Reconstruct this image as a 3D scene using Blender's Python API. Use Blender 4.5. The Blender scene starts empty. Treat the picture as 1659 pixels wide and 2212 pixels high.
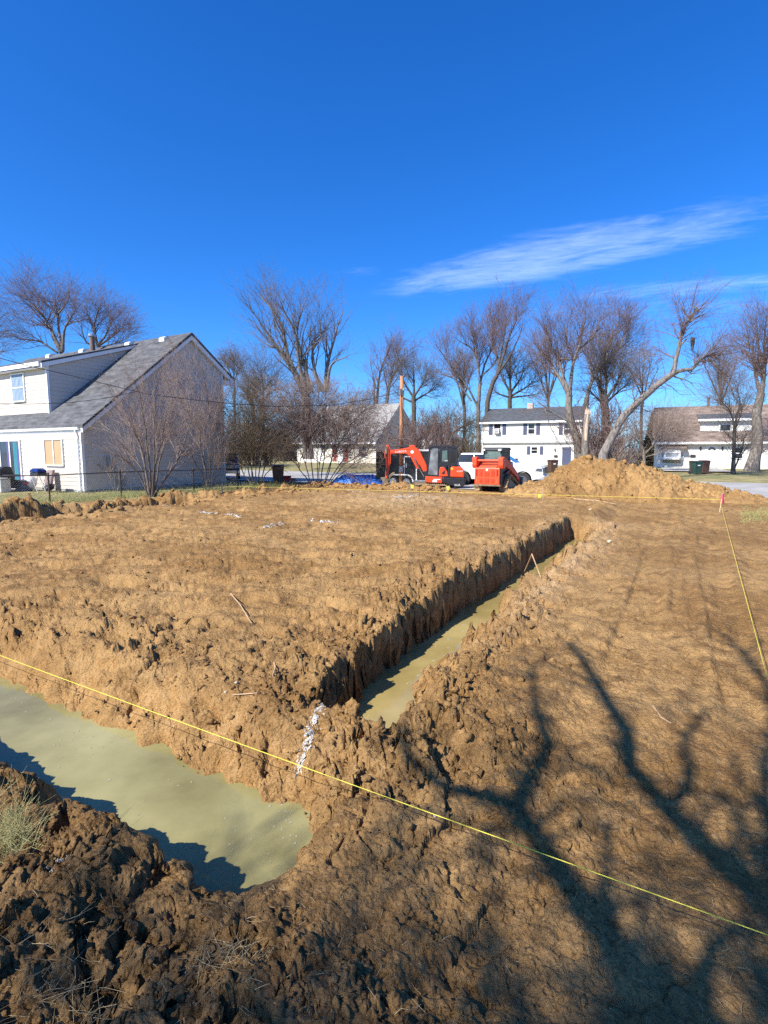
import bpy, bmesh, math, random
import numpy as np
from mathutils import Vector, Matrix

# ---------------------------------------------------------------- camera, sky, sun, exposure
SC = bpy.context.scene
CAM_H = 2.0
PITCH = math.atan(133 / 1152.0)
FPX = 1152.0
cam_d = bpy.data.cameras.new('camera')
cam = bpy.data.objects.new('camera', cam_d)
SC.collection.objects.link(cam)
cam.location = (0, 0, CAM_H)
cam.rotation_euler = (math.radians(90) - PITCH, 0, 0)
cam_d.sensor_fit = 'VERTICAL'
cam_d.sensor_height = 36
cam_d.sensor_width = 27
cam_d.lens = 36 * FPX / 2212
cam_d.clip_start = 0.05
cam_d.clip_end = 3000
SC.camera = cam
SC.render.resolution_x, SC.render.resolution_y = 768, 1024

SUN_EL, SUN_AZ = 42.0, -129.0        # azimuth clockwise from the view direction (+Y)
world = bpy.data.worlds.new('World')
SC.world = world
world.use_nodes = True
nt = world.node_tree
nt.nodes.clear()
N = nt.nodes.new
L = nt.links.new
out = N('ShaderNodeOutputWorld')
bg = N('ShaderNodeBackground')
bg.inputs['Strength'].default_value = 0.08
sky = N('ShaderNodeTexSky')
sky.sky_type = 'NISHITA'
sky.sun_disc = False
sky.sun_elevation = math.radians(SUN_EL)
sky.sun_rotation = math.radians(SUN_AZ)
sky.altitude = 300
sky.air_density = 1.0
sky.dust_density = 0.7
sky.ozone_density = 2.2
hsv = N('ShaderNodeHueSaturation')
hsv.inputs['Hue'].default_value = 0.506
hsv.inputs['Saturation'].default_value = 1.11
hsv.inputs['Value'].default_value = 1.06
tint = N('ShaderNodeMix'); tint.data_type = 'RGBA'; tint.blend_type = 'MULTIPLY'; tint.inputs[0].default_value = 1.0
tint.inputs[7].default_value = (0.58, 0.98, 1.50, 1)
L(sky.outputs[0], tint.inputs[6]); L(tint.outputs[2], hsv.inputs['Color'])
# thin cirrus: noise on the flat cloud layer above the place (direction / height)
tc = N('ShaderNodeTexCoord')
sep = N('ShaderNodeSeparateXYZ')
L(tc.outputs['Generated'], sep.inputs[0])
def mth(op, a, b=None, c=None, clamp=False):
    n = N('ShaderNodeMath'); n.operation = op; n.use_clamp = clamp
    for i, v in enumerate((a, b, c)):
        if v is None: continue
        if isinstance(v, (int, float)): n.inputs[i].default_value = v
        else: L(v, n.inputs[i])
    return n.outputs[0]
zc = mth('MAXIMUM', sep.outputs['Z'], 0.02)
cx_ = mth('DIVIDE', sep.outputs['X'], zc)
cy_ = mth('DIVIDE', sep.outputs['Y'], zc)
cmb = N('ShaderNodeCombineXYZ'); L(cx_, cmb.inputs[0]); L(cy_, cmb.inputs[1])
def rot_scale(ang, sx, sy):
    a = math.radians(ang)
    u = mth('ADD', mth('MULTIPLY', cx_, math.cos(a) * sx), mth('MULTIPLY', cy_, math.sin(a) * sx))
    w = mth('ADD', mth('MULTIPLY', cx_, -math.sin(a) * sy), mth('MULTIPLY', cy_, math.cos(a) * sy))
    c = N('ShaderNodeCombineXYZ'); L(u, c.inputs[0]); L(w, c.inputs[1]); return c.outputs[0]
def noise_w(vec, scale, det, rough, dist=0.0):
    n = N('ShaderNodeTexNoise'); n.inputs['Scale'].default_value = scale; n.inputs['Detail'].default_value = det
    n.inputs['Roughness'].default_value = rough; n.inputs['Distortion'].default_value = dist
    L(vec, n.inputs['Vector']); return n.outputs['Fac']
def ramp01(v, a, b):
    n = N('ShaderNodeMapRange'); n.interpolation_type = 'SMOOTHSTEP'; n.inputs[1].default_value = a; n.inputs[2].default_value = b
    L(v, n.inputs[0]); return n.outputs[0]
# elongated streak banks lying on the cloud layer
def bank(cx, cy, ang, la, lb, warp=0.25):
    a = math.radians(ang)
    dx = mth('SUBTRACT', cx_, cx); dy = mth('SUBTRACT', cy_, cy)
    u = mth('ADD', mth('MULTIPLY', dx, math.cos(a) / la), mth('MULTIPLY', dy, math.sin(a) / la))
    w = mth('ADD', mth('MULTIPLY', dx, -math.sin(a) / lb), mth('MULTIPLY', dy, math.cos(a) / lb))
    r = mth('ADD', mth('MULTIPLY', u, u), mth('MULTIPLY', w, w))
    return ramp01(r, 1.0, 0.0)
CLOUD_HOOK = True
wisp = noise_w(rot_scale(-32, 1.0, 2.3), 1.7, 10, 0.66, 0.8)
wisp2 = noise_w(rot_scale(-14, 1.8, 5.5), 2.6, 10, 0.68, 0.7)
wv = mth('ADD', mth('MULTIPLY', wisp, 0.62), mth('MULTIPLY', wisp2, 0.38))
b1 = bank(0.84, 2.95, -36, 1.45, 0.50)
b2 = bank(1.95, 3.42, -13, 1.25, 0.36)
b3 = bank(1.95, 3.95, -10, 1.7, 0.42)
b4 = bank(-0.16, 3.17, -25, 0.26, 0.16)
cov = mth('MAXIMUM', mth('MAXIMUM', b1, mth('MULTIPLY', b2, 0.75)), mth('MAXIMUM', mth('MULTIPLY', b3, 0.62), mth('MULTIPLY', b4, 0.5)))
ragged = ramp01(mth('ADD', wv, mth('MULTIPLY', cov, 0.34)), 0.60, 0.98)
dens = mth('MULTIPLY', mth('MULTIPLY', ragged, cov), 0.27, clamp=True)
mixc = N('ShaderNodeMix'); mixc.data_type = 'RGBA'
L(dens, mixc.inputs['Factor']); L(hsv.outputs[0], mixc.inputs[6]); mixc.inputs[7].default_value = (9.0, 10.5, 13.0, 1)
L(mixc.outputs[2], bg.inputs['Color'])
L(bg.outputs[0], out.inputs['Surface'])

sl = bpy.data.lights.new('sun', 'SUN')
sl.energy = 4.9
sl.angle = math.radians(0.53)
sl.color = (1.0, 0.95, 0.86)
sun = bpy.data.objects.new('sun', sl)
SC.collection.objects.link(sun)
_a, _e = math.radians(SUN_AZ), math.radians(SUN_EL)
TO_SUN = Vector((math.sin(_a) * math.cos(_e), math.cos(_a) * math.cos(_e), math.sin(_e)))
sun.rotation_euler = TO_SUN.to_track_quat('Z', 'Y').to_euler()
sun.location = TO_SUN * 60

vs = SC.view_settings
vs.view_transform = 'Standard'
vs.look = 'None'
vs.exposure = 0.85
vs.gamma = 1.0
vs.use_curve_mapping = False
SC.render.engine = 'CYCLES'
SC.cycles.max_bounces = 6
SC.cycles.sample_clamp_indirect = 4.0
SC.cycles.use_denoising = False

# ---------------------------------------------------------------- helpers
random.seed(11)
RNG = np.random.default_rng(5)
COL = SC.collection

def ray(x, y):
    a = 1106 - y
    return (x - 829.5, FPX * math.cos(PITCH) + a * math.sin(PITCH), -FPX * math.sin(PITCH) + a * math.cos(PITCH))

def G(x, y, z=0.0):
    r = ray(x, y); k = (z - CAM_H) / r[2]
    return r[0] * k, r[1] * k

def P(x, y, d):
    r = ray(x, y); k = d / r[1]
    return Vector((r[0] * k, d, CAM_H + r[2] * k))

class Frame:
    """horizontal frame turned clockwise by ang: t to the right, s away"""
    def __init__(self, ang):
        self.a = math.radians(ang); self.c = math.cos(self.a); self.sn = math.sin(self.a)
    def w(self, t, s):
        return t * self.c + s * self.sn, s * self.c - t * self.sn
    def ts(self, X, Y):
        return X * self.c - Y * self.sn, X * self.sn + Y * self.c
    def rr(self, x, y):
        r = ray(x, y); t, s = self.ts(r[0], r[1]); return t, s, r[2]
    def on_s(self, x, y, s0):
        t, s, z = self.rr(x, y); k = s0 / s; return t * k, CAM_H + z * k
    def on_t(self, x, y, t0):
        t, s, z = self.rr(x, y); k = t0 / t; return s * k, CAM_H + z * k
    def gr(self, x, y, z=0.0):
        return self.ts(*G(x, y, z))

LOT = Frame(30.5)
FAR = Frame(26.0)

def mat(name, col, rough=0.75, var=0.12, scale=6.0, bump=0.0, bscale=40.0, metal=0.0, spec=None, col2=None, trans=0.0, stretch=None):
    m = bpy.data.materials.new(name); m.use_nodes = True
    t = m.node_tree; b = t.nodes['Principled BSDF']
    b.inputs['Roughness'].default_value = rough
    b.inputs['Metallic'].default_value = metal
    if spec is not None: b.inputs['Specular IOR Level'].default_value = spec
    if trans: b.inputs['Transmission Weight'].default_value = trans
    tcn = t.nodes.new('ShaderNodeTexCoord')
    vec = tcn.outputs['Object']
    if stretch:
        mp = t.nodes.new('ShaderNodeMapping'); mp.inputs['Scale'].default_value = stretch
        t.links.new(vec, mp.inputs['Vector']); vec = mp.outputs[0]
    n = t.nodes.new('ShaderNodeTexNoise'); n.inputs['Scale'].default_value = scale; n.inputs['Detail'].default_value = 6
    n.inputs['Roughness'].default_value = 0.62
    t.links.new(vec, n.inputs['Vector'])
    r = t.nodes.new('ShaderNodeValToRGB')
    r.color_ramp.elements[0].position = 0.32; r.color_ramp.elements[1].position = 0.68
    c1 = [max(0, c * (1 - var)) for c in col]; c2 = [min(1, c * (1 + var)) for c in (col2 or col)]
    r.color_ramp.elements[0].color = (*c1, 1); r.color_ramp.elements[1].color = (*c2, 1)
    t.links.new(n.outputs['Fac'], r.inputs[0]); t.links.new(r.outputs[0], b.inputs['Base Color'])
    if bump:
        n2 = t.nodes.new('ShaderNodeTexNoise'); n2.inputs['Scale'].default_value = bscale; n2.inputs['Detail'].default_value = 5
        t.links.new(vec, n2.inputs['Vector'])
        bp = t.nodes.new('ShaderNodeBump'); bp.inputs['Strength'].default_value = 1.0; bp.inputs['Distance'].default_value = bump
        t.links.new(n2.outputs['Fac'], bp.inputs['Height']); t.links.new(bp.outputs[0], b.inputs['Normal'])
    return m

def link_mesh(name, me, m, parent=None, smooth=False):
    o = bpy.data.objects.new(name, me); COL.objects.link(o)
    if m: me.materials.append(m)
    if parent: o.parent = parent
    if smooth: me.polygons.foreach_set('use_smooth', np.ones(len(me.polygons), dtype=bool))
    return o

def np_mesh(name, V, F):
    """V (n,3), F (m,k) fast mesh"""
    me = bpy.data.meshes.new(name)
    V = np.asarray(V, dtype=np.float32); F = np.asarray(F, dtype=np.int32)
    me.vertices.add(len(V)); me.vertices.foreach_set('co', V.ravel())
    k = F.shape[1]
    me.loops.add(F.size); me.loops.foreach_set('vertex_index', F.ravel())
    me.polygons.add(len(F)); me.polygons.foreach_set('loop_start', np.arange(0, F.size, k, dtype=np.int32))
    me.polygons.foreach_set('loop_total', np.full(len(F), k, dtype=np.int32))
    me.update(calc_edges=True)
    return me

class MB:
    def __init__(self): self.v = []; self.f = []
    def add(self, vs_, fs_):
        o = len(self.v); self.v += [tuple(p) for p in vs_]; self.f += [tuple(i + o for i in q) for q in fs_]; return self
    def box(self, x0, x1, y0, y1, z0, z1):
        return self.add([(x0, y0, z0), (x1, y0, z0), (x1, y1, z0), (x0, y1, z0), (x0, y0, z1), (x1, y0, z1), (x1, y1, z1), (x0, y1, z1)],
                        [(0, 3, 2, 1), (4, 5, 6, 7), (0, 1, 5, 4), (1, 2, 6, 5), (2, 3, 7, 6), (3, 0, 4, 7)])
    def prism(self, poly, axis, c0, c1):
        """poly: 2-D outline; axis 'y': (x,z) extruded in y; 'x': (y,z) extruded in x; 'z': (x,y)"""
        n = len(poly)
        def mk(p, c):
            return {'y': (p[0], c, p[1]), 'x': (c, p[0], p[1]), 'z': (p[0], p[1], c)}[axis]
        vs_ = [mk(p, c0) for p in poly] + [mk(p, c1) for p in poly]
        ar = sum(poly[i][0] * poly[(i + 1) % n][1] - poly[(i + 1) % n][0] * poly[i][1] for i in range(n))
        flip = (ar > 0) != (axis == 'y')
        lo = tuple(range(n)); hi = tuple(range(n, 2 * n))
        fs_ = []
        if flip: fs_ += [lo[::-1], hi]
        else: fs_ += [lo, hi[::-1]]
        for i in range(n):
            j = (i + 1) % n
            fs_.append((i, j, n + j, n + i) if flip else (i, n + i, n + j, j))
        return self.add(vs_, fs_)
    def tube(self, pts, r, n=6, caps=True):
        pts = [Vector(p) for p in pts]
        rs = r if isinstance(r, (list, tuple)) else [r] * len(pts)
        base = len(self.v); prev = None
        for i, p in enumerate(pts):
            tg = (pts[min(i + 1, len(pts) - 1)] - pts[max(i - 1, 0)]).normalized()
            if prev is None:
                u = tg.cross(Vector((0, 0, 1)) if abs(tg.z) < 0.9 else Vector((1, 0, 0))).normalized()
            else:
                u = (prev - tg * prev.dot(tg)).normalized()
            prev = u; w = tg.cross(u)
            for k in range(n):
                a = 2 * math.pi * k / n
                self.v.append(tuple(p + (u * math.cos(a) + w * math.sin(a)) * rs[i]))
        for i in range(len(pts) - 1):
            for k in range(n):
                a, b = base + i * n + k, base + i * n + (k + 1) % n
                self.f.append((a, b, b + n, a + n))
        if caps:
            self.f.append(tuple(base + k for k in range(n))[::-1])
            e = base + (len(pts) - 1) * n
            self.f.append(tuple(e + k for k in range(n)))
        return self
    def lathe(self, prof, cx=0, cy=0, n=14, axis='z', c=0):
        """prof [(r, h)]; axis z about (cx,cy); axis 'y': circles in xz about (cx,cy as z), h along y + c"""
        base = len(self.v)
        for r, h in prof:
            for k in range(n):
                a = 2 * math.pi * k / n
                if axis == 'z': self.v.append((cx + r * math.cos(a), cy + r * math.sin(a), h))
                elif axis == 'y': self.v.append((cx + r * math.cos(a), c + h, cy + r * math.sin(a)))
                else: self.v.append((c + h, cx + r * math.cos(a), cy + r * math.sin(a)))
        for i in range(len(prof) - 1):
            for k in range(n):
                a, b = base + i * n + k, base + i * n + (k + 1) % n
                q = (a, b, b + n, a + n)
                self.f.append(q if axis != 'y' else q[::-1])
        self.f.append(tuple(base + k for k in range(n))[::-1]); e = base + (len(prof) - 1) * n
        self.f.append(tuple(e + k for k in range(n)))
        return self
    def build(self, name, m, parent=None, smooth=False, bevel=0.0):
        me = bpy.data.meshes.new(name); me.from_pydata(self.v, [], self.f); me.update()
        o = link_mesh(name, me, m, parent, smooth)
        if bevel:
            b = o.modifiers.new('bevel', 'BEVEL'); b.width = bevel; b.segments = 2; b.limit_method = 'ANGLE'; b.angle_limit = math.radians(35)
        return o

def tag(o, label=None, cat=None, group=None, kind=None):
    if label: o['label'] = label
    if cat: o['category'] = cat
    if group: o['group'] = group
    if kind: o['kind'] = kind
    return o

def thing(name, label, cat, loc=(0, 0, 0), rz=0.0, group=None):
    o = bpy.data.objects.new(name, None); COL.objects.link(o); o.empty_display_size = 0.2
    o.location = loc; o.rotation_euler = (0, 0, rz)
    return tag(o, label, cat, group)

def lettering(text, size, m, parent, loc, rot, name='lettering', thick=0.004):
    cu = bpy.data.curves.new(name, 'FONT'); cu.body = text; cu.size = size; cu.extrude = thick
    cu.align_x = 'CENTER'; cu.align_y = 'CENTER'
    tmp = bpy.data.objects.new('tmp_text', cu); COL.objects.link(tmp)
    dg = bpy.context.evaluated_depsgraph_get()
    me = bpy.data.meshes.new_from_object(tmp.evaluated_get(dg))
    bpy.data.objects.remove(tmp); bpy.data.curves.remove(cu)
    me.materials.clear(); me.name = name
    o = link_mesh(name, me, m, parent); o.location = loc; o.rotation_euler = rot
    return o

# ---- numpy noise
def _h(ix, iy, seed):
    x = (ix.astype(np.int64) * 374761393 + iy.astype(np.int64) * 668265263 + seed * 1274126177) & 0xFFFFFFFF
    x = ((x ^ (x >> 13)) * 1274126177) & 0xFFFFFFFF
    x = ((x ^ (x >> 16)) * 2246822519) & 0xFFFFFFFF
    x = x ^ (x >> 15)
    return (x & 0xFFFFFF).astype(np.float64) / 0xFFFFFF
def vn(x, y, seed=0):
    ix, iy = np.floor(x), np.floor(y); fx, fy = x - ix, y - iy
    fx = fx * fx * fx * (fx * (fx * 6 - 15) + 10); fy = fy * fy * fy * (fy * (fy * 6 - 15) + 10)
    a, b, c, d = _h(ix, iy, seed), _h(ix + 1, iy, seed), _h(ix, iy + 1, seed), _h(ix + 1, iy + 1, seed)
    return (a + (b - a) * fx) * (1 - fy) + (c + (d - c) * fx) * fy
def fbm(x, y, seed=0, oct_=4, gain=0.5):
    s, a, n = 0, 1.0, 0
    for i in range(oct_):
        c, sn = math.cos(0.6 * i + 0.3), math.sin(0.6 * i + 0.3)
        s = s + a * (vn((x * c - y * sn) * 2 ** i, (x * sn + y * c) * 2 ** i, seed + i * 17) - 0.5); n += a; a *= gain
    return s * 2 / n
def worley(x, y, seed=0):
    ix, iy = np.floor(x), np.floor(y); f1 = np.full(x.shape, 9.0); f2 = np.full(x.shape, 9.0); idv = np.zeros(x.shape)
    for dx in (-1, 0, 1):
        for dy in (-1, 0, 1):
            cx, cy = ix + dx, iy + dy
            d = np.hypot(cx + _h(cx, cy, seed) - x, cy + _h(cx, cy, seed + 7) - y)
            nearer = d < f1
            f2 = np.where(nearer, f1, np.minimum(f2, d)); idv = np.where(nearer, _h(cx, cy, seed + 3), idv); f1 = np.where(nearer, d, f1)
    return f1, f2, idv
def sm(a, b, x):
    t = np.clip((x - a) / (b - a), 0, 1); return t * t * (3 - 2 * t)
def lump(x, y, scale, seed, dens=0.6):
    """separate clods: domes of different size, only in part of the cells"""
    wx = x + 0.22 * scale * fbm(x / scale * 2.3, y / scale * 2.3, seed + 50, 2); wy = y + 0.22 * scale * fbm(x / scale * 2.3 + 9, y / scale * 2.3, seed + 51, 2)
    f1, f2, idv = worley(wx / scale, wy / scale, seed)
    r = 0.28 + 0.42 * ((idv * 7.31) % 1.0)
    return np.where(idv < dens, np.sqrt(np.clip(1 - (f1 / r) ** 2, 0, 1)) * r, 0) * scale

def facet(x, y, scale, seed, tilt=0.9):
    """broken-clay relief: every cell a tilted plate at its own height, sharp steps between them; about -1..1"""
    x = x / scale; y = y / scale
    wx = x + 0.30 * fbm(x * 1.9, y * 1.9, seed + 50, 3); wy = y + 0.30 * fbm(x * 1.9 + 9, y * 1.9, seed + 51, 3)
    ix, iy = np.floor(wx), np.floor(wy); f1 = np.full(x.shape, 9.0); hh = np.zeros(x.shape)
    for dx in (-1, 0, 1):
        for dy in (-1, 0, 1):
            cx, cy = ix + dx, iy + dy
            ox = cx + _h(cx, cy, seed) - wx; oy = cy + _h(cx, cy, seed + 7) - wy
            d = np.hypot(ox, oy)
            h0 = _h(cx, cy, seed + 3) * 2 - 1; tx = _h(cx, cy, seed + 11) - .5; ty = _h(cx, cy, seed + 13) - .5
            near = d < f1
            hh = np.where(near, h0 * 0.6 - 2 * tilt * (tx * ox + ty * oy) - 0.5 * d * d, hh); f1 = np.where(near, d, f1)
    return hh

# ---------------------------------------------------------------- ground
T_L = lambda s: np.interp(s, [3.0, 3.6, 4.5, 6.5, 15.0], [-2.50, -2.62, -2.76, -2.88, -2.92])
WATER_Z = -0.35

def field(X, Y, fine=True):
    """height of the ground and the soil masks"""
    X = np.asarray(X, float); Y = np.asarray(Y, float)
    t, s = LOT.ts(X, Y)
    n1 = fbm(s * 1.3, t * 1.3, 1, 3); n2 = fbm(s * 4.5, t * 4.5, 2, 3); n3 = fbm(s * 0.35, t * 0.35, 3, 3)
    n4 = fbm(s * 11, t * 11, 4, 3)
    base = 0.25 * sm(27, 48, s)
    dirt = sm(-20.6, -19.9, t + 0.5 * n1) * sm(25.6, 24.9, s + 0.5 * n1 + 0.02 * t) * sm(6.6, 5.6, t + 0.35 * n1 + 0.0 * s)
    dirt = np.where(s < 12, sm(-20.6, -19.9, t + 0.5 * n1) * sm(14, 12, t), dirt)
    z = base + 0.05 * n3
    # pad left of the long trench
    tl = T_L(s) + 0.05 * n2 + 0.08 * n1 + 0.035 * facet(s, t * .15, .42, 72) + .02 * facet(s, t * .15, .17, 73)
    pad = sm(-2.0, -2.7, t) * sm(2.6, 4.2, s) * sm(-17.5, -15.5, t) * sm(24, 19, s)
    z = z + pad * (0.12 + 0.09 * sm(4, 7, s))
    # general roughness
    rgh = dirt * (0.60 + 0.40 * sm(-1.2, -2.8, t))
    edgeL = np.exp(-((t - tl + 0.30) / 0.42) ** 2) * sm(3.0, 3.3, s) * sm(15.6, 14.8, s)
    edgeR = np.exp(-((t - tl - 0.98) / 0.42) ** 2) * sm(2.6, 3.4, s) * sm(16.2, 15.0, s)
    corner = np.exp(-(((s - 3.1) / 0.55) ** 2 + 0 * t)) * sm(-0.9, -1.8, t)
    fg = sm(1.75, 1.35, s + 0.1 * n1) * sm(0.2, -0.9, t + 0.4 * n1)
    z = z + rgh * (0.035 * n1 + 0.022 * n2 + 0.012 * n4)
    # ridges pressed by the tracks: along the lot right of the trench, across it on the pad
    a = math.radians(52); q = -t * math.sin(a) * -1 + s * math.cos(a); al = t * math.cos(a) - s * math.sin(a)
    q = t * math.sin(math.radians(25)) - s * math.cos(math.radians(25)) + 0.5 * n3
    al = t * math.cos(math.radians(25)) + s * math.sin(math.radians(25))
    z = z + pad * dirt * 0.11 * np.abs(fbm(q * 2.6, al * 0.28, 21, 3))
    z = z + pad * dirt * 0.085 * np.clip(fbm(q * 5.5, al * .6, 22, 3), 0, 1)
    z = z - pad * dirt * 0.06 * sm(.25, .5, fbm(q * 2.2, al * 1.1, 26, 4))
    right = sm(-1.5, -0.9, t) * dirt
    z = z + right * (0.05 * fbm(t * 2.8, s * 0.22, 23, 3) + 0.022 * fbm(t * 9, s * 1.1, 24, 3) + .02 * fbm(t * 5, s * 5, 25, 3))
    for tc_, w_ in ((-0.62, 0.2), (0.38, 0.2), (1.9, 0.22), (3.2, 0.22)):
        tt = t - tc_ - 0.12 * np.sin(s * 0.35 + tc_)
        band = sm(w_ + 0.04, w_ - 0.02, np.abs(tt)) * sm(3.6, 5.5, s) * sm(21, 18, s) * dirt * sm(-0.15, 0.25, fbm(s * 0.7, t * 0.7, 31, 2) + 0.2)
        z = z - band * 0.030 + band * 0.010 * np.sin(s * 2 * math.pi / 0.115 + 4 * n2)
        z = z + dirt * 0.03 * np.exp(-((np.abs(tt) - w_ - 0.06) / 0.06) ** 2) * sm(3.6, 5.5, s) * sm(21, 18, s) * sm(-.1, .4, n1)
    # spoil along the banks and in the foreground
    heap = np.clip(edgeR * 1.0 + fg * 0.8 + edgeL * 0.75 + corner * 0.75, 0, 1.2)
    z = z + edgeR * (0.10 + 0.12 * n1 + .05 * n2) + fg * (0.05 + 0.06 * n1) + corner * 0.03
    z = z + 0.10 * np.exp(-((s - 1.36 - 0.1 * n1) / 0.22) ** 2) * sm(-1.5, -1.9, t) * (0.8 + 0.5 * n1)
    z = z + 0.38 * np.exp(-((t + 17.15 - 0.3 * n1) / 0.60) ** 2) * sm(4, 6, s) * sm(22, 19, s) * (0.7 + 1.1 * n1 + .5 * n2)
    rear = np.exp(-((s - 23.9 - 0.5 * n1) / 0.75) ** 2) * sm(-19.6, -18.4, t) * sm(-9.6, -11.2, t)
    z = z + rear * (0.18 + 0.22 * n1 + 0.1 * n2)
    mid = np.exp(-(((t + 8.6) / 3.2) ** 2 + ((s - 16.8) / 1.9) ** 2)); z = z + 0.10 * mid
    berm = np.exp(-((t + 17.0 - 0.3 * n1) / 0.9) ** 2) * sm(4, 6, s) * sm(22, 19, s)
    heap = heap + rear * 0.9 + 0.5 * mid + .8 * berm
    heap = heap + 0.55 * np.exp(-((s - 2.5) / 1.2) ** 2) * sm(.7, -.9, t + .6 * n1) * sm(-3, -2, t) 
    soft = sm(0.5, -0.4, n3 + n1 * 0.6)
    dome = rgh * (0.10 + 0.48 * soft) + heap
    dome = np.where(s < 24, dome, dome * 0.4) * dirt
    if fine:
        rg1 = sm(-.35, .5, fbm(t * .9 + 7, s * .9, 48, 3)); rg2 = sm(-.3, .45, fbm(t * 2.3 + 3, s * 2.3, 49, 3))
        z = z + dome * (0.060 * rg1 * facet(t, s, 0.36, 61) + 0.052 * rg2 * facet(t, s, 0.17, 62) + 0.028 * (.3 + .7 * rg2) * facet(t, s, 0.085, 63) + 0.014 * (.4 + .6 * rg1) * facet(t, s, 0.042, 64) + .006 * facet(t, s, .022, 71))
        z = z + heap * dirt * (0.055 * facet(t + 3, s, 0.50, 65) + 0.10 * rg1 * lump(t + 1, s, 0.30, 68, .4))
        z = z + dirt * .010 * fbm(t * 14, s * 14, 69, 3)
        cr = 1 - np.abs(fbm(t * 3.1 + 0.5 * n2, s * 3.1, 41, 3)) * 5
        z = z - dirt * (0.3 + heap) * 0.035 * np.clip(cr, 0, 1) ** 2 * sm(-0.1, 0.3, fbm(t * 0.9, s * 0.9, 42, 2))
        f1, f2, _ = worley(t * 4.2 + 0.6 * n2, s * 4.2 + 0.6 * n1, 44)
        z = z - dirt * 0.030 * sm(0.10, 0.0, f2 - f1) * sm(0.0, 0.35, fbm(t * 0.8 + 5, s * 0.8, 45, 2))
        # shovel-sized scrapes and pits
        pit = sm(0.30, 0.55, fbm(t * 1.25, s * 1.9, 47, 3)); z = z - dirt * (0.25 + 0.7 * heap) * 0.075 * pit
        z = z + dirt * 0.006 * fbm(t * 38, s * 38, 46, 2)
    # long trench
    tr = tl + 0.47 + 0.12 * n1 + 0.08 * n2
    s0, s1 = 3.12 + 0.06 * n2, 14.75 + 0.1 * n2
    wl = sm(tl - 0.05, tl + 0.09, t)
    wr = sm(tr + 0.46 + 0.20 * n2, tr - 0.02, t)
    we = sm(s0, s0 + 0.14, s) * sm(s1, s1 - 0.14, s)
    long_ = wl * wr * we
    floor = -0.72 + 0.05 * n1
    z = z + (floor - z) * long_
    # cross trench in the foreground, right end just before the camera
    wf = sm(3.05 + 0.16 * n2 + 0.12 * n1, 1.98 + 0.06 * n4 + .06 * n2, s)
    wn = sm(1.52 + 0.08 * n1 + 0.05 * n2, 1.86 + 0.05 * n4, s)
    wt = sm(-1.55 + 0.12 * n1, -2.15 + 0.1 * n2, t)
    cross = wf * wn * wt
    z = z + (floor - z) * cross
    # left trench, broken by a saddle
    wl2 = sm(-16.75 + 0.15 * n1, -16.45 + 0.15 * n1 + 0.05 * n2, t) * sm(-15.1, -15.6, t + 0.2 * n1)
    sad = 1 - 0.85 * np.exp(-((s - 8.9) / 1.0) ** 2)
    we2 = sm(4.0, 4.5, s) * sm(13.9, 13.2, s + 0.4 * n1)
    left_ = wl2 * we2 * sad
    z = z + (-0.62 - z) * left_
    bank = np.maximum(long_, np.maximum(cross, left_)); bank = 4 * bank * (1 - bank)
    wallL = np.clip(4 * wl * (1 - wl) * we * 2, 0, 1); rest = np.clip(bank - wallL, 0, 1)
    if fine:
        z = z + rest * (0.04 * n4 + .05 * facet(t, s, .30, 66) + .03 * facet(t, s, 0.13, 67) + .012 * facet(t, s, .05, 70))
    z = np.where((s > 25.8) & (s < 38.1), base - 0.12, z)
    clay = np.clip(bank * 0.35 * (1 + n2) + np.exp(-((s - 2.7) / 0.35) ** 2) * sm(-1.6, -2.3, t) * 0.35 * (1 + 2 * n2) + .5 * rear + 0.30 * edgeR, 0, 1)
    dark = np.clip(fg * 0.9 + 0.35 * sm(0.0, .5, n3) + 0.35 * sm(3.4, 1.4, s) * sm(-2.5, -1.0, t), 0, 1)
    field.bank = np.clip(bank, 0, 1); field.heap = np.clip(dome, 0, 1.3); field.pale = np.clip(mid * 1.1 * (.7 + n2) + .75 * edgeR * sm(4.5, 7, s) * (.7 + n2) + .5 * edgeL * sm(6, 9, s) * (.5 + n2), 0, 1)
    return z, dirt, clay, dark

def hz(X, Y):
    return float(field(np.array([X]), np.array([Y]))[0][0])
def hz_lot(t, s):
    return hz(*LOT.w(t, s))

# rings round the camera, spaced like the picture sees them
th = np.concatenate([np.radians(np.linspace(-180, -48, 50, endpoint=False)), np.radians(np.linspace(-48, 48, 640, endpoint=False)), np.radians(np.linspace(48, 180, 50))])
rr = [0.02, 0.3, 0.6, 0.9, 1.1]
r_ = 1.2
while r_ < 700:
    rr.append(r_)
    r_ += min(max(0.0065, 0.00135 * r_ * r_), 0.0105 * r_ if r_ < 30 else 0.05 * r_)
rr = np.array(rr)
RR, TT = np.meshgrid(rr, th, indexing='ij')
GX, GY = RR * np.sin(TT), RR * np.cos(TT)
Z, DIRT, CLAY, DARK = field(GX.ravel(), GY.ravel())
_t, _s = LOT.ts(GX.ravel(), GY.ravel()); _b = field.bank
_hp = field.heap; PALE = field.pale
_q = _b * (0.11 * fbm(_s * 3.0, Z * 5.5, 91, 3) + 0.05 * fbm(_s * 8, Z * 13.0, 92, 3)) + _hp * 0.035 * fbm(_s * 9 + 4 * _t, Z * 16 + 3 * _t, 94, 3)
_wx, _wy = LOT.w(_t + _q, _s + 0.05 * _b * fbm(_t * 6, Z * 7, 93, 3) + _hp * 0.035 * fbm(_t * 9 - 4 * _s, Z * 16 - 3 * _s, 95, 3))
V = np.stack([_wx, _wy, Z], 1)
nr, ntn = RR.shape
idx = np.arange(nr * ntn).reshape(nr, ntn)
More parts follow.
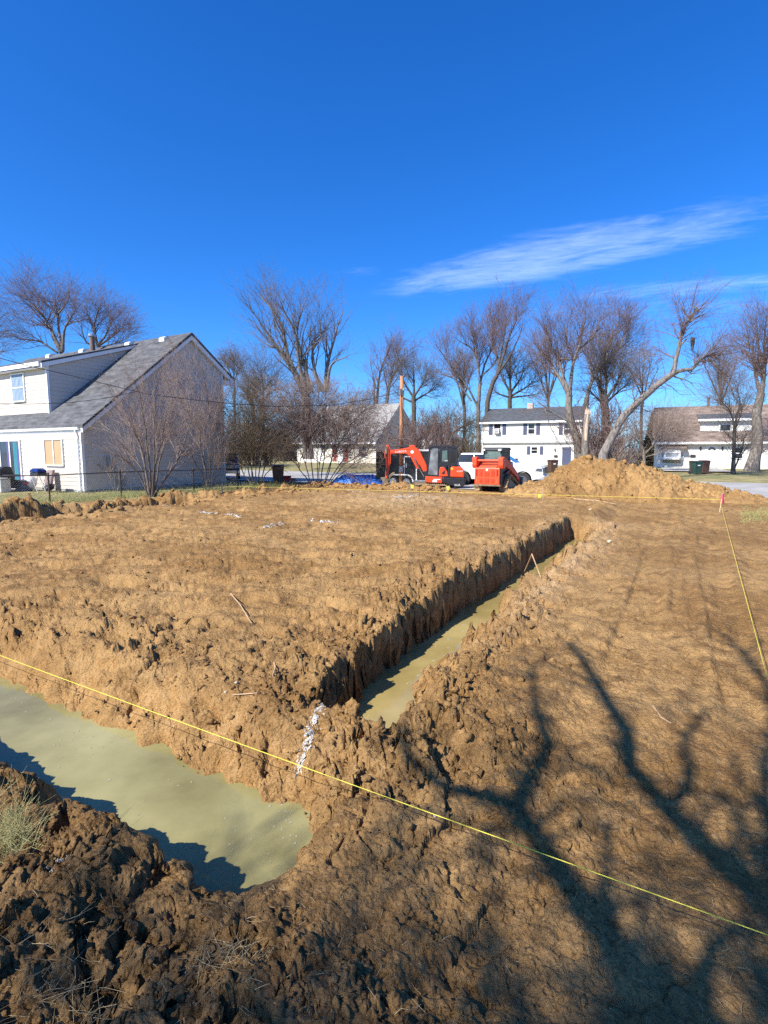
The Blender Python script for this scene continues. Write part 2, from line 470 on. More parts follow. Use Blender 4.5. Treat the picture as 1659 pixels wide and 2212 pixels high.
F = np.stack([idx[:-1, :-1], idx[:-1, 1:], idx[1:, 1:], idx[1:, :-1]], -1).reshape(-1, 4)[:, ::-1]
lawn_face = DIRT[F].mean(1) < 0.5

def soil_material():
    m = bpy.data.materials.new('soil'); m.use_nodes = True
    t = m.node_tree; b = t.nodes['Principled BSDF']; nn, lk = t.nodes.new, t.links.new
    tcn = nn('ShaderNodeTexCoord'); ob = tcn.outputs['Object']
    def noise(sc, det=6, ro=0.6, di=0.0):
        n = nn('ShaderNodeTexNoise'); n.inputs['Scale'].default_value = sc; n.inputs['Detail'].default_value = det
        n.inputs['Roughness'].default_value = ro; n.inputs['Distortion'].default_value = di; lk(ob, n.inputs['Vector']); return n.outputs['Fac']
    def ramp(v, a, c):
        n = nn('ShaderNodeMapRange'); n.interpolation_type = 'SMOOTHSTEP'; n.inputs[1].default_value = a; n.inputs[2].default_value = c; lk(v, n.inputs[0]); return n.outputs[0]
    def mix(f, a, c, mode='MIX'):
        n = nn('ShaderNodeMix'); n.data_type = 'RGBA'; n.blend_type = mode
        if isinstance(f, (int, float)): n.inputs[0].default_value = f
        else: lk(f, n.inputs[0])
        for i, q in ((6, a), (7, c)):
            if isinstance(q, tuple): n.inputs[i].default_value = (*q, 1)
            else: lk(q, n.inputs[i])
        return n.outputs[2]
    def mul(a, k):
        n = nn('ShaderNodeMath'); n.operation = 'MULTIPLY'; lk(a, n.inputs[0])
        if isinstance(k, (int, float)): n.inputs[1].default_value = k
        else: lk(k, n.inputs[1])
        return n.outputs[0]
    at = nn('ShaderNodeAttribute'); at.attribute_name = 'soil'
    sp = nn('ShaderNodeSeparateColor'); lk(at.outputs['Color'], sp.inputs[0])
    c = mix(ramp(noise(0.55, 5), 0.38, 0.62), (0.253, 0.137, 0.047), (0.398, 0.240, 0.096))
    c = mix(mul(ramp(noise(1.7, 6, 0.7), 0.46, 0.66), 0.7), c, (0.446, 0.262, 0.101))
    c = mix(mul(ramp(noise(4.5, 7, 0.65), 0.44, 0.66), 0.8), c, (0.172, 0.093, 0.036))
    c = mix(mul(ramp(noise(17, 6, 0.7), 0.50, 0.70), 0.6), c, (0.480, 0.300, 0.134))
    c = mix(mul(sp.outputs[0], 0.75), c, mix(ramp(noise(6, 5, .7), 0.35, 0.65), (0.333, 0.177, 0.056), (0.505, 0.309, 0.132)))
    c = mix(mul(sp.outputs[1], 0.75), c, mix(ramp(noise(9, 6, .75), 0.38, 0.64), (0.120, 0.069, 0.031), (0.286, 0.177, 0.076)))
    c = mix(mul(sp.outputs[2], 0.7), c, mix(ramp(noise(12, 5, .7), 0.35, 0.65), (0.398, 0.256, 0.132), (0.585, 0.415, 0.240)))
    c = mix(mul(ramp(noise(75, 3, 0.7), 0.58, 0.74), 0.6), c, (0.452, 0.288, 0.151))
    c = mix(mul(ramp(noise(52, 3, 0.7), 0.55, 0.68), 0.65), c, (0.093, 0.049, 0.023))
    vo = nn('ShaderNodeTexVoronoi'); vo.inputs['Scale'].default_value = 26; lk(ob, vo.inputs['Vector'])
    peb = ramp(vo.outputs['Distance'], 0.13, 0.07)
    sel = nn('ShaderNodeSeparateColor'); lk(vo.outputs['Color'], sel.inputs[0])
    c = mix(mul(peb, ramp(sel.outputs[0], 0.94, 0.96)), c, (0.42, 0.32, 0.21))
    lk(c, b.inputs['Base Color'])
    rg = nn('ShaderNodeMapRange'); rg.inputs[3].default_value = 0.75; rg.inputs[4].default_value = 1.0; lk(noise(3, 4), rg.inputs[0]); lk(rg.outputs[0], b.inputs['Roughness'])
    b.inputs['Specular IOR Level'].default_value = 0.10
    b1 = nn('ShaderNodeBump'); b1.inputs['Distance'].default_value = 0.028; b1.inputs['Strength'].default_value = 1.0; lk(noise(24, 6, 0.72), b1.inputs['Height'])
    b2 = nn('ShaderNodeBump'); b2.inputs['Distance'].default_value = 0.0065; b2.inputs['Strength'].default_value = 1.0; lk(noise(110, 4, 0.7), b2.inputs['Height']); lk(b1.outputs[0], b2.inputs['Normal'])
    v3 = nn('ShaderNodeTexVoronoi'); v3.inputs['Scale'].default_value = 38; v3.inputs['Randomness'].default_value = 1.0
    wv_ = nn('ShaderNodeVectorMath'); wv_.operation = 'ADD'; nz = nn('ShaderNodeTexNoise'); nz.inputs['Scale'].default_value = 20; nz.inputs['Detail'].default_value = 3; lk(ob, nz.inputs['Vector'])
    sc_ = nn('ShaderNodeVectorMath'); sc_.operation = 'SCALE'; sc_.inputs['Scale'].default_value = 0.05; lk(nz.outputs['Color'], sc_.inputs[0]); lk(ob, wv_.inputs[0]); lk(sc_.outputs[0], wv_.inputs[1]); lk(wv_.outputs[0], v3.inputs['Vector'])
    b3 = nn('ShaderNodeBump'); b3.inputs['Distance'].default_value = 0.012; b3.inputs['Strength'].default_value = 0.8; b3.invert = True; lk(v3.outputs['Distance'], b3.inputs['Height']); lk(b2.outputs[0], b3.inputs['Normal'])
    lk(b3.outputs[0], b.inputs['Normal'])
    return m
SOIL = soil_material()

def lawn_material(name='lawn_grass'):
    m = mat(name, (0.21, 0.175, 0.060), 0.9, 0.3, 1.1, 0.02, 30, col2=(0.30, 0.24, 0.105))
    t = m.node_tree; b = t.nodes['Principled BSDF']
    n = t.nodes.new('ShaderNodeTexNoise'); n.inputs['Scale'].default_value = 0.35; n.inputs['Detail'].default_value = 6; n.inputs['Roughness'].default_value = .7
    t.links.new(t.nodes['Texture Coordinate'].outputs['Object'], n.inputs['Vector'])
    r = t.nodes.new('ShaderNodeMapRange'); r.inputs[1].default_value = 0.48; r.inputs[2].default_value = 0.62; t.links.new(n.outputs['Fac'], r.inputs[0])
    mx = t.nodes.new('ShaderNodeMix'); mx.data_type = 'RGBA'; src = b.inputs['Base Color'].links[0].from_socket
    t.links.new(r.outputs[0], mx.inputs[0]); t.links.new(src, mx.inputs[6]); mx.inputs[7].default_value = (0.150, 0.165, 0.045, 1)
    t.links.new(mx.outputs[2], b.inputs['Base Color'])
    return m
LAWN = lawn_material()

def sub_mesh(name, mask, m):
    f = F[mask]; used = np.unique(f); mp = np.full(len(V), -1); mp[used] = np.arange(len(used))
    me = np_mesh(name, V[used], mp[f])
    o = link_mesh(name, me, m, smooth=(name != 'ground'))
    ca = me.color_attributes.new('soil', 'FLOAT_COLOR', 'POINT')
    ca.data.foreach_set('color', np.stack([CLAY[used], DARK[used], PALE[used], np.ones(len(used))], 1).astype(np.float32).ravel())
    return tag(o, kind='structure')
sub_mesh('ground', ~lawn_face, SOIL)
sub_mesh('lawn', lawn_face, LAWN)

# ---- road and pavement, running along the back of the lot
ASPH = mat('road_asphalt', (0.30, 0.285, 0.26), 0.85, 0.14, 0.6, 0.006, 60, col2=(0.36, 0.34, 0.31))
CONC = mat('pavement_concrete', (0.48, 0.445, 0.385), 0.85, 0.12, 0.9, 0.004, 50)
def sheet(name, t0, t1, s0, s1, dz, m, n=50):
    ts_ = np.linspace(t0, t1, n); ss = np.linspace(s0, s1, 8); A, B = np.meshgrid(ts_, ss, indexing='ij')
    X, Y = LOT.w(A, B); Zs = 0.25 * sm(27, 48, B) + dz
    ii = np.arange(A.size).reshape(A.shape)
    f = np.stack([ii[:-1, :-1], ii[1:, :-1], ii[1:, 1:], ii[:-1, 1:]], -1).reshape(-1, 4)
    o = link_mesh(name, np_mesh(name, np.stack([X.ravel(), Y.ravel(), Zs.ravel()], 1), f), m)
    return tag(o, kind='structure')
sheet('road', -75, 60, 27.0, 38.0, -0.03, ASPH)
sheet('pavement', -75, 60, 25.7, 26.88, 0.035, CONC)
kb = MB()
for t0 in np.arange(-75, 60, 3.0):
    kb.box(t0 + .006, t0 + 2.994, 26.881, 26.999, -0.15, 0.05)
k = kb.build('kerb', CONC); k.rotation_euler = (0, 0, -LOT.a); tag(k, kind='structure')

# ---- water standing in the trenches
def water_material(nm, c1, c2):
    m = mat(nm, c1, 0.045, 0.14, 0.8, 0.0016, 5.0, col2=c2)
    b = m.node_tree.nodes['Principled BSDF']; b.inputs['IOR'].default_value = 1.33
    return m
WATER = water_material('green_muddy_water', (0.190, 0.162, 0.058), (0.290, 0.262, 0.118))
WATER_T = water_material('tan_muddy_water', (0.250, 0.185, 0.062), (0.330, 0.255, 0.100))
def water(name, t0, t1, s0, s1, m, nt_=30, ns=30):
    A, B = np.meshgrid(np.linspace(t0, t1, nt_), np.linspace(s0, s1, ns), indexing='ij')
    X, Y = LOT.w(A, B); ii = np.arange(A.size).reshape(A.shape)
    f = np.stack([ii[:-1, :-1], ii[1:, :-1], ii[1:, 1:], ii[:-1, 1:]], -1).reshape(-1, 4)
    o = link_mesh(name, np_mesh(name, np.stack([X.ravel(), Y.ravel(), np.full(X.size, WATER_Z)], 1), f), m, smooth=True)
    return tag(o, kind='structure')
water('trench_water', -3.15, -1.75, 3.04, 15.0, WATER_T)
water('puddle_water', -9.5, -1.45, 1.3, 3.0, WATER)

# ---------------------------------------------------------------- materials of the built things
WHITE = mat('white_vinyl', (0.78, 0.76, 0.71), 0.55, 0.05, 1.2)
TRIM = mat('white_trim', (0.80, 0.80, 0.79), 0.5, 0.04, 2)
SIDING = mat('cream_siding', (0.57, 0.51, 0.44), 0.6, 0.06, 0.9, stretch=(0.4, 0.4, 3))
SHING = mat('grey_shingles', (0.060, 0.060, 0.063), 0.9, 0.3, 2.2, 0.01, 30, col2=(0.105, 0.105, 0.108), stretch=(0.7, 1.5, 1.5))
SHINGD = mat('charcoal_shingles', (0.050, 0.054, 0.062), 0.9, 0.3, 3.0, 0.01, 30, col2=(0.085, 0.09, 0.10), stretch=(0.7, 2, 2))
SHINGB = mat('brown_shingles', (0.165, 0.115, 0.092), 0.9, 0.25, 1.6, 0.01, 30, col2=(0.24, 0.185, 0.15), stretch=(0.7, 2, 2))
SHINGW = mat('weathered_shingles', (0.25, 0.245, 0.23), 0.9, 0.2, 1.6, 0.01, 30, col2=(0.31, 0.305, 0.29), stretch=(0.7, 2, 2))
GLASS = mat('window_glass', (0.030, 0.045, 0.075), 0.06, 0.3, 1.5, spec=0.6)
GLASSB = mat('window_glass_dark', (0.018, 0.020, 0.026), 0.05, 0.3, 1.5, spec=0.6)
BLIND = mat('tan_blind', (0.46, 0.30, 0.16), 0.6, 0.05, 2)
CURT = mat('pale_blue_curtain', (0.30, 0.40, 0.52), 0.8, 0.25, 5, stretch=(6, 6, .3))
TEAL = mat('teal_curtain', (0.05, 0.27, 0.33), 0.8, 0.3, 6, stretch=(6, 6, .2))
PURP = mat('purple_curtain', (0.10, 0.07, 0.22), 0.8, 0.2, 6)
GALV = mat('galvanised_metal', (0.42, 0.42, 0.42), 0.4, 0.1, 6, metal=0.7)
PIPEM = mat('rusty_flue', (0.16, 0.10, 0.075), 0.7, 0.3, 6)
GREYBOX = mat('grey_box', (0.27, 0.29, 0.31), 0.5, 0.08, 4)
NAVY = mat('navy_paint', (0.060, 0.075, 0.135), 0.5, 0.08, 3)
BRICK = mat('chimney_brick', (0.50, 0.40, 0.34), 0.9, 0.2, 6)
REDP = mat('red_paint', (0.36, 0.055, 0.035), 0.5, 0.1, 3)
CREAM = mat('cream_siding_far', (0.72, 0.66, 0.54), 0.6, 0.06, 2)
FOUND = mat('foundation_block', (0.32, 0.31, 0.29), 0.9, 0.12, 5)
BLACKP = mat('black_plastic', (0.018, 0.018, 0.020), 0.45, 0.2, 8)
CONCP = mat('patio_concrete', (0.42, 0.40, 0.37), 0.85, 0.1, 2)

def board(poly_clip_x0, poly_clip_x1, z0, z1, face, out):
    pass

def siding(house, parent_name, m, axis, plane, lo, hi, z0, z1, span, course=0.2, outward=-1, holes=()):
    """lapped boards, each an object: axis 'x' runs along x on plane y=plane (outward -y); axis 'y' runs along y on plane x=plane.
    span(z) -> (a0,a1) the run of the board at that height"""
    n = int(math.ceil((z1 - z0) / course))
    cache = {}
    for i in range(n):
        a = z0 + i * course; b = min(a + course, z1)
        s0, s1 = span(a), span(b)
        if s0 is None or s1 is None: continue
        if s0[1] - s0[0] < 0.05: continue
        o0, o1 = 0.022 * outward, 0.004 * outward
        e0, e1 = s0; f0, f1 = s1
        if f1 - f0 < 0.02: f0 = f1 = (f0 + f1) / 2
        if axis == 'x':
            vs_ = [(e0, plane + o0, a + .002), (e1, plane + o0, a + .002), (f1, plane + o1, b), (f0, plane + o1, b), (e0, plane, a + .002), (e1, plane, a + .002), (f1, plane, b), (f0, plane, b)]
        else:
            vs_ = [(plane - o0 * -1 * -1, e0, a + .002), (plane - o0, e1, a + .002), (plane - o1, f1, b), (plane - o1, f0, b), (plane, e0, a + .002), (plane, e1, a + .002), (plane, f1, b), (plane, f0, b)]
            vs_[0] = (plane - o0, e0, a + .002)
        mb = MB(); mb.add(vs_, [(0, 1, 2, 3), (5, 4, 7, 6), (0, 4, 5, 1), (3, 2, 6, 7), (0, 3, 7, 4), (1, 5, 6, 2)])
        if axis == 'y': mb.f = [q for q in mb.f]
        mb.build('siding_board', m, house)

def window_x(parent, x0, x1, z0, z1, y, frame=0.07, slide=False, pane=GLASS, curtain=None, name='window', depth=0.05, fm=None):
    """window in a wall on plane y, facing -y"""
    fm = fm or TRIM
    mb = MB(); d0, d1 = y - depth, y - 0.002
    mb.box(x0 - frame, x0, d0, d1, z0 - frame, z1 + frame); mb.box(x1, x1 + frame, d0, d1, z0 - frame, z1 + frame)
    mb.box(x0, x1, d0, d1, z1, z1 + frame); mb.box(x0 - .0, x1 + .0, d0 - .02, d1, z0 - frame, z0)
    w = mb.build(name, fm, parent)
    p = MB(); p.box(x0, x1, y - depth * 0.35, y - depth * 0.30, z0, z1).build('pane', pane, w)
    b = MB()
    if slide: b.box((x0 + x1) / 2 - .03, (x0 + x1) / 2 + .03, y - depth * .85, y - depth * .36, z0, z1)
    else: b.box(x0, x1, y - depth * .85, y - depth * .36, (z0 + z1) / 2 - .03, (z0 + z1) / 2 + .03)
    b.build('sash_bar', fm, w)
    if curtain:
        c = MB(); nfold = 9
        for i in range(nfold):
            xa = x0 + (x1 - x0) * (i + .12) / nfold; xb = x0 + (x1 - x0) * (i + .8) / nfold
            c.box(xa, xb, y - depth * .49, y - depth * .37, z0 + .02, z1 - .02)
        c.build('curtain', curtain, w)
    return w

def gable_roof(parent, x0, x1, ye, ze, yr, zr, yb, zb, m, th_=0.12, name='roof'):
    mb = MB()
    mb.prism([(ye, ze), (yr, zr), (yb, zb), (yb, zb - th_), (yr, zr - th_ * 1.25), (ye, ze - th_)], 'x', x0, x1)
    return mb.build(name, m, parent)

# ---------------------------------------------------------------- the house on the left, beyond the fence
def left_house():
    t0, s0 = LOT.gr(183, 1065, 0.0)                       # right front corner at the ground
    S0, T0 = s0, t0
    X0, Y0 = LOT.w(t0, s0)
    h = thing('house', 'cream sided house with grey roof and side dormer behind the chain link fence', 'house', (X0, Y0, 0), -LOT.a)
    # local: x = t - T0 (house runs to -x), y = s - S0
    def fs(x, y, s=None): t, z = LOT.on_s(x, y, S0 if s is None else s); return t - T0, z
    def ft(x, y, t=None): s, z = LOT.on_t(x, y, T0 if t is None else t); return s - S0, z
    yr, zr = ft(408, 719); yb_e, zb_e = ft(501, 820); ye_e, ze_e = ft(171, 918)
    yb = ft(484, 950)[0]
    sl = (zr - ze_e) / (yr - ye_e); slb = (zr - zb_e) / (yb_e - yr)
    LEN = -17.0
    roofz = lambda y: zr - sl * (yr - y) if y <= yr else zr - slb * (y - yr)
    wf, wb = roofz(0) - 0.16, roofz(yb) - 0.16
    # bearing walls
    wall = MB(); wall.prism([(0.03, -.05), (yb - .03, -.05), (yb - .03, wb - .05), (yr, zr - 0.22), (0.03, wf - .05)], 'x', LEN, -0.03)
    wall.build('wall', SIDING, h)
    MB().box(LEN, 0.012, -0.012, yb + .012, -.3, 0.10).build('foundation', FOUND, h)
    ztop = zr - 0.28
    def gspan(z):
        if z >= ztop: return (yr - .01, yr + .01)
        a = 0.06 if z < wf else yr - (zr - 0.16 - z) / sl
        b = yb - 0.06 if z < wb else yr + (zr - 0.16 - z) / slb
        return (max(a, 0.06), min(b, yb - .06))
    siding(h, 'gable', SIDING, 'y', 0.0, 0, yb, 0.12, ztop, gspan, 0.2)
    siding(h, 'front', SIDING, 'x', 0.0, LEN, 0, 0.12, wf - .05, lambda z: (LEN, -0.09), 0.2)
    # roof with a lap at the eave
    r = gable_roof(h, LEN - .3, 0.26, ye_e, ze_e, yr, zr, yb_e, zb_e, SHING)
    # shingle courses as shallow steps on both slopes
    st = MB(); nst = 34
    for i in range(nst):
        y0 = ye_e + (yr - ye_e) * i / nst; y1 = ye_e + (yr - ye_e) * (i + 1) / nst
        st.add([(LEN - .3, y0, roofz(y0) + .020), (0.27, y0, roofz(y0) + .020), (0.27, y1, roofz(y1) + .004), (LEN - .3, y1, roofz(y1) + .004), (LEN - .3, y0, roofz(y0)), (0.27, y0, roofz(y0))],
               [(0, 1, 2, 3), (4, 5, 1, 0)])
    o = st.build('shingle_courses', SHING, r); tag(o, kind='stuff')
    # rake boards, fascia, gutter, downspout, corner posts
    rk = MB()
    rk.prism([(ye_e + .02, ze_e - .10), (yr, zr - 0.14), (yr, zr - .38), (ye_e + .02, ze_e - .34)], 'x', 0.05, 0.225)
    rk.prism([(yr, zr - 0.14), (yb_e - .02, zb_e - .10), (yb_e - .02, zb_e - .34), (yr, zr - .38)], 'x', 0.05, 0.225)
    rk.build('rake_board', TRIM, h)
    MB().box(LEN, 0.225, ye_e + .02, ye_e + .06, ze_e - .33, ze_e - .10).build('fascia', TRIM, h)
    MB().prism([(ye_e + .015, ze_e - .10), (ye_e - .11, ze_e - .10), (ye_e - .09, ze_e - .21), (ye_e + .015, ze_e - .23)], 'x', LEN, 0.0).build('gutter', TRIM, h)
    MB().box(LEN, 0.05, ye_e + .06, 0.0, ze_e - .335, ze_e - .31).build('soffit', TRIM, h)
    MB().box(0.05, 0.225, yb + .0, yb_e - .02, zb_e - .42, zb_e - .16).build('rear_eave_box', TRIM, h)
    ds = MB(); ds.tube([(-0.28, ye_e - .04, ze_e - .22), (-0.28, ye_e - .04, ze_e - .36), (-0.16, -.09, ze_e - .62), (-0.16, -.09, 0.15), (-.16, -.25, .08)], 0.05, 8)
    ds.build('downspout', TRIM, h)
    cp = MB(); cp.box(-0.09, 0.035, -0.035, 0.0, 0.1, wf - .05); cp.box(0.0, 0.035, 0.0, 0.10, 0.1, wf - .02); cp.build('corner_post', TRIM, h)
    MB().box(0.0, 0.035, yb - .06, yb + .03, 0.1, wb - .03).build('corner_post', TRIM, h)
    # front wall openings
    x0, z1 = fs(98, 951); x1, z0 = fs(139, 1005)
    w = window_x(h, x0, x1, z0, z1, -0.02, 0.05, slide=True, pane=BLIND, depth=0.07)
    xd1, zt = fs(43, 953)
    d = MB(); d.box(xd1, xd1 + .09, -0.08, -0.02, 0.1, zt + .09); d.box(xd1 - 2.0, xd1, -0.08, -0.02, zt, zt + .09); d.box(xd1 - 2.09, xd1 - 2.0, -0.08, -.02, .1, zt + .09)
    door = d.build('sliding_door', TRIM, h)
    MB().box(xd1 - 2.0, xd1, -.045, -.04, .1, zt).build('pane', GLASS, door)
    MB().box(xd1 - 1.05, xd1 - .96, -.075, -.046, .1, zt).build('sash_bar', TRIM, door)
    c = MB()
    for i in range(4): c.box(xd1 - .62 + i * .1, xd1 - .56 + i * .1, -.056, -.0465, .12, zt - .05)
    c.build('curtain', TEAL, door)
    c = MB(); c.box(xd1 - .22, xd1 - .05, -.056, -.0465, .12, zt - .03); c.box(xd1 - 1.3, xd1 - 1.06, -.056, -.0465, .12, zt - .03); c.build('curtain', PURP, door)
    # dormer
    td, sd = LOT.on_s(107, 892, S0)[0], None
    rx = LOT.rr(107, 892)
    # intersect with the roof plane z = zr - sl*(yr - (s-S0))
    k = (zr - sl * (yr + S0) - CAM_H) / (rx[2] - sl * rx[1]); xd = rx[0] * k - T0; yd = rx[1] * k - S0; zd = CAM_H + rx[2] * k
    _, ztopd = fs(97, 781, yd + S0)
    rx = LOT.rr(285, 746); k = (zr - sl * (yr + S0) - CAM_H) / (rx[2] - sl * rx[1]); yd2 = rx[1] * k - S0; zd2 = CAM_H + rx[2] * k
    dm = MB(); dm.prism([(yd, roofz(yd) - .1), (yd, ztopd), (yd2, zd2 - .05), (yd2, roofz(yd2) - .1)], 'x', LEN + 2, xd - .02)
    dormer = dm.build('dormer', SIDING, h)
    dsl = (zd2 - ztopd) / (yd2 - yd)
    siding(dormer, '', SIDING, 'x', yd - .0, 0, 0, roofz(yd) + .02, ztopd - .28, lambda z: (LEN + 2, xd - .12), 0.2)
    def dspan(z):
        a = yd + .12; b = yr - (zr - z) / sl
        if z > ztopd - .26: a = max(a, yd + (z - ztopd + .26) / dsl)
        return (a, b) if b - a > .05 else None
    siding(dormer, '', SIDING, 'y', xd, 0, 0, roofz(yd) + .15, zd2 - .05, dspan, 0.2)
    MB().box(xd - .10, xd + .03, yd - .03, yd + .10, roofz(yd) - .02, ztopd - .05).build('corner_post', TRIM, dormer)
    dr = MB(); dr.prism([(yd - .32, ztopd - .1), (yd2 + .1, zd2 + .03), (yd2 + .1, zd2 + .10), (yd - .32, ztopd - .02)], 'x', LEN + 1.8, xd + .16); dr.build('dormer_roof', SHING, dormer)
    MB().prism([(yd - .30, ztopd - .34), (yd2 - .25, zd2 - .26), (yd2 + .02, zd2 + .0), (yd - .30, ztopd - .115)], 'x', xd + .035, xd + .14).build('rake_board', TRIM, dormer)
    MB().box(LEN + 1.8, xd + .03, yd - .40, yd - .325, ztopd - .26, ztopd - .06).build('gutter', TRIM, dormer)
    MB().box(LEN + 1.8, xd + .03, yd - .32, yd - .025, ztopd - .33, ztopd - .29).build('soffit', TRIM, dormer)
    xa, za = fs(27, 811, yd + S0); xb, zb2 = fs(56, 865, yd + S0)
    window_x(dormer, xa, xb, zb2, za, yd - .02, 0.06, pane=GLASS, curtain=CURT, depth=.06)
    # roof vents and the flue
    def on_roof(px, py):
        q = LOT.rr(px, py); k = (zr - sl * (yr + S0) - CAM_H) / (q[2] - sl * q[1]); return q[0] * k - T0, q[1] * k - S0, CAM_H + q[2] * k
    for px, py in ((362, 728), (287, 739), (187, 754), (115, 765)):
        x, y, z = on_roof(px, py)
        v = MB(); v.prism([(y - .42, z - .32), (y - .42, z - .12), (y - .30, z - .04), (y + .05, z + .02), (y + .05, z - .1)], 'x', x - .22, x + .22)
        vent = v.build('roof_vent', TRIM, h)
    xx, zz = fs(200, 752, S0 + yr - .7)
    fl = MB(); zb3 = roofz(yr - .7) - .1
    fl.lathe([(.15, zb3), (.15, zb3 + 1.15)], xx, yr - .7, 12); f_ = fl.build('flue_pipe', PIPEM, h)
    cpb = MB(); cpb.lathe([(.17, zb3 + 1.152), (.22, zb3 + 1.2), (.22, zb3 + 1.33), (.12, zb3 + 1.37)], xx, yr - .7, 12); cpb.build('flue_cap', GALV, f_)
    # meter and pipe on the gable
    ym, zm = ft(229, 985); ym2, zm2 = ft(253, 1004)
    m_ = MB(); m_.box(0.03, 0.16, ym, ym + .32, zm2 - .1, zm)
    mt = m_.build('electric_meter', GREYBOX, h, bevel=.01)
    MB().lathe([(.11, .0), (.12, .06), (.07, .1)], ym + .38, zm2 - .25, 12, 'x', .03).build('meter_dial', GALV, mt)
    MB().box(0.03, .12, ym + .25, ym + .5, zm2 - .55, zm2 - .12).build('meter_base', GREYBOX, mt)
    ya, _z = ft(258, 1040)
    MB().tube([(.06, ya, zm2 - .5), (.06, ya + .3, zm2 - .7), (.06, ya + .3, .2)], .025, 6).build('conduit', GREYBOX, h)
    MB().box(.03, .09, ya - .25, ya + .3, .28, .75).build('crawl_vent', FOUND, h)
    return h, X0, Y0, T0, S0
LH, LHX, LHY, LHT, LHS = left_house()

# ---------------------------------------------------------------- houses beyond the road
def white_house():
    fr = FAR; gz = 0.25
    t0, s0 = fr.gr(1040, 1003, gz); X, Y = fr.w(t0, s0)
    h = thing('house', 'white two storey house with charcoal roof and navy shutters behind the loaders', 'house', (X, Y, gz), -fr.a)
    f = lambda x, y: (lambda q: (q[0] - t0, q[1] - gz))(fr.on_s(x, y, s0))
    W = f(1256, 950)[0]; ze = f(1040, 913)[1]; D = 8.0
    zr = ze + 1.95
    w = MB(); w.prism([(0.1, -.3), (D, -.3), (D, ze - .1), (D / 2, zr - .25), (0.1, ze - .1)], 'x', 0, W); w.build('wall', WHITE, h)
    zb = f(1100, 957)[1]
    MB().prism([(-.12, zb), (-.12, ze - .06), (.1, ze - .06), (.1, zb)], 'x', -.02, W + .02).build('upper_wall', WHITE, h)
    MB().box(-.03, W + .03, -.14, -.121, zb - .02, zb + .14).build('band_board', mat('band_grey', (.42, .42, .42), .6), h)
    for i in range(12):
        MB().box(0.01, W - .01, -.137, -.1205, zb + .2 + i * .2, zb + .382 + i * .2).build('siding_board', WHITE, h)
    gable_roof(h, -.25, W + .25, -.45, ze, D / 2, zr, D + .45, ze, SHINGD)
    st = MB()
    for i in range(16):
        a = -.45 + (D / 2 + .45) * i / 16; b = -.45 + (D / 2 + .45) * (i + 1) / 16; q = lambda y: ze + (zr - ze) * (y + .45) / (D / 2 + .45)
        st.add([(-.26, a, q(a) + .03), (W + .26, a, q(a) + .03), (W + .26, b, q(b) + .005), (-.26, b, q(b) + .005), (-.26, a, q(a)), (W + .26, a, q(a))], [(0, 1, 2, 3), (4, 5, 1, 0)])
    tag(st.build('shingle_courses', SHINGD, h), kind='stuff')
    MB().box(-.25, W + .25, -.52, -.455, ze - .2, ze + .02).build('gutter', TRIM, h)
    MB().tube([(.02, -.45, ze - .2), (.10, -.2, ze - .5), (.10, -.2, .1)], .05, 6).build('downspout', TRIM, h)
    xc, _ = f(1132, 870)
    MB().box(xc - .35, xc + .35, D / 2 - .3, D / 2 + .3, zr - .5, zr + .55).build('chimney', BRICK, h)
    sh = lambda x0, x1, z0, z1, y: MB().box(x0, x1, y - .05, y - .004, z0, z1).build('shutter', NAVY, h)
    for xa, xb, sa, sb, sc_, sd_, extra in ((1067, 1083, 1057, 1065, 1086, 1094, 'ac'), (1141, 1156, 1131, 1139, 1159, 1167, None), (1218, 1234, 1208, 1216, 1237, 1245, None)):
        x0, z1 = f(xa, 913 + 3); x1, z0 = f(xb, 937)
        win = window_x(h, x0 + .07, x1 - .07, z0, z1, -.14, .07, pane=GLASSB)
        for p_, q_ in ((sa, sb), (sc_, sd_)):
            sh(f(p_, 920)[0], f(q_, 920)[0], f(p_, 939)[1], z1 + .1, -.14)
        if extra:
            mx = (x0 + x1) / 2
            a = MB(); a.box(mx - .3, mx + .3, -.55, -.2, z0 + .05, z0 + .5); ac = a.build('air_conditioner', WHITE, h)
            MB().box(mx - .22, mx + .22, -.56, -.552, z0 + .12, z0 + .43).build('grille', GREYBOX, ac)
    x0, z1 = f(1148, 966); x1, z0 = f(1160, 979)
    window_x(h, x0, x1, z0, z1, .09, .08, pane=GLASSB)
    for p_, q_ in ((1138, 1145), (1166, 1173)): sh(f(p_, 970)[0], f(q_, 970)[0], z0 - .15, z1 + .12, .09)
    x0, z1 = f(1215, 966); x1, z0 = f(1233, 1002)
    d = MB(); d.box(x0, x1, .03, .09, .06, z1); door = d.build('door', NAVY, h)
    MB().box(x0 - .1, x0 - .005, .0, .09, .0, z1 + .1).box(x1 + .005, x1 + .1, .0, .09, .0, z1 + .1).box(x0 - .005, x1 + .005, .0, .09, z1 + .01, z1 + .1).build('door_frame', TRIM, door)
    MB().lathe([(.04, 0), (.04, .06)], x0 + .12, 1.0, 8, 'y', -.035).build('door_knob', GALV, door)
    MB().box(x0 - .3, x1 + .3, -1.1, .0, -.1, .05).build('door_step', CONCP, h)
    x0, z1 = f(1197, 983); x1, z0 = f(1204, 987)
    MB().box(x0, x1, -.04, .09, z0, z1).build('mail_box', BLACKP, h)
    x0, z1 = f(1199, 971)
    MB().lathe([(.07, z1 - .2), (.09, z1), (.03, z1 + .1)], x0, .03, 8).build('porch_light', BLACKP, h)
white_house()

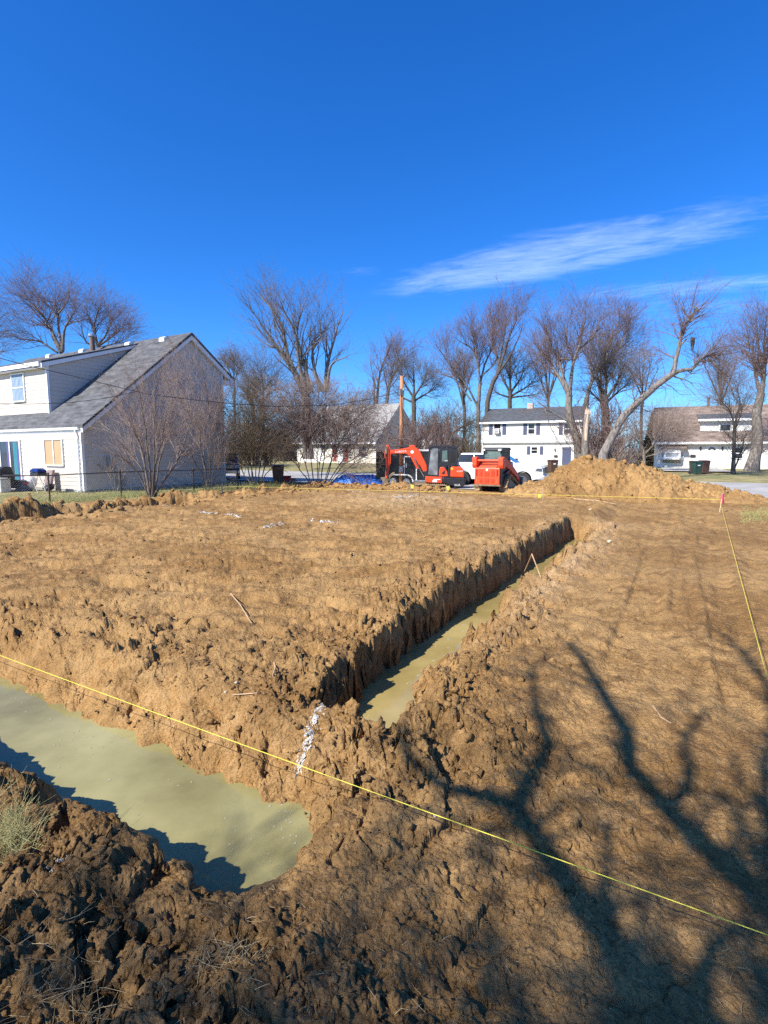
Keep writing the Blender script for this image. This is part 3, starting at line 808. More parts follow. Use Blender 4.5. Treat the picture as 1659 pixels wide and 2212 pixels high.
def middle_house():
    fr = LOT; gz = 0.25
    t1, s0 = fr.gr(812, 1001, gz); X, Y = fr.w(t1, s0)
    h = thing('house', 'cream house with weathered grey roof half hidden by the bare bushes', 'house', (X, Y, gz), -fr.a)
    f = lambda x, y: (lambda q: (q[0] - t1, q[1] - gz))(fr.on_s(x, y, s0))
    x0 = f(642, 980)[0]; ze = f(811, 951)[1]
    sr, zr = fr.on_t(861, 871, t1); yr = sr - s0; zr -= gz; D = yr * 2
    w = MB(); w.prism([(0, -.4), (D, -.4), (D, ze - .1), (yr, zr - .25), (0, ze - .1)], 'x', x0, 0); w.build('wall', CREAM, h)
    gable_roof(h, x0 - .3, .35, -.6, ze - .3, yr, zr, D + .6, ze - .3, SHINGW)
    MB().box(x0 - .3, .35, -.68, -.61, ze - .5, ze - .28).build('gutter', TRIM, h)
    rk = MB(); rk.prism([(-.6, ze - .45), (yr, zr - .14), (yr, zr - .4), (-.6, ze - .7)], 'x', .02, .3); rk.prism([(yr, zr - .14), (D + .6, ze - .45), (D + .6, ze - .7), (yr, zr - .4)], 'x', .02, .3); rk.build('rake_board', TRIM, h)
    xa = f(652, 970)[0]; xb = f(700, 970)[0]
    g = MB(); g.box(xa, xb, -.06, -.005, 0, 2.2); gd = g.build('garage_door', WHITE, h)
    for i in range(4): MB().box(xa + .05, xb - .05, -.085, -.062, .06 + i * .54, .52 + i * .54).build('door_panel', WHITE, gd)
    for p_, q_ in ((720, 727), (742, 752)):
        MB().box(f(p_, 970)[0], f(q_, 970)[0], -.05, -.005, .2, 2.4).build('shutter', REDP, h)
    MB().box(f(728, 970)[0], f(741, 970)[0], -.05, -.005, 0, 2.2).build('door', WHITE, h)
    window_x(h, f(775, 970)[0], f(792, 970)[0], .9, 2.2, -.01, .1, pane=GLASSB)
middle_house()

def right_house():
    fr = FAR; gz = 0.28
    t0, s0 = fr.gr(1413, 1009, gz); X, Y = fr.w(t0, s0)
    h = thing('house', 'white house with brown roof, bay window and wide dormer at the right edge', 'house', (X, Y, gz), -fr.a)
    f = lambda x, y, s=None: (lambda q: (q[0] - t0, q[1] - gz))(fr.on_s(x, y, s0 if s is None else s))
    W = 17.5; ze = f(1420, 956)[1]; yr = 4.3
    zr = f(1430, 880, s0 + yr)[1]; D = 2 * yr
    w = MB(); w.prism([(0, -.4), (D, -.4), (D, ze - .1), (yr, zr - .25), (0, ze - .1)], 'x', 0, W); w.build('wall', WHITE, h)
    for i in range(13): MB().box(.01, W - .01, -.016, -.001, .05 + i * .2, .235 + i * .2).build('siding_board', WHITE, h)
    gable_roof(h, -.3, W + .3, -.5, ze, yr, zr, D + .5, ze, SHINGB)
    q = lambda y: ze + (zr - ze) * (y + .5) / (yr + .5)
    st = MB()
    for i in range(20):
        a = -.5 + (yr + .5) * i / 20; b = -.5 + (yr + .5) * (i + 1) / 20
        st.add([(-.31, a, q(a) + .03), (W + .31, a, q(a) + .03), (W + .31, b, q(b) + .005), (-.31, b, q(b) + .005), (-.31, a, q(a)), (W + .31, a, q(a))], [(0, 1, 2, 3), (4, 5, 1, 0)])
    tag(st.build('shingle_courses', SHINGB, h), kind='stuff')
    MB().box(-.3, W + .3, -.58, -.505, ze - .18, ze + .03).build('gutter', TRIM, h)
    # dormer
    xa, zb = f(1511, 947, s0 + .9); xb = f(1622, 945, s0 + .9)[0]; zt = f(1511, 907, s0 + .9)[1]
    yb = .9; d = MB(); d.prism([(yb, q(yb) - .1), (yb, zt), (yr - .2, zt + .75), (yr - .2, q(yr - .2) - .1)], 'x', xa, xb); dm = d.build('dormer', WHITE, h)
    for i in range(11): MB().box(xa + .02, xb - .02, yb - .016, yb - .001, q(yb) + .05 + i * .2, min(q(yb) + .235 + i * .2, zt - .02)).build('siding_board', WHITE, dm) if q(yb) + .05 + i * .2 < zt - .1 else None
    MB().prism([(yb - .4, zt - .05), (yr - .1, zt + .85), (yr - .1, zt + .95), (yb - .4, zt + .06)], 'x', xa - .25, xb + .25).build('dormer_roof', SHINGD, dm)
    MB().box(xa - .25, xb + .25, yb - .47, yb - .405, zt - .16, zt + .05).build('gutter', TRIM, dm)
    x0, z1 = f(1556, 918, s0 + yb); x1, z0 = f(1576, 944, s0 + yb)
    window_x(dm, x0, x1, z0, z1, yb - .02, .08, pane=GLASSB)
    # bay window
    x0, z1 = f(1426, 970); x1, z0 = f(1477, 1000)
    b = MB(); yo = -.75
    b.prism([(x0, -.017), (x0 + .45, yo), (x1 - .45, yo), (x1, -.017)], 'z', z0 + .35, z0 + .5); b.prism([(x0, -.017), (x0 + .45, yo), (x1 - .45, yo), (x1, -.017)], 'z', z1 - .25, z1)
    b.prism([(x0 + .06, -.017), (x0 + .48, yo + .06), (x1 - .48, yo + .06), (x1 - .06, -.017)], 'z', z0 + .5, z0 + .62)
    for xx in (x0 + .45, x1 - .45): b.box(xx - .09, xx + .09, yo + .01, yo + .16, z0 + .5, z1 - .25)
    for xx in (x0 + .05, x1 - .17): b.box(xx, xx + .12, -.14, -.02, z0 + .5, z1 - .25)
    bay = b.build('bay_window', TRIM, h)
    MB().prism([(x0 + .14, -.03), (x0 + .5, yo + .1), (x1 - .5, yo + .1), (x1 - .14, -.03)], 'z', z0 + .62, z1 - .25).build('pane', mat('bay_glass', (.42, .46, .50), .08, .2, 2), bay)
    MB().box(x0 + .52, x1 - .52, yo + .03, yo + .09, z1 - .42, z1 - .26).build('sash_bar', TRIM, bay)
    MB().prism([(-.017, z1 + .42), (yo - .15, z1 + .02), (-.017, z1 + .02)], 'x', x0 - .15, x1 + .15).build('bay_roof', SHINGB, bay)
    MB().prism([(-.017, z0), (yo + .1, z0 + .35), (-.017, z0 + .35)], 'x', x0 + .3, x1 - .3).build('bay_base', GREYBOX, bay)
    # door with fan light
    x0, z1 = f(1527, 968); x1 = f(1549, 968)[0]; z1 = 2.25
    d = MB(); d.box(x0, x1, -.07, -.02, .05, z1); door = d.build('door', TRIM, h)
    for k in range(4):
        a0 = math.pi * (k + .1) / 4; a1 = math.pi * (k + .9) / 4; c0 = (x0 + x1) / 2; r0, r1 = .12, .36
        MB().prism([(c0 + r0 * math.cos(a0), z1 - .55 + r0 * math.sin(a0)), (c0 + r1 * math.cos(a0), z1 - .55 + r1 * math.sin(a0)), (c0 + r1 * math.cos(a1), z1 - .55 + r1 * math.sin(a1)), (c0 + r0 * math.cos(a1), z1 - .55 + r0 * math.sin(a1))], 'y', -.078, -.071).build('fan_pane', GLASSB, door)
    MB().box(x0 - .14, x0 - .01, -.06, -.02, .0, z1 + .14).box(x1 + .01, x1 + .14, -.06, -.02, 0, z1 + .14).box(x0 - .01, x1 + .01, -.06, -.02, z1 + .01, z1 + .14).build('door_frame', WHITE, door)
    for xx in (x0 - .55, x1 + .45): MB().lathe([(.06, 1.75), (.09, 1.95), (.03, 2.1)], xx, -.09, 8).build('porch_light', BLACKP, h)
    xm = f(1491, 985)[0]; MB().box(xm, xm + .45, -.14, -.02, 1.05, 1.3).build('mail_box', BLACKP, h)
    x0, z1 = f(1588, 968); x1, z0 = f(1603, 990)
    window_x(h, x0, x1, z0, z1, -.02, .08, pane=GLASSB)
    xc = f(1530, 872, s0 + yr)[0]
    MB().lathe([(.13, zr - .3), (.13, zr + .75), (.2, zr + .76), (.2, zr + .9)], xc, yr, 8).build('flue_pipe', PIPEM, h)
    A, B = fr.w(t0 - .6, s0 - 9.3), None
right_house()

def far_house():
    c = P(940, 985, 92)
    h = thing('house', 'distant white gabled house showing between the trees above the excavator cab', 'house', (c.x, c.y, .25), -.35)
    w = MB(); w.prism([(-3, 0), (3, 0), (3, 3.6), (0, 6.0), (-3, 3.6)], 'y', 0, 8); w.build('wall', WHITE, h)
    MB().prism([(-3.4, 3.3), (0, 6.1), (3.4, 3.3), (3.4, 3.5), (0, 6.35), (-3.4, 3.5)], 'y', -.4, 8.4).build('roof', SHINGW, h)
    window_x(h, -.5, .5, 3.2, 4.4, 0, .1, pane=GLASSB)
far_house()

# ---------------------------------------------------------------- bare trees
BARK = mat('grey_bark', (0.115, 0.096, 0.08), 0.95, 0.4, 9, 0.03, 22, col2=(0.20, 0.172, 0.145), stretch=(1, 1, .25))
BARKD = mat('dark_bark', (0.085, 0.070, 0.058), 0.95, 0.35, 9, 0.03, 22, stretch=(1, 1, .25))
BARKM = mat('brown_bark', (0.125, 0.10, 0.08), 0.95, 0.35, 9, 0.02, 22, stretch=(1, 1, .25))
TWIG = mat('brown_twigs', (0.150, 0.118, 0.098), 0.9, 0.3, 3)
TWIGR = mat('reddish_twigs', (0.170, 0.108, 0.094), 0.9, 0.3, 3)
TWIGP = mat('pinkish_grey_twigs', (0.25, 0.185, 0.155), 0.9, 0.28, 3)
TWIGD = mat('olive_twigs', (0.120, 0.088, 0.055), 0.9, 0.3, 3)
TWIGF = mat('far_twigs', (0.185, 0.145, 0.125), 0.9, 0.25, 1)
SPLIT = mat('splintered_wood', (0.50, 0.38, 0.27), 0.9, 0.25, 6, 0.02, 18, stretch=(1, 1, .2))

def tubes(P_, R_, n=3):
    """P_ (N,K,3) polylines, R_ (N,K) radii -> verts, quads"""
    Nn, K, _ = P_.shape
    T = np.empty_like(P_); T[:, 1:-1] = P_[:, 2:] - P_[:, :-2]; T[:, 0] = P_[:, 1] - P_[:, 0]; T[:, -1] = P_[:, -1] - P_[:, -2]
    T /= np.linalg.norm(T, axis=2, keepdims=True) + 1e-9
    ref = np.where(np.abs(T[:, :1, 2:3]) < 0.9, np.array([0, 0, 1.0]), np.array([1.0, 0, 0]))
    U = np.cross(T, np.broadcast_to(ref, T.shape)); U /= np.linalg.norm(U, axis=2, keepdims=True) + 1e-9
    W = np.cross(T, U)
    a = np.arange(n) * 2 * math.pi / n
    ring = P_[:, :, None, :] + R_[:, :, None, None] * (np.cos(a)[None, None, :, None] * U[:, :, None, :] + np.sin(a)[None, None, :, None] * W[:, :, None, :])
    V_ = ring.reshape(-1, 3)
    ii = np.arange(Nn * K * n).reshape(Nn, K, n); jj = np.roll(ii, -1, axis=2)
    F_ = np.stack([ii[:, :-1], jj[:, :-1], jj[:, 1:], ii[:, 1:]], -1).reshape(-1, 4)
    return V_, F_

def resample(pts, K):
    pts = np.asarray(pts, float); d = np.r_[0, np.cumsum(np.linalg.norm(np.diff(pts, axis=0), axis=1))]
    u = np.linspace(0, d[-1], K)
    # Catmull-Rom through the points
    out_ = np.empty((K, 3)); ext = np.vstack([2 * pts[0] - pts[1], pts, 2 * pts[-1] - pts[-2]])
    for i, x in enumerate(u):
        k = min(np.searchsorted(d, x, side='right') - 1, len(pts) - 2); f = (x - d[k]) / max(d[k + 1] - d[k], 1e-6)
        p0, p1, p2, p3 = ext[k], ext[k + 1], ext[k + 2], ext[k + 3]
        out_[i] = 0.5 * (2 * p1 + (p2 - p0) * f + (2 * p0 - 5 * p1 + 4 * p2 - p3) * f * f + (3 * p1 - p0 - 3 * p2 + p3) * f ** 3)
    return out_

def grow(Pp, Rp, n, ratio, spread, up, rng, tmin=0.25, K=5, wob=0.16, minr=0.004, lmin=0.0, wind=0.0, rr_=0.55, lmax=9.9, lfix=None):
    """n children spread over the parent polylines, in proportion to their lengths"""
    Ln = np.linalg.norm(np.diff(Pp, axis=1), axis=2).sum(1)
    pr = Ln / Ln.sum(); pi = rng.choice(len(Pp), n, p=pr)
    t = tmin + (1 - tmin) * rng.random(n) ** 0.85
    Kp = Pp.shape[1]; x = t * (Kp - 1); k = np.minimum(x.astype(int), Kp - 2); f = (x - k)[:, None]
    p = Pp[pi, k] * (1 - f) + Pp[pi, k + 1] * f
    tg = Pp[pi, k + 1] - Pp[pi, k]; tg /= np.linalg.norm(tg, axis=1, keepdims=True) + 1e-9
    rnd = rng.normal(size=(n, 3)); rnd -= tg * (rnd * tg).sum(1, keepdims=True); rnd /= np.linalg.norm(rnd, axis=1, keepdims=True) + 1e-9
    an = np.radians(spread * (0.55 + 0.9 * rng.random(n)))[:, None]
    d = tg * np.cos(an) + rnd * np.sin(an); d[:, 2] += up * 0.5; d[:, 0] += wind
    d /= np.linalg.norm(d, axis=1, keepdims=True)
    if lfix is None: ln = np.clip(ratio * Ln[pi] * (1 - 0.55 * t) * (0.6 + 0.7 * rng.random(n)), lmin, lmax)
    else: ln = lfix * (0.5 + rng.random(n))
    Pc = np.empty((n, K, 3)); Pc[:, 0] = p
    for i in range(1, K):
        d = d + rng.normal(size=(n, 3)) * wob; d[:, 2] += up * 0.22; d /= np.linalg.norm(d, axis=1, keepdims=True)
        Pc[:, i] = Pc[:, i - 1] + d * (ln / (K - 1))[:, None]
    r0 = np.maximum((Rp[pi, k] * (1 - f[:, 0]) + Rp[pi, k + 1] * f[:, 0]) * rr_, minr)
    Rc = r0[:, None] * np.linspace(1, 0.35, K)[None, :]; Rc = np.maximum(Rc, minr * 0.8)
    return Pc, Rc

def tree(name, label, cat, D, limbs, n1, n2, n3, group=None, seed=1, bark=BARK, twig=TWIG, gz=0.2, ratio=(0.54, 0.5, 0.55), spread=(40, 42, 42), up=(0.22, 0.14, 0.1), depth_sp=0.35, wind=0.0, wob=0.13, rscale=1.0, minr=None, world=False, l2=1.9, l3=1.0, lmax1=5.5, basept=None, trim=1.0):
    rng = np.random.default_rng(seed); n2, n3 = int(n2 * .88), int(n3 * .88)
    minr = minr if minr is not None else D * 0.000145
    Pl, Rl = [], []; first = None
    for li, (pts, r0, r1) in enumerate(limbs):
        if world: w = np.array(pts, float)
        else:
            w = np.array([tuple(P(x, y, D)) for x, y in pts])
            L_ = np.r_[0, np.cumsum(np.linalg.norm(np.diff(w, axis=0), axis=1))]
            sgn = rng.uniform(-1, 1) * depth_sp if li else 0.0
            if li:
                off = sgn * L_
                for j, (x, y) in enumerate(pts): w[j] = tuple(P(x, y, D + off[j]))
        if first is None:
            first = w[0].copy(); first[2] = gz if not world else w[0][2]
        if li and not world and trim:
            Lt = np.r_[0, np.cumsum(np.linalg.norm(np.diff(w, axis=0), axis=1))]; keep_ = max(.7 * Lt[-1], Lt[-1] - trim); w = resample(w, 40); w = w[:max(6, int(40 * keep_ / Lt[-1]))]
        w8 = resample(w, 12)
        w8[1:] += rng.normal(size=(11, 3)) * wob * 0.35 * r0
        Pl.append(w8); Rl.append(np.linspace(r0, r1, 12) * rscale)
    base = first if basept is None else np.array(basept)
    root = thing(name, label, cat, tuple(base), 0, group)
    Pl, Rl = np.array(Pl) - base, np.array(Rl)
    # root flare on the first limb
    Rl[0, 0] *= 1.35; Rl[0, 1] *= 1.12
    Pl[0, 0, 2] -= 0.25
    v0, f0 = tubes(Pl, Rl, 8)
    link_mesh('trunk', np_mesh('trunk', v0, f0), bark, root, True)
    P1, R1 = grow(Pl[(1 if len(Pl) > 2 else 0):], Rl[(1 if len(Pl) > 2 else 0):], n1, ratio[0], spread[0], up[0], rng, 0.2, 7, wob, minr * 1.5, wind=wind, rr_=0.42, lmax=lmax1)
    v1, f1 = tubes(P1, R1, 4)
    P2, R2 = grow(np.concatenate([resample_np(P1), resample_np(P1), resample_np(Pl)]), np.concatenate([R1[:, :6], R1[:, :6], np.minimum(Rl[:, ::2][:, :6], .06)]), n2, ratio[1], spread[1], up[1], rng, 0.2, 4, wob * 1.1, minr, 0.3, wind=wind, rr_=0.45, lfix=l2)
    v2, f2 = tubes(P2, R2, 3)
    P3, R3 = grow(P2, R2, n3, ratio[2], spread[2], up[2], rng, 0.1, 3, wob, minr * 0.75, 0.2, wind=wind, rr_=0.5, lfix=l3)
    v3, f3 = tubes(P3, R3, 3)
    o1, o2 = len(v1), len(v1) + len(v2)
    crown = link_mesh('crown', np_mesh('crown', np.vstack([v1, v2, v3]), np.vstack([f1, f2 + o1, f3 + o2])), twig, root, False)
    return root, Pl + base, Rl
def resample_np(Pq):
    K = Pq.shape[1]; idx_ = np.linspace(0, K - 1, 6); k = np.minimum(idx_.astype(int), K - 2); f = (idx_ - k)[None, :, None]
    return Pq[:, k] * (1 - f) + Pq[:, k + 1] * f

def c2(*p): return [(460.8 + x / 3.0, 553 + y / 3.0) for x, y in p]
def c3(*p): return [(921.7 + x / 3.6, 553 + y / 3.6) for x, y in p]
def c4(*p): return [(1290.3 + x / 4.0, 553 + y / 4.0) for x, y in p]
def c7(*p): return [(x / 5.294, 571.4 + y / 5.294) for x, y in p]
def gr_at(D): return lambda x: None

GT = 'bare trees behind the houses'
# big many-stemmed tree behind the bushes
tree('bare_tree', 'tallest many stemmed bare tree fanning out above the bushes in the middle', 'tree', 52,
     [([(665, 985), (662, 900), (660, 850)], .48, .42)] + [(c2(*q), a, b) for q, a, b in [
         ([(590, 900), (500, 720), (350, 500), (250, 350), (160, 205)], .24, .04), ([(600, 880), (480, 640), (430, 420), (310, 260), (240, 150)], .26, .04),
         ([(610, 880), (560, 720), (530, 500), (450, 340), (390, 120)], .26, .04), ([(640, 890), (545, 520), (580, 340), (620, 160)], .20, .03),
         ([(690, 880), (640, 640), (700, 500), (640, 330), (590, 240)], .18, .03), ([(720, 880), (660, 760), (650, 560), (740, 460), (770, 280)], .22, .03),
         ([(725, 880), (740, 700), (790, 520), (830, 380), (930, 250)], .23, .03), ([(735, 870), (770, 700), (900, 640), (935, 560)], .18, .03), ([(610, 870), (600, 700), (616, 575)], .24, .16)]],
     90, 560, 2500, GT, 3, trim=1.9, twig=TWIG, ratio=(0.48, .4, .5), up=(.35, .25, .18), spread=(34, 36, 38))
# behind the left house
tree('bare_tree', 'spreading bare tree rising behind the ridge of the left house', 'tree', 46,
     [([(138, 985), (139, 830), (138, 775)], .32, .26)] + [(c7(*q), a, b) for q, a, b in [
         ([(700, 1010), (600, 780), (500, 600), (330, 420), (170, 260), (0, 120)], .17, .03), ([(710, 1000), (660, 640), (670, 520), (520, 300), (480, 130)], .14, .03),
         ([(715, 1000), (740, 740), (830, 580), (900, 430), (940, 250)], .14, .03), ([(690, 1000), (620, 880), (540, 700), (300, 715), (90, 780)], .10, .025),
         ([(660, 1010), (540, 930), (420, 870), (150, 860), (0, 900)], .10, .025), ([(660, 610), (560, 480), (460, 380), (330, 160)], .09, .02), ([(670, 560), (780, 400), (800, 160)], .08, .02)]],
     80, 600, 2600, GT, 7, trim=2.4, twig=TWIGR, ratio=(0.52, .45, .5), up=(.22, .2, .15))
tree('bare_tree', 'rounded bare tree behind the flue pipe of the left house', 'tree', 50,
     [([(222, 985), (220, 800), (212, 745)], .26, .18)] + [(c7(*q), a, b) for q, a, b in [
         ([(1110, 920), (1060, 720), (960, 470), (900, 340)], .12, .02), ([(1110, 910), (1080, 700), (1130, 480), (1110, 280)], .12, .02), ([(1120, 920), (1200, 820), (1290, 620), (1300, 420)], .11, .02),
         ([(1130, 930), (1260, 840), (1430, 700), (1540, 590)], .11, .02), ([(1140, 950), (1320, 900), (1500, 820), (1620, 740)], .09, .02), ([(1090, 930), (980, 880), (920, 680), (860, 560)], .09, .02)]],
     75, 560, 2200, GT, 8, trim=1.8, twig=TWIGR, ratio=(0.54, .45, .5), up=(.15, .15, .12))
tree('bare_tree', 'bare tree at the left edge of the picture, mostly out of frame', 'tree', 44,
     [([(-40, 985), (-42, 800), (-38, 740)], .3, .22), ([(-38, 745), (-20, 700), (8, 668)], .12, .03), ([(-38, 745), (-10, 730), (30, 715)], .1, .03), ([(-40, 760), (-5, 760), (35, 752)], .09, .02), ([(-45, 745), (-70, 680), (-80, 610)], .14, .03)],
     40, 300, 1300, GT, 9, twig=TWIGR)
tree('bare_tree', 'faint pale bare tree far off beside the gable of the left house', 'tree', 105,
     [([(506, 985), (506, 850), (505, 820)], .3, .25), ([(505, 825), (490, 790), (482, 768)], .18, .03), ([(505, 825), (505, 780), (500, 762)], .18, .03), ([(505, 825), (520, 790), (528, 775)], .18, .03)],
     60, 450, 1500, GT, 10, bark=TWIGF, twig=TWIGF, ratio=(0.67, .5, .5))
tree('bare_tree', 'slender bare tree with upright limbs left of the many stemmed tree', 'tree', 40,
     [(c2((320, 1320), (318, 1000), (322, 850)), .16, .11), (c2((322, 860), (310, 760), (290, 650)), .08, .015), (c2((320, 900), (250, 840), (200, 760)), .07, .015), (c2((322, 880), (370, 800), (400, 730)), .07, .015), (c2((318, 950), (260, 930), (180, 900)), .06, .012), (c2((320, 940), (380, 880), (450, 830)), .06, .012)],
     60, 420, 1500, GT, 12, twig=TWIG, ratio=(0.62, .5, .5))
# right of the pole
tree('bare_tree', 'wind swept pair of dark bare stems behind the grey roof, leaning right', 'tree', 84,
     [(c2((1055, 1330), (1055, 950), (1050, 930)), .4, .3), (c2((1045, 950), (1035, 800), (990, 760)), .20, .03), (c2((1060, 950), (1080, 760), (1140, 600), (1170, 510)), .22, .04), (c2((1120, 960), (1140, 830), (1190, 740), (1260, 600)), .24, .04), (c2((1125, 960), (1150, 800), (1180, 650), (1190, 540)), .2, .03), (c2((1055, 860), (1020, 700), (1040, 650)), .12, .03)],
     70, 500, 2000, GT, 13, bark=BARKD, twig=TWIGR, wind=0.12, up=(.35, .3, .25))
tree('bare_tree', 'broad round bare tree right behind the utility pole', 'tree', 78,
     [(c2((1300, 1330), (1300, 980), (1298, 900)), .4, .3), (c2((1298, 920), (1230, 800), (1210, 660)), .18, .03), (c2((1300, 900), (1300, 780), (1290, 650)), .2, .03), (c2((1302, 910), (1370, 800), (1400, 690)), .18, .03), (c2((1302, 940), (1410, 870), (1470, 800)), .16, .03), (c2((1296, 950), (1200, 900), (1150, 830)), .16, .03)],
     90, 750, 2800, GT, 14, bark=BARKD, twig=TWIG, ratio=(0.62, .5, .5), up=(.15, .1, .1))
tree('bare_tree', 'tall bare tree whose trunk stands at the left corner of the white house', 'tree', 70,
     [(c3((402, 1620), (400, 1300), (402, 1150), (415, 980)), .34, .22), (c3((415, 1000), (400, 850), (350, 720), (225, 640), (210, 560)), .15, .03), (c3((400, 1180), (330, 1040), (250, 930), (140, 790), (50, 650)), .16, .03), (c3((418, 980), (450, 850), (510, 700), (500, 600), (430, 430)), .15, .03), (c3((415, 990), (390, 760), (350, 560), (370, 420)), .14, .03), (c3((350, 1130), (220, 960), (120, 920), (60, 870)), .12, .03), (c3((420, 940), (530, 830), (560, 700), (600, 560)), .12, .03)],
     95, 750, 3200, GT, 15, twig=TWIGR, ratio=(0.50, .42, .5), up=(.4, .35, .3), wind=.03)
tree('bare_tree', 'dark trunked bare tree rising over the left end of the charcoal roof', 'tree', 80,
     [(c3((465, 1540), (472, 1170), (510, 1000), (545, 930)), .42, .3), (c3((545, 935), (560, 840), (515, 650), (560, 420)), .22, .03), (c3((555, 920), (640, 640), (700, 480), (680, 340)), .22, .03), (c3((550, 920), (640, 790), (720, 620), (765, 470)), .2, .03), (c3((560, 850), (600, 640), (620, 500), (600, 400)), .16, .03)],
     80, 560, 2100, GT, 16, bark=BARKD, twig=TWIGR, ratio=(0.54, .42, .5), up=(.45, .35, .3), wind=.06)
tree('bare_tree', 'dense low bare tree behind the chimney of the white house', 'tree', 84,
     [(c3((645, 1540), (645, 1150), (650, 1050)), .42, .3), (c3((650, 1060), (580, 930), (560, 800)), .2, .03), (c3((650, 1060), (650, 880), (660, 700)), .22, .03), (c3((655, 1060), (740, 930), (760, 780)), .2, .03), (c3((655, 1090), (800, 1000), (880, 880)), .18, .03), (c3((645, 1100), (540, 1060), (480, 980)), .16, .03), (c3((655, 1100), (820, 1080), (930, 1050)), .16, .03)],
     100, 900, 3200, GT, 17, bark=BARKD, twig=TWIG, ratio=(0.62, .5, .5), up=(.12, .1, .08))
tree('bare_tree', 'large grey trunked bare tree forking in front of the right end of the white house', 'tree', 48,
     [(c3((1188, 1640), (1180, 1500), (1140, 1340), (1105, 1200), (1108, 1060)), .44, .27), (c3((1108, 1085), (1040, 960), (950, 820), (870, 720), (780, 600)), .19, .03), (c3((1104, 1070), (1050, 900), (1025, 790), (960, 690), (925, 560), (920, 450)), .18, .03), (c3((1112, 1060), (1140, 830), (1190, 700), (1212, 570), (1245, 430), (1275, 340)), .19, .03), (c3((1180, 730), (1300, 620), (1345, 480), (1360, 350)), .11, .02), (c3((1125, 1300), (1000, 1230), (920, 1170), (800, 1090)), .11, .02), (c3((1030, 800), (1150, 800), (1090, 700), (1100, 380)), .09, .02), (c3((920, 1180), (960, 1320), (1040, 1470), (1110, 1600)), .05, .02)],
     95, 760, 3300, GT, 18, twig=TWIGR, ratio=(0.48, .42, .5), up=(.38, .3, .25))
tree('bare_tree', 'bare tree leaning right behind the broken stump, thick limb crossing the sky', 'tree', 54,
     [(c3((1235, 1640), (1230, 1300), (1245, 1100)), .32, .26), (c3((1245, 1110), (1290, 960), (1400, 820), (1500, 720), (1640, 610)), .2, .04), (c3((1390, 830), (1430, 640), (1500, 500), (1510, 380)), .1, .02), (c3((1500, 720), (1560, 560), (1600, 400)), .1, .02), (c3((1290, 960), (1260, 800), (1230, 690)), .1, .02)],
     75, 680, 2900, GT, 19, twig=TWIGR, up=(.4, .3, .25))
tree('bare_tree', 'bushy crowned bare tree above the ivy covered trunk', 'tree', 50,
     [(c3((1400, 1640), (1400, 1400), (1385, 1110)), .42, .32), (c3((1375, 1120), (1340, 960), (1290, 850)), .16, .02), (c3((1385, 1110), (1400, 950), (1380, 800), (1400, 660)), .17, .02), (c3((1395, 1110), (1480, 980), (1540, 830), (1560, 720)), .16, .02), (c3((1395, 1140), (1530, 1020), (1640, 940)), .14, .02), (c3((1370, 1150), (1270, 1050), (1190, 980)), .12, .02)],
     80, 560, 2000, GT, 20, bark=BARKD, twig=TWIG, up=(.22, .18, .12), ratio=(0.57, .45, .5))
# leaning tree with the torn limb
root, _, _ = tree('leaning_tree', 'leaning tree with thick bent limbs and torn bark hanging from one', 'tree', 34,
     [(c4((45, 1800), (60, 1680), (130, 1560), (200, 1430), (330, 1290), (500, 1130), (655, 1010)), .28, .18), (c4((655, 1010), (690, 850), (740, 650), (800, 530), (860, 470), (955, 420)), .15, .05), (c4((650, 1015), (740, 985), (820, 975), (900, 890), (1010, 855), (1145, 872)), .13, .05), (c4((800, 560), (720, 420), (665, 270)), .05, .015), (c4((850, 480), (860, 450), (850, 440)), .05, .05), (c4((800, 570), (900, 510), (1020, 510)), .06, .015), (c4((970, 890), (1090, 1020), (1220, 1250)), .07, .02), (c4((700, 800), (770, 720), (830, 706)), .06, .04), (c4((660, 1040), (800, 1090), (880, 1180)), .05, .015), (c4((900, 890), (1080, 700), (1130, 620)), .04, .012), (c4((330, 1290), (310, 1130), (430, 1050)), .05, .015)],
     80, 420, 1500, None, 21, trim=.5, twig=TWIGR, ratio=(0.36, .4, .5), up=(.05, .08, .08), wob=.24, depth_sp=.15)
hb = P(*c4((824, 705))[0], 34); rb = root.location
hang = MB(); hang.tube([(hb.x - rb.x - .1, hb.y - rb.y, hb.z - rb.z + .03), (hb.x - rb.x, hb.y - rb.y - .02, hb.z - rb.z - .05), (hb.x - rb.x + .01, hb.y - rb.y - .02, hb.z - rb.z - .45), (hb.x - rb.x - .02, hb.y - rb.y - .02, hb.z - rb.z - .8)], [.05, .13, .11, .02], 6)
hang.build('hanging_bark', BARKD, root)
tree('bare_tree', 'pale stout bare tree before the white house at the right edge', 'tree', 46,
     [(c4((1330, 1850), (1370, 1700), (1385, 1560), (1380, 1350), (1412, 1190)), .50, .30), (c4((1412, 1200), (1370, 1040), (1350, 850), (1290, 720), (1220, 560)), .17, .03), (c4((1420, 1190), (1450, 960), (1480, 820), (1500, 600)), .2, .03), (c4((1415, 1190), (1430, 1000), (1400, 800), (1365, 650), (1330, 500)), .14, .03), (c4((1365, 1740), (1430, 1680), (1500, 1640)), .18, .1), (c4((1450, 960), (1440, 760), (1460, 560), (1450, 400)), .1, .02)],
     80, 600, 2300, GT, 22, twig=TWIGR, ratio=(0.52, .42, .5))
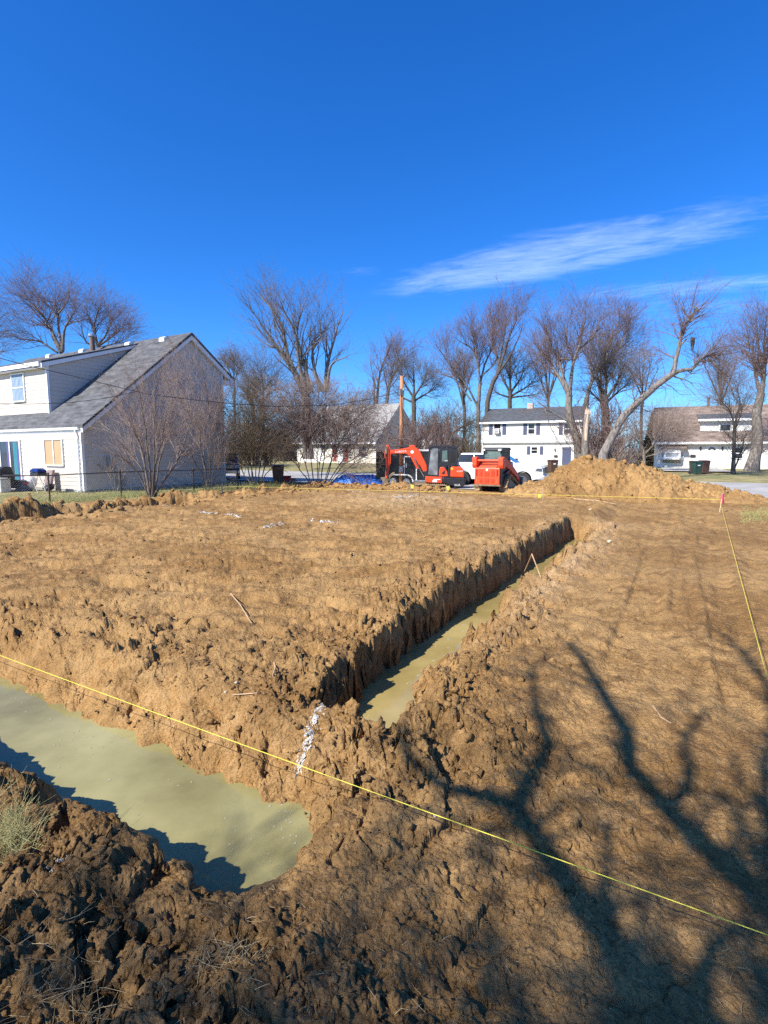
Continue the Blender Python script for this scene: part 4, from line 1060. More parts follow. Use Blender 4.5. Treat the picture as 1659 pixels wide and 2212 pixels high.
tree('bare_tree', 'thin dark bare tree standing between the bins and the pale stout tree', 'tree', 40,
     [(c4((1172, 1890), (1180, 1700), (1182, 1600), (1190, 1450)), .15, .11), (c4((1185, 1590), (1120, 1540), (1050, 1450)), .06, .015), (c4((1190, 1500), (1150, 1350), (1070, 1250), (980, 1150)), .07, .015), (c4((1190, 1450), (1230, 1260), (1180, 1100), (1110, 1030)), .08, .015), (c4((1200, 1480), (1260, 1300), (1290, 1150)), .07, .015), (c4((1172, 1870), (1240, 1700), (1262, 1600), (1285, 1430)), .07, .03)],
     70, 500, 1800, GT, 23, bark=BARKD, twig=TWIG, ratio=(0.62, .48, .5), up=(.12, .1, .1))
tree('bare_tree', 'small pale branching tree at the corner of the brown roofed house', 'tree', 44,
     [(c4((405, 1830), (400, 1700), (365, 1600)), .13, .1), (c4((365, 1610), (300, 1560), (240, 1500)), .06, .015), (c4((370, 1600), (340, 1500), (350, 1400)), .06, .015), (c4((400, 1720), (500, 1620), (620, 1500), (760, 1400)), .07, .015), (c4((405, 1740), (560, 1690), (680, 1600)), .05, .012), (c4((480, 1640), (520, 1500), (560, 1380)), .05, .012)],
     80, 600, 2200, GT, 24, bark=BARK, twig=TWIGP, up=(.1, .1, .1))
# broken stump
st_b = P(*c3((1240, 1600))[0], 44); st_b.z = .2
stump = thing('broken_trunk', 'broken pale splintered trunk standing beside the large grey tree', 'tree stump', tuple(st_b))
pts = [P(x, y, 44) - st_b for x, y in c3((1235, 1640), (1232, 1500), (1240, 1350), (1252, 1230))]; pts[0].z = -.2
mb = MB(); mb.tube(pts, [.36, .30, .27, .24], 10); mb.build('trunk', BARK, stump, True)
for k in range(7):
    a = k * .9; q = pts[3] + Vector((.17 * math.cos(a), .17 * math.sin(a), -.25)); hgt = random.uniform(.35, .95)
    MB().tube([q, q + Vector((.02, 0, hgt * .6)), q + Vector((.04 * math.cos(a), 0, hgt))], [.09, .07, .01], 5).build('splinter', SPLIT, stump)
sp_ = MB(); q0 = pts[2] + Vector((-.06, -.2, 0)); sp_.tube([q0 + Vector((0, .0, -.9)), q0 + Vector((0, .02, 0)), pts[3] + Vector((-.05, -.17, .2))], [.12, .16, .05], 7); sp_.build('bare_wood', SPLIT, stump)
# ivy and brush round the trunk beside it
def brush(name, label, cat, x0, x1, ytop, D, n, seed, m, gz=.2, r=None, spread=.5, group=None, depth=1.5, fixed_len=None, kinds=None):
    rng = np.random.default_rng(seed); r = r or D * .0004
    a = P(x0, 990, D); b = P(x1, 990, D); top = P(x0, ytop, D).z - gz
    cx = (a.x + b.x) / 2; root = thing(name, label, cat, (cx, D, gz), 0, group)
    K = 5; Pq = np.empty((n, K, 3)); Pq[:, 0] = np.stack([rng.uniform(a.x - cx, b.x - cx, n) * .7, rng.uniform(-depth, depth, n) * .6, np.full(n, -.1)], 1)
    d = np.stack([rng.normal(0, spread, n) + Pq[:, 0, 0] * .15, rng.normal(0, spread, n), np.ones(n)], 1); d /= np.linalg.norm(d, axis=1, keepdims=True); ln = top * rng.uniform(.45, 1.05, n)
    for i in range(1, K):
        d = d + rng.normal(size=(n, 3)) * .14; d /= np.linalg.norm(d, axis=1, keepdims=True); Pq[:, i] = Pq[:, i - 1] + d * (ln / (K - 1))[:, None]
    Rq = np.full((n, 1), r * 1.8) * np.linspace(1, .4, K)[None]
    v0, f0 = tubes(Pq, Rq, 4); link_mesh('stems', np_mesh('stems', v0, f0), m, root)
    P1, R1 = grow(Pq, Rq, n * 5, .4, 40, .15, rng, .2, 4, .15, r * .8); P2, R2 = grow(P1, R1, n * 14, .5, 40, .1, rng, .1, 3, .15, r * .7)
    v1, f1 = tubes(P1, R1, 3); v2, f2 = tubes(P2, R2, 3)
    link_mesh('twigs', np_mesh('twigs', np.vstack([v1, v2]), np.vstack([f1, f2 + len(v1)])), m, root)
    return root
brush('brush_thicket', 'tall reddish thicket of ivy and brush wrapped round a trunk behind the spoil heap', 'brush', 1262, 1325, 865, 47, 110, 31, TWIGR, spread=.16, depth=1.2)
brush('brush_thicket', 'tangle of thin brown branches lying behind the top of the spoil heap', 'brush', 1250, 1350, 965, 36, 60, 32, TWIG, spread=.7)
brush('brush_thicket', 'low brown scrub between the spoil heap and the brown roofed house', 'brush', 1325, 1420, 945, 62, 90, 33, TWIGP, spread=.5, depth=3)
brush('brush_thicket', 'reddish scrub behind the utility pole and the trailer', 'brush', 868, 960, 885, 52, 130, 34, TWIGR, spread=.35, depth=3)
brush('brush_thicket', 'brown leafy scrub left of the white house and above the excavator', 'brush', 950, 1035, 935, 70, 110, 35, TWIGD, spread=.4, depth=3)
tree('bare_tree', 'gnarled dark tree with brown dead leaves above the excavator cab', 'tree', 58,
     [([(978, 1010), (976, 960), (970, 935)], .34, .25), ([(970, 938), (945, 925), (915, 905)], .15, .03), ([(972, 936), (965, 905), (985, 885)], .14, .03), ([(974, 938), (1000, 920), (1030, 900)], .14, .03), ([(972, 945), (940, 945), (910, 935)], .1, .02)],
     80, 700, 2200, GT, 26, bark=BARKD, twig=TWIGD, up=(0, 0, 0), ratio=(0.62, .5, .5), wob=.2)
# evergreen at the brown roofed house
def evergreen(label, px, ytop, D, seed):
    b = P(px, 985, D); b.z = .25; top = P(px, ytop, D).z - .25
    root = thing('evergreen_tree', label, 'tree', tuple(b)); rng = np.random.default_rng(seed)
    MB().tube([(0, 0, -.2), (0, 0, top)], [.14, .02], 6).build('trunk', BARKD, root)
    n = 1500; z = rng.random(n) ** .8 * top; a = rng.random(n) * 6.283; rad = (1 - z / top) * top * .24 * (0.4 + .6 * rng.random(n)) + .1
    p0 = np.stack([np.cos(a) * rad * .2, np.sin(a) * rad * .2, z], 1); p1 = np.stack([np.cos(a) * rad, np.sin(a) * rad, z - .1 * rad + .25], 1)
    v, f = tubes(np.stack([p0, (p0 + p1) / 2 + [0, 0, .06], p1], 1), np.tile([.05, .09, .02], (n, 1)), 3)
    link_mesh('crown', np_mesh('crown', v, f), mat('evergreen_needles', (.045, .052, .028), .9, .4, 3, col2=(.10, .085, .05)), root)
evergreen('dark conical evergreen left of the brown roofed house', 1404, 895, 60, 4)

# more trees farther back that close the line
def back_tree(label, px, ytop, D, seed, wd):
    rng = np.random.default_rng(seed); limbs = [([(px, 1000), (px + rng.uniform(-4, 4), 900), (px + rng.uniform(-6, 6), 860)], .32, .24)]; b = limbs[0][0][-1]
    for k in range(6):
        dx = (k - 2.5) / 2.5 * wd * rng.uniform(.7, 1.1); top = ytop + abs(k - 2.5) / 2.5 * 35 * rng.uniform(.4, 1)
        limbs.append(([(b[0], b[1] + rng.uniform(0, 20)), (b[0] + dx * .45 + rng.uniform(-5, 5), b[1] - (b[1] - top) * .5), (b[0] + dx, top)], .17, .03))
    tree('bare_tree', label, 'tree', D, limbs, 60, 480, 1700, GT, seed, bark=BARKD, twig=TWIGF, trim=1.5, up=(.3, .2, .15))
back_tree('hazy bare tree behind the dead leafed tree above the excavator', 1000, 745, 95, 201, 40)
back_tree('hazy bare tree behind the middle of the charcoal roof', 1185, 705, 98, 202, 55)
back_tree('hazy bare tree behind the ivy thicket and the heap', 1300, 720, 92, 203, 55)
back_tree('hazy bare tree in the gap left of the brown roof', 1385, 745, 96, 204, 45)
back_tree('hazy bare tree behind the dormer of the brown roofed house', 1560, 735, 94, 205, 50)
back_tree('hazy bare tree behind the dense dark bush by the driveway', 545, 800, 90, 206, 30)
# the bushes along the fence
GB = 'leafless bushes along the chain link fence'
def bush(label, bx, by, stems, D, nb, nt_, seed, m, bark=BARK, spread=(26, 34), up=(.3, .2), group=GB, minr=.0045, l3=0.32, r0=.030):
    rng = np.random.default_rng(seed); g = G(bx, by, 0.02); D = g[1] if D is None else D
    base = np.array([P(bx, by, D).x, D, .02]); root = thing('bare_bush', label, 'bush', tuple(base), 0, group)
    Pq, Rq = [], []
    for pts in stems:
        st0 = pts[0]; w = []
        dz = rng.uniform(-.5, .5)
        L_ = 0
        for j, (x, y) in enumerate(pts):
            if j: L_ += math.hypot(x - pts[j - 1][0], y - pts[j - 1][1]) / FPX * D
            w.append(tuple(P(x, y, D + dz * L_ + rng.uniform(-.08, .08))))
        w = resample(w, 8); w[2:] += rng.normal(size=(6, 3)) * .05; Pq.append(w - base); r = r0 * rng.uniform(.8, 1.35); Rq.append(np.linspace(r, r * .28, 8))
    Pq, Rq = np.array(Pq), np.array(Rq); Pq[:, 0, 2] = -.1
    v0, f0 = tubes(Pq, Rq, 6); link_mesh('stems', np_mesh('stems', v0, f0), bark, root, True)
    P1, R1 = grow(Pq, Rq, nb, .5, spread[0], up[0], rng, .25, 5, .10, minr * 1.3, .3)
    P2, R2 = grow(P1, R1, nt_, .5, spread[1], up[1], rng, .15, 3, .10, minr, .2)
    P3, R3 = grow(P2, R2, int(nt_ * 1.25), .5, spread[1], up[1], rng, .15, 3, .10, minr * .8, .15, lfix=l3)
    a, b, c = tubes(P1, R1, 4), tubes(P2, R2, 3), tubes(P3, R3, 3)
    link_mesh('twigs', np_mesh('twigs', np.vstack([a[0], b[0], c[0]]), np.vstack([a[1], b[1] + len(a[0]), c[1] + len(a[0]) + len(b[0])])), m, root)
bush('vase shaped bare bush with pale shoots in front of the gable wall', 325, 1072,
     [[(320, 1072), (300, 1000), (262, 945), (215, 915)], [(322, 1072), (310, 990), (285, 920), (240, 850)], [(326, 1072), (322, 980), (310, 900), (290, 820)], [(328, 1072), (335, 980), (335, 880), (345, 800)], [(330, 1072), (350, 990), (365, 900), (375, 830)], [(332, 1070), (372, 1010), (400, 950), (412, 900)], [(322, 1072), (290, 1010), (235, 975), (190, 960)], [(334, 1070), (360, 1030), (395, 985), (420, 970)], [(324, 1072), (315, 1010), (300, 950), (270, 870)], [(330, 1072), (338, 1000), (355, 930), (350, 860)]],
     None, 150, 1500, 41, TWIGP, bark=BARKM, minr=.0036, r0=.040)
bush('paler bare bush nearest the rear corner of the gable wall', 452, 1058,
     [[(448, 1058), (440, 990), (420, 920), (385, 830)], [(450, 1058), (448, 980), (430, 880), (400, 800)], [(452, 1058), (455, 970), (450, 880), (440, 810)], [(455, 1058), (465, 980), (470, 900), (478, 850)], [(446, 1058), (425, 1000), (400, 960), (380, 940)], [(457, 1056), (475, 1000), (488, 960), (492, 920)], [(450, 1058), (435, 960), (412, 890), (375, 860)]],
     None, 150, 1700, 42, TWIGP, bark=BARKM, minr=.004)
bush('dense dark bare bush left of the brown trash bin by the fence', 552, 1050,
     [[(545, 1050), (530, 1000), (505, 950), (488, 905)], [(548, 1050), (540, 980), (520, 920), (505, 870)], [(552, 1050), (552, 970), (545, 900), (540, 865)], [(556, 1050), (565, 980), (575, 920), (580, 875)], [(560, 1050), (580, 990), (600, 945), (612, 915)], [(545, 1050), (520, 1010), (500, 985), (492, 960)], [(560, 1048), (585, 1010), (605, 985), (618, 960)], [(550, 1050), (535, 990), (525, 950), (530, 890)], [(556, 1050), (575, 1000), (560, 940), (560, 880)]],
     29.5, 400, 3900, 43, TWIGD, bark=BARKD, spread=(42, 46), up=(.06, .03), minr=.006)
bush('widest bare bush in the middle, beside the blue tarpaulin', 690, 1047,
     [[(672, 1047), (655, 990), (625, 930), (600, 880)], [(678, 1047), (668, 970), (645, 900), (620, 850)], [(686, 1047), (684, 960), (672, 890), (660, 845)], [(692, 1047), (700, 970), (700, 900), (705, 850)], [(698, 1047), (720, 980), (740, 910), (755, 860)], [(704, 1047), (745, 990), (780, 940), (810, 900)], [(710, 1045), (760, 1005), (810, 965), (845, 935)], [(672, 1047), (640, 1000), (610, 960), (592, 930)], [(700, 1047), (735, 960), (770, 900), (800, 870)], [(690, 1047), (690, 990), (720, 930), (730, 870)], [(708, 1047), (740, 1010), (770, 990), (800, 950)]],
     31.0, 560, 6800, 44, TWIGP, bark=BARK, spread=(40, 46), up=(.10, .05), minr=.0065, l3=.42)
bush('small weedy sapling at the fence in front of the house corner', 250, 1063,
     [[(250, 1066), (245, 1010), (240, 985)], [(252, 1066), (262, 1030), (262, 1000)], [(248, 1066), (236, 1030), (215, 1000)]], None, 30, 80, 45, TWIGP, spread=(30, 34), r0=.016)
# low far woods closing the view between the houses
def far_woods():
    rng = np.random.default_rng(77); n = 330
    X = np.concatenate([rng.uniform(-60, 75, n)]); Y = rng.uniform(95, 135, n)
    hgt = rng.uniform(3.5, 9.0, n) * (0.8 + .3 * np.sin(X * .11))
    K = 4; Pq = np.empty((n, K, 3)); Pq[:, 0] = np.stack([X, Y, np.zeros(n)], 1); d = np.stack([rng.normal(0, .15, n), rng.normal(0, .15, n), np.ones(n)], 1)
    for i in range(1, K): d = d + rng.normal(size=(n, 3)) * .08; Pq[:, i] = Pq[:, i - 1] + d * (hgt / (K - 1))[:, None]
    Rq = np.full((n, 1), .11) * np.linspace(1, .3, K)[None]
    P1, R1 = grow(Pq, Rq, n * 7, .5, 40, .2, rng, .15, 4, .14, .04); P2, R2 = grow(P1, R1, n * 24, .55, 38, .15, rng, .1, 3, .14, .035)
    a, b, c = tubes(Pq, Rq, 3), tubes(P1, R1, 3), tubes(P2, R2, 3)
    o = link_mesh('far_woods', np_mesh('far_woods', np.vstack([a[0], b[0], c[0]]), np.vstack([a[1], b[1] + len(a[0]), c[1] + len(a[0]) + len(b[0])])), TWIGF)
    tag(o, 'bare grey brown woods closing the view far behind the houses', 'woods', kind='stuff')
far_woods()
for i, (x0, x1, yt, D, lb) in enumerate([(490, 600, 905, 62, 'dark brown hedge behind the dense bush beyond the driveway'), (590, 660, 900, 88, 'greyish scrub behind the left end of the cream house')]):
    brush('brush_thicket', lb, 'brush', x0, x1, yt, D, 120, 50 + i, (TWIGD, TWIGF)[i], spread=.4, depth=3)

# ---- the tree behind the photographer that throws the branching shadow over the foreground
def shadow_tree():
    kx, ky = -TO_SUN.x / TO_SUN.z, -TO_SUN.y / TO_SUN.z
    def up(px, py, h):
        gx, gy = G(px, py, 0.0); return (gx - kx * h, gy - ky * h, h)
    HS = 0.70
    def up(px, py, h, _u=up): return _u(px, py, h * HS)
    base = (-3.6, -3.3, 0.0)
    f6 = (-3.0, -2.5, 4.0)
    limbs = [([base, (-3.5, -3.15, 1.6), (-3.2, -2.8, 3.0), f6], .26, .17)]
    A_ = [f6, up(1480, 2330, 6.4), up(1370, 2120, 7.0), up(1260, 1950, 7.5), up(1150, 1800, 8.0), up(1112, 1738, 8.2)]
    limbs.append((A_, .10, .055))
    limbs.append(([up(1112, 1738, 8.2), up(1040, 1718, 8.5), up(950, 1695, 8.8), up(900, 1640, 9.2), up(880, 1570, 9.6)], .06, .02))
    limbs.append(([up(1112, 1738, 8.2), up(1150, 1670, 8.6), up(1178, 1600, 9.0), up(1160, 1520, 9.5), up(1150, 1440, 10)], .055, .02))
    Bm = [f6, up(1800, 2160, 6.6), up(1659, 1950, 7.4), up(1560, 1862, 7.8), up(1440, 1745, 8.3), up(1352, 1645, 8.8)]
    limbs.append((Bm, .11, .055))
    limbs.append(([up(1352, 1645, 8.8), up(1347, 1575, 9.2), up(1290, 1480, 9.8), up(1252, 1415, 10.4), up(1225, 1385, 10.8)], .06, .03))
    limbs.append(([up(1440, 1745, 8.3), up(1490, 1660, 9.0), up(1478, 1590, 9.5), up(1530, 1520, 10.2)], .045, .02))
    limbs.append(([up(1800, 2160, 6.6), up(1720, 1820, 8.4), up(1610, 1700, 9.2), up(1580, 1620, 9.8)], .06, .02))
    limbs.append(([up(1720, 1820, 8.4), up(1690, 1540, 10), up(1600, 1400, 11), up(1540, 1350, 11.5)], .06, .02))
    limbs.append(([f6, up(1500, 2420, 7.4), up(1400, 2300, 8.2), up(1330, 2200, 9.0), up(1290, 2120, 9.8)], .09, .02))
    limbs.append(([f6, up(1800, 2500, 7.0), up(1560, 2250, 8.0), up(1420, 2080, 8.8)], .10, .03))
    limbs.append(([(-3.2, -2.8, 3.0), (-4.4, -3.6, 4.6), (-5.6, -4.6, 6.4)], .10, .03))
    for a_ in ([(1620, 2330, 7.4), (1500, 2190, 8.4), (1380, 2080, 9.2), (1330, 1990, 9.8)], [(1750, 2420, 7.4), (1659, 2180, 8.4), (1600, 2050, 9.2), (1640, 1940, 9.9)],
               [(1250, 2420, 7.6), (1160, 2250, 8.6), (1060, 2130, 9.4), (1000, 2010, 10.2)], [(900, 2450, 7.6), (700, 2280, 8.6), (520, 2180, 9.6), (330, 2110, 10.4)], [(500, 2420, 8.4), (260, 2240, 9.4), (60, 2080, 10.4)], [(1700, 2150, 7.6), (1650, 1720, 9.2), (1659, 1500, 10.6), (1620, 1420, 11.2)]):
        limbs.append(([f6] + [up(*q) for q in a_], .060, .015))
    tree('shade_tree', 'bare tree behind the photographer whose branches shade the foreground', 'tree', 8, limbs, 120, 620, 900, None, 71, bark=BARK, twig=TWIG, world=True,
         ratio=(.30, .4, .5), up=(.05, .1, .1), minr=.009, basept=base, wob=.15, l2=.6, l3=.35, lmax1=1.5)
shadow_tree()

# ---------------------------------------------------------------- machines
ORANGE = mat('orange_machine_paint', (0.78, 0.075, 0.018), 0.38, 0.07, 2.5)
ORANGED = mat('dusty_orange_paint', (0.66, 0.085, 0.03), 0.55, 0.12, 4)
BLACKM = mat('black_machine_paint', (0.022, 0.023, 0.026), 0.42, 0.25, 4)
DGREY = mat('dark_grey_steel', (0.075, 0.078, 0.082), 0.5, 0.2, 5)
MUDRUB = mat('muddy_rubber', (0.16, 0.115, 0.070), 0.9, 0.4, 5, 0.01, 14, col2=(0.32, 0.23, 0.13))
RUBBER = mat('black_rubber', (0.02, 0.02, 0.02), 0.8, 0.3, 8)
CHROME = mat('bright_rod', (0.62, 0.62, 0.62), 0.2, 0.05, 5, metal=0.9)
MUDST = mat('muddy_steel', (0.10, 0.075, 0.05), 0.8, 0.4, 6, 0.008, 18, col2=(0.20, 0.15, 0.09))
CABGL = mat('cab_glass', (0.10, 0.155, 0.145), 0.06, 0.3, 1.8, spec=0.6)
WDEC = mat('white_decal', (0.82, 0.80, 0.76), 0.5, 0.03, 4)
WTRUCK = mat('white_car_paint', (0.80, 0.81, 0.82), 0.22, 0.02, 3)
LAMPG = mat('lamp_lens', (0.70, 0.72, 0.74), 0.12, 0.06, 6)
YELST = mat('amber_decal', (0.80, 0.42, 0.03), 0.5, 0.05, 4)
DKBLUE = mat('dark_blue_car_paint', (0.018, 0.035, 0.10), 0.2, 0.06, 3)
CARGL = mat('car_glass', (0.010, 0.012, 0.016), 0.05, 0.2, 3, spec=0.6)
TRAILB = mat('black_trailer_panel', (0.020, 0.021, 0.023), 0.25, 0.2, 1.4)

def track(parent, prof, y0, y1, wheels, name='track', belt=MUDRUB):
    """belt round an outline (x,z), with cleats and wheels; lies between y0 and y1"""
    n = len(prof); th = .05; cx = sum(p[0] for p in prof) / n; cz = sum(p[1] for p in prof) / n
    dense = []
    for i in range(n):
        a, b = Vector(prof[i]), Vector(prof[(i + 1) % n]); k = max(1, int((b - a).length / .1))
        for j in range(k): dense.append(a.lerp(b, j / k))
    m = len(dense); mb = MB()
    nrm = []
    for i in range(m):
        tg = (dense[(i + 1) % m] - dense[i - 1]).normalized(); nv = Vector((tg.y, -tg.x))
        if nv.dot(dense[i] - Vector((cx, cz))) < 0: nv = -nv
        nrm.append(nv)
    vs_ = []
    for i in range(m):
        o = dense[i]; q = dense[i] - nrm[i] * th
        vs_ += [(o.x, y0, o.y), (o.x, y1, o.y), (q.x, y1, q.y), (q.x, y0, q.y)]
    fs_ = []
    for i in range(m):
        a, b = 4 * i, 4 * ((i + 1) % m)
        for k in range(4): fs_.append((a + k, b + k, b + (k + 1) % 4, a + (k + 1) % 4))
    mb.add(vs_, fs_)
    o = mb.build(name, belt, parent)
    cl = MB()
    for i in range(0, m):
        p = dense[i]; nv = nrm[i]; tg = Vector((nv.y, -nv.x)) * .028
        a, b = p + nv * .002, p + nv * .035
        cl.add([(a.x - tg.x, y0 + .01, a.y - tg.y), (a.x + tg.x, y0 + .01, a.y + tg.y), (b.x + tg.x * .6, y0 + .01, b.y + tg.y * .6), (b.x - tg.x * .6, y0 + .01, b.y - tg.y * .6),
                (a.x - tg.x, y1 - .01, a.y - tg.y), (a.x + tg.x, y1 - .01, a.y + tg.y), (b.x + tg.x * .6, y1 - .01, b.y + tg.y * .6), (b.x - tg.x * .6, y1 - .01, b.y - tg.y * .6)],
               [(0, 1, 2, 3), (7, 6, 5, 4), (0, 4, 5, 1), (3, 2, 6, 7), (0, 3, 7, 4), (1, 5, 6, 2)])
    tag(cl.build('cleats', belt, o), kind='stuff')
    for wx, wz, r in wheels:
        MB().lathe([(r * .4, 0), (r, .02), (r, (y1 - y0) - .06), (r * .4, (y1 - y0) - .04)], wx, wz, 14, 'y', y0 + .02).build('track_wheel', MUDST, o)
    return o

def excavator():
    K = 28.6 / 1250 / 7.213; b = P(945, 1052, 28.6)
    x_ = lambda c: (c - 950) * K
    z_ = lambda c: (893 - c) * K
    q = lambda *p: [(x_(a), z_(c)) for a, c in p]
    X0 = P(932.5, 1040, 28.6).x; root = thing('excavator', 'orange and black mini excavator with its boom arched to the left', 'excavator', (X0, 28.6, hz(X0, 28.6) - .02), -.06)
    prof = q((640, 880), (622, 840), (628, 800), (660, 768), (1150, 775), (1225, 800), (1268, 845), (1262, 885), (1220, 900), (700, 905))
    for y0 in (-.95, .55): track(root, prof, y0, y0 + .40, [(x_(690), z_(838), .16), (x_(1195), z_(850), .16), (x_(800), z_(872), .09), (x_(920), z_(872), .09), (x_(1040), z_(872), .09)])
    MB().box(x_(720), x_(1180), -.53, .53, z_(850), z_(770)).box(x_(850), x_(1060), -.3, .3, z_(769), z_(748)).build('undercarriage', MUDST, root, bevel=.02)
    bl = MB(); bl.prism([(x_(1330), z_(895)), (x_(1300), z_(860)), (x_(1310), z_(790)), (x_(1335), z_(792)), (x_(1330), z_(860)), (x_(1352), z_(893))], 'y', -.92, .92); bl.box(x_(1150), x_(1299), -.2, -.1, z_(845), z_(815)); bl.box(x_(1150), x_(1299), .1, .2, z_(845), z_(815)); bl.build('dozer_blade', BLACKM, root)
    # house
    MB().prism(q((840, 640), (1113, 650), (1113, 752), (905, 745), (850, 735), (838, 690)), 'y', -.86, .86).build('side_panel', ORANGE, root, bevel=.03)
    cw = MB(); cw.prism(q((1116, 655), (1490, 668), (1492, 760), (1470, 800), (1400, 815), (1240, 790), (1160, 760), (1116, 750)), 'y', -.84, .84); cwo = cw.build('counterweight', BLACKM, root, bevel=.05)
    hd = MB(); hd.prism(q((1242, 655), (1246, 490), (1275, 474), (1400, 480), (1448, 505), (1470, 560), (1472, 662)), 'y', -.80, .80); hood = hd.build('engine_hood', ORANGE, root, bevel=.06)
    MB().box(x_(1250), x_(1292), -.812, -.801, z_(535), z_(500)).build('amber_decal', YELST, hood)
    lettering('KX057', .11, WDEC, hood, (x_(1400), -.803, z_(558)), (math.radians(90), 0, 0))
    lettering('ALIA', .15, WDEC, cwo, (x_(1360), -.843, z_(782)), (math.radians(90), 0, 0))
    MB().box(x_(955), x_(1030), -.872, -.861, z_(735), z_(705)).build('decal', WDEC, root)
    MB().box(x_(965), x_(1085), -.872, -.861, z_(698), z_(684)).build('decal', WDEC, root)
    # cab
    fr = MB(); y0, y1 = -.80, .12
    def bar(*p, w=.05):
        for yy in (y0, y1): fr.prism(q(*p), 'y', yy - .0, yy + w)
    bar((846, 640), (872, 640), (925, 165), (900, 160)); bar((1040, 645), (1060, 645), (1062, 165), (1040, 165)); bar((1220, 655), (1245, 655), (1243, 165), (1222, 160)); bar((1330, 470), (1368, 455), (1360, 200), (1335, 160))
    fr.prism(q((890, 170), (925, 140), (1200, 132), (1335, 148), (1360, 175), (1340, 188), (1210, 172), (930, 178)), 'y', y0 - .01, y1 + .06)
    bar((870, 615), (1040, 625), (1040, 645), (860, 642)); bar((1230, 430), (1350, 420), (1345, 470), (1230, 475)); bar((1050, 420), (1225, 405), (1225, 485), (1190, 470), (1130, 480), (1052, 490))
    bar((1052, 480), (1075, 500), (1060, 640), (1048, 640)); bar((1205, 480), (1225, 470), (1226, 650), (1200, 640))
    fr.box(x_(1225), x_(1370), y0 + .05, y1, z_(475), z_(430)); fr.box(x_(846), x_(875), y0 + .05, y1, z_(642), z_(600))
    cab = fr.build('cab_frame', BLACKM, root, bevel=.012)
    MB().prism(q((876, 610), (925, 182), (1038, 178), (1036, 620)), 'y', y0 + .02, y0 + .03).build('door_glass', mat('dusty_glass', (.10, .11, .115), .08, .5, 1.2, spec=.5, col2=(.26, .28, .29)), cab)
    MB().prism(q((1064, 420), (1064, 185), (1220, 180), (1222, 410)), 'y', y0 + .02, y0 + .03).build('side_glass', GLASSB, cab)
    MB().prism(q((1105, 400), (1110, 225), (1190, 215), (1198, 395)), 'y', y0 + .005, y0 + .018).build('side_glass', CABGL, cab)
    MB().prism(q((1247, 428), (1247, 185), (1335, 190), (1340, 420)), 'y', y0 + .02, y0 + .03).build('rear_glass', GLASSB, cab)
    MB().box(x_(1150), x_(1200), y0 - .006, y0 + .004, z_(392), z_(383)).build('decal', WDEC, cab)
    MB().prism(q((1062, 640), (1062, 560), (1075, 500), (1110, 484), (1150, 500), (1195, 560), (1208, 640)), 'y', y0 - .015, y0 + .10).build('fuel_door', ORANGE, root, bevel=.02)
    MB().prism(q((1100, 590), (1165, 530), (1155, 600), (1130, 612)), 'y', y0 - .02, y0 - .0155).build('vent', BLACKM, root)
    MB().box(x_(900), x_(1040), -.5, -.1, z_(620), z_(520)).box(x_(1000), x_(1050), -.5, -.1, z_(520), z_(320)).build('seat', DGREY, cab)
    MB().tube([(x_(1352), y0 - .02, z_(455)), (x_(1378), y0 - .02, z_(400)), (x_(1385), y0 - .02, z_(330))], .012, 6).build('grab_rail', DGREY, cab)
    MB().box(x_(880), x_(925), y0 - .05, y0 + .07, z_(180), z_(155)).build('work_lamp', BLACKM, cab)
    # boom, stick, cylinders and bucket lie on the plane y about -0.25 of the swing post
    yb0, yb1 = -.52, -.22
    MB().box(x_(800), x_(880), -.6, -.12, z_(700), z_(560)).build('swing_post', BLACKM, root, bevel=.02)
    bm = MB(); bm.prism(q((822, 600), (600, 300), (560, 305), (530, 272), (272, 268), (262, 214), (470, 188), (565, 168), (578, 135), (655, 128), (668, 165), (735, 210), (858, 455), (868, 545)), 'y', yb0, yb1)
    boom = bm.build('boom', ORANGE, root, bevel=.018)
    lettering('KUBOTA', .15, WDEC, boom, (x_(430), yb0 - .004, z_(238)), (math.radians(90), math.radians(-4), 0))
    MB().lathe([(.085, 0), (.085, .008)], x_(618), z_(243), 18, 'y', yb0 - .009).build('badge', WDEC, boom)
    cy = MB(); cy.tube([(x_(596), -.62, z_(300)), (x_(715), -.62, z_(520))], .055, 10); cyl = cy.build('boom_cylinder', ORANGE, boom)
    MB().tube([(x_(640), -.62, z_(330)), (x_(818), -.62, z_(645))], .032, 8).build('cylinder_rod', CHROME, cyl)
    MB().tube([(x_(690), -.67, z_(395)), (x_(800), -.67, z_(600))], .018, 6).build('hose', RUBBER, cyl)
    c2_ = MB(); c2_.tube([(x_(235), -.37, z_(160)), (x_(575), -.37, z_(150))], .030, 8); ac = c2_.build('arm_cylinder', BLACKM, boom)
    MB().tube([(x_(400), -.37, z_(155)), (x_(600), -.37, z_(150))], .055, 8).build('cylinder_barrel', BLACKM, ac)
    sk = MB(); sk.prism(q((190, 128), (232, 128), (262, 200), (284, 262), (262, 290), (262, 420), (238, 500), (208, 682), (172, 682), (176, 560), (186, 420), (165, 330), (162, 250)), 'y', yb0 + .02, yb1 - .02)
    stick = sk.build('stick', ORANGE, root, bevel=.015)
    MB().prism(q((168, 250), (185, 150), (215, 150), (205, 240), (190, 330)), 'y', yb0 - .03, yb0 + .015).build('stick_link', MUDST, stick)
    MB().tube([(x_(225), -.56, z_(180)), (x_(215), -.56, z_(450)), (x_(196), -.56, z_(560))], .022, 6).build('hose', RUBBER, stick)
    MB().tube([(x_(180), -.57, z_(270)), (x_(192), -.57, z_(640))], .030, 6).build('bucket_cylinder', BLACKM, stick)
    bk = MB()
    arc = q((90, 670), (185, 665), (215, 700), (232, 745), (215, 800), (175, 850), (130, 860), (95, 840), (120, 790), (135, 745), (120, 700))
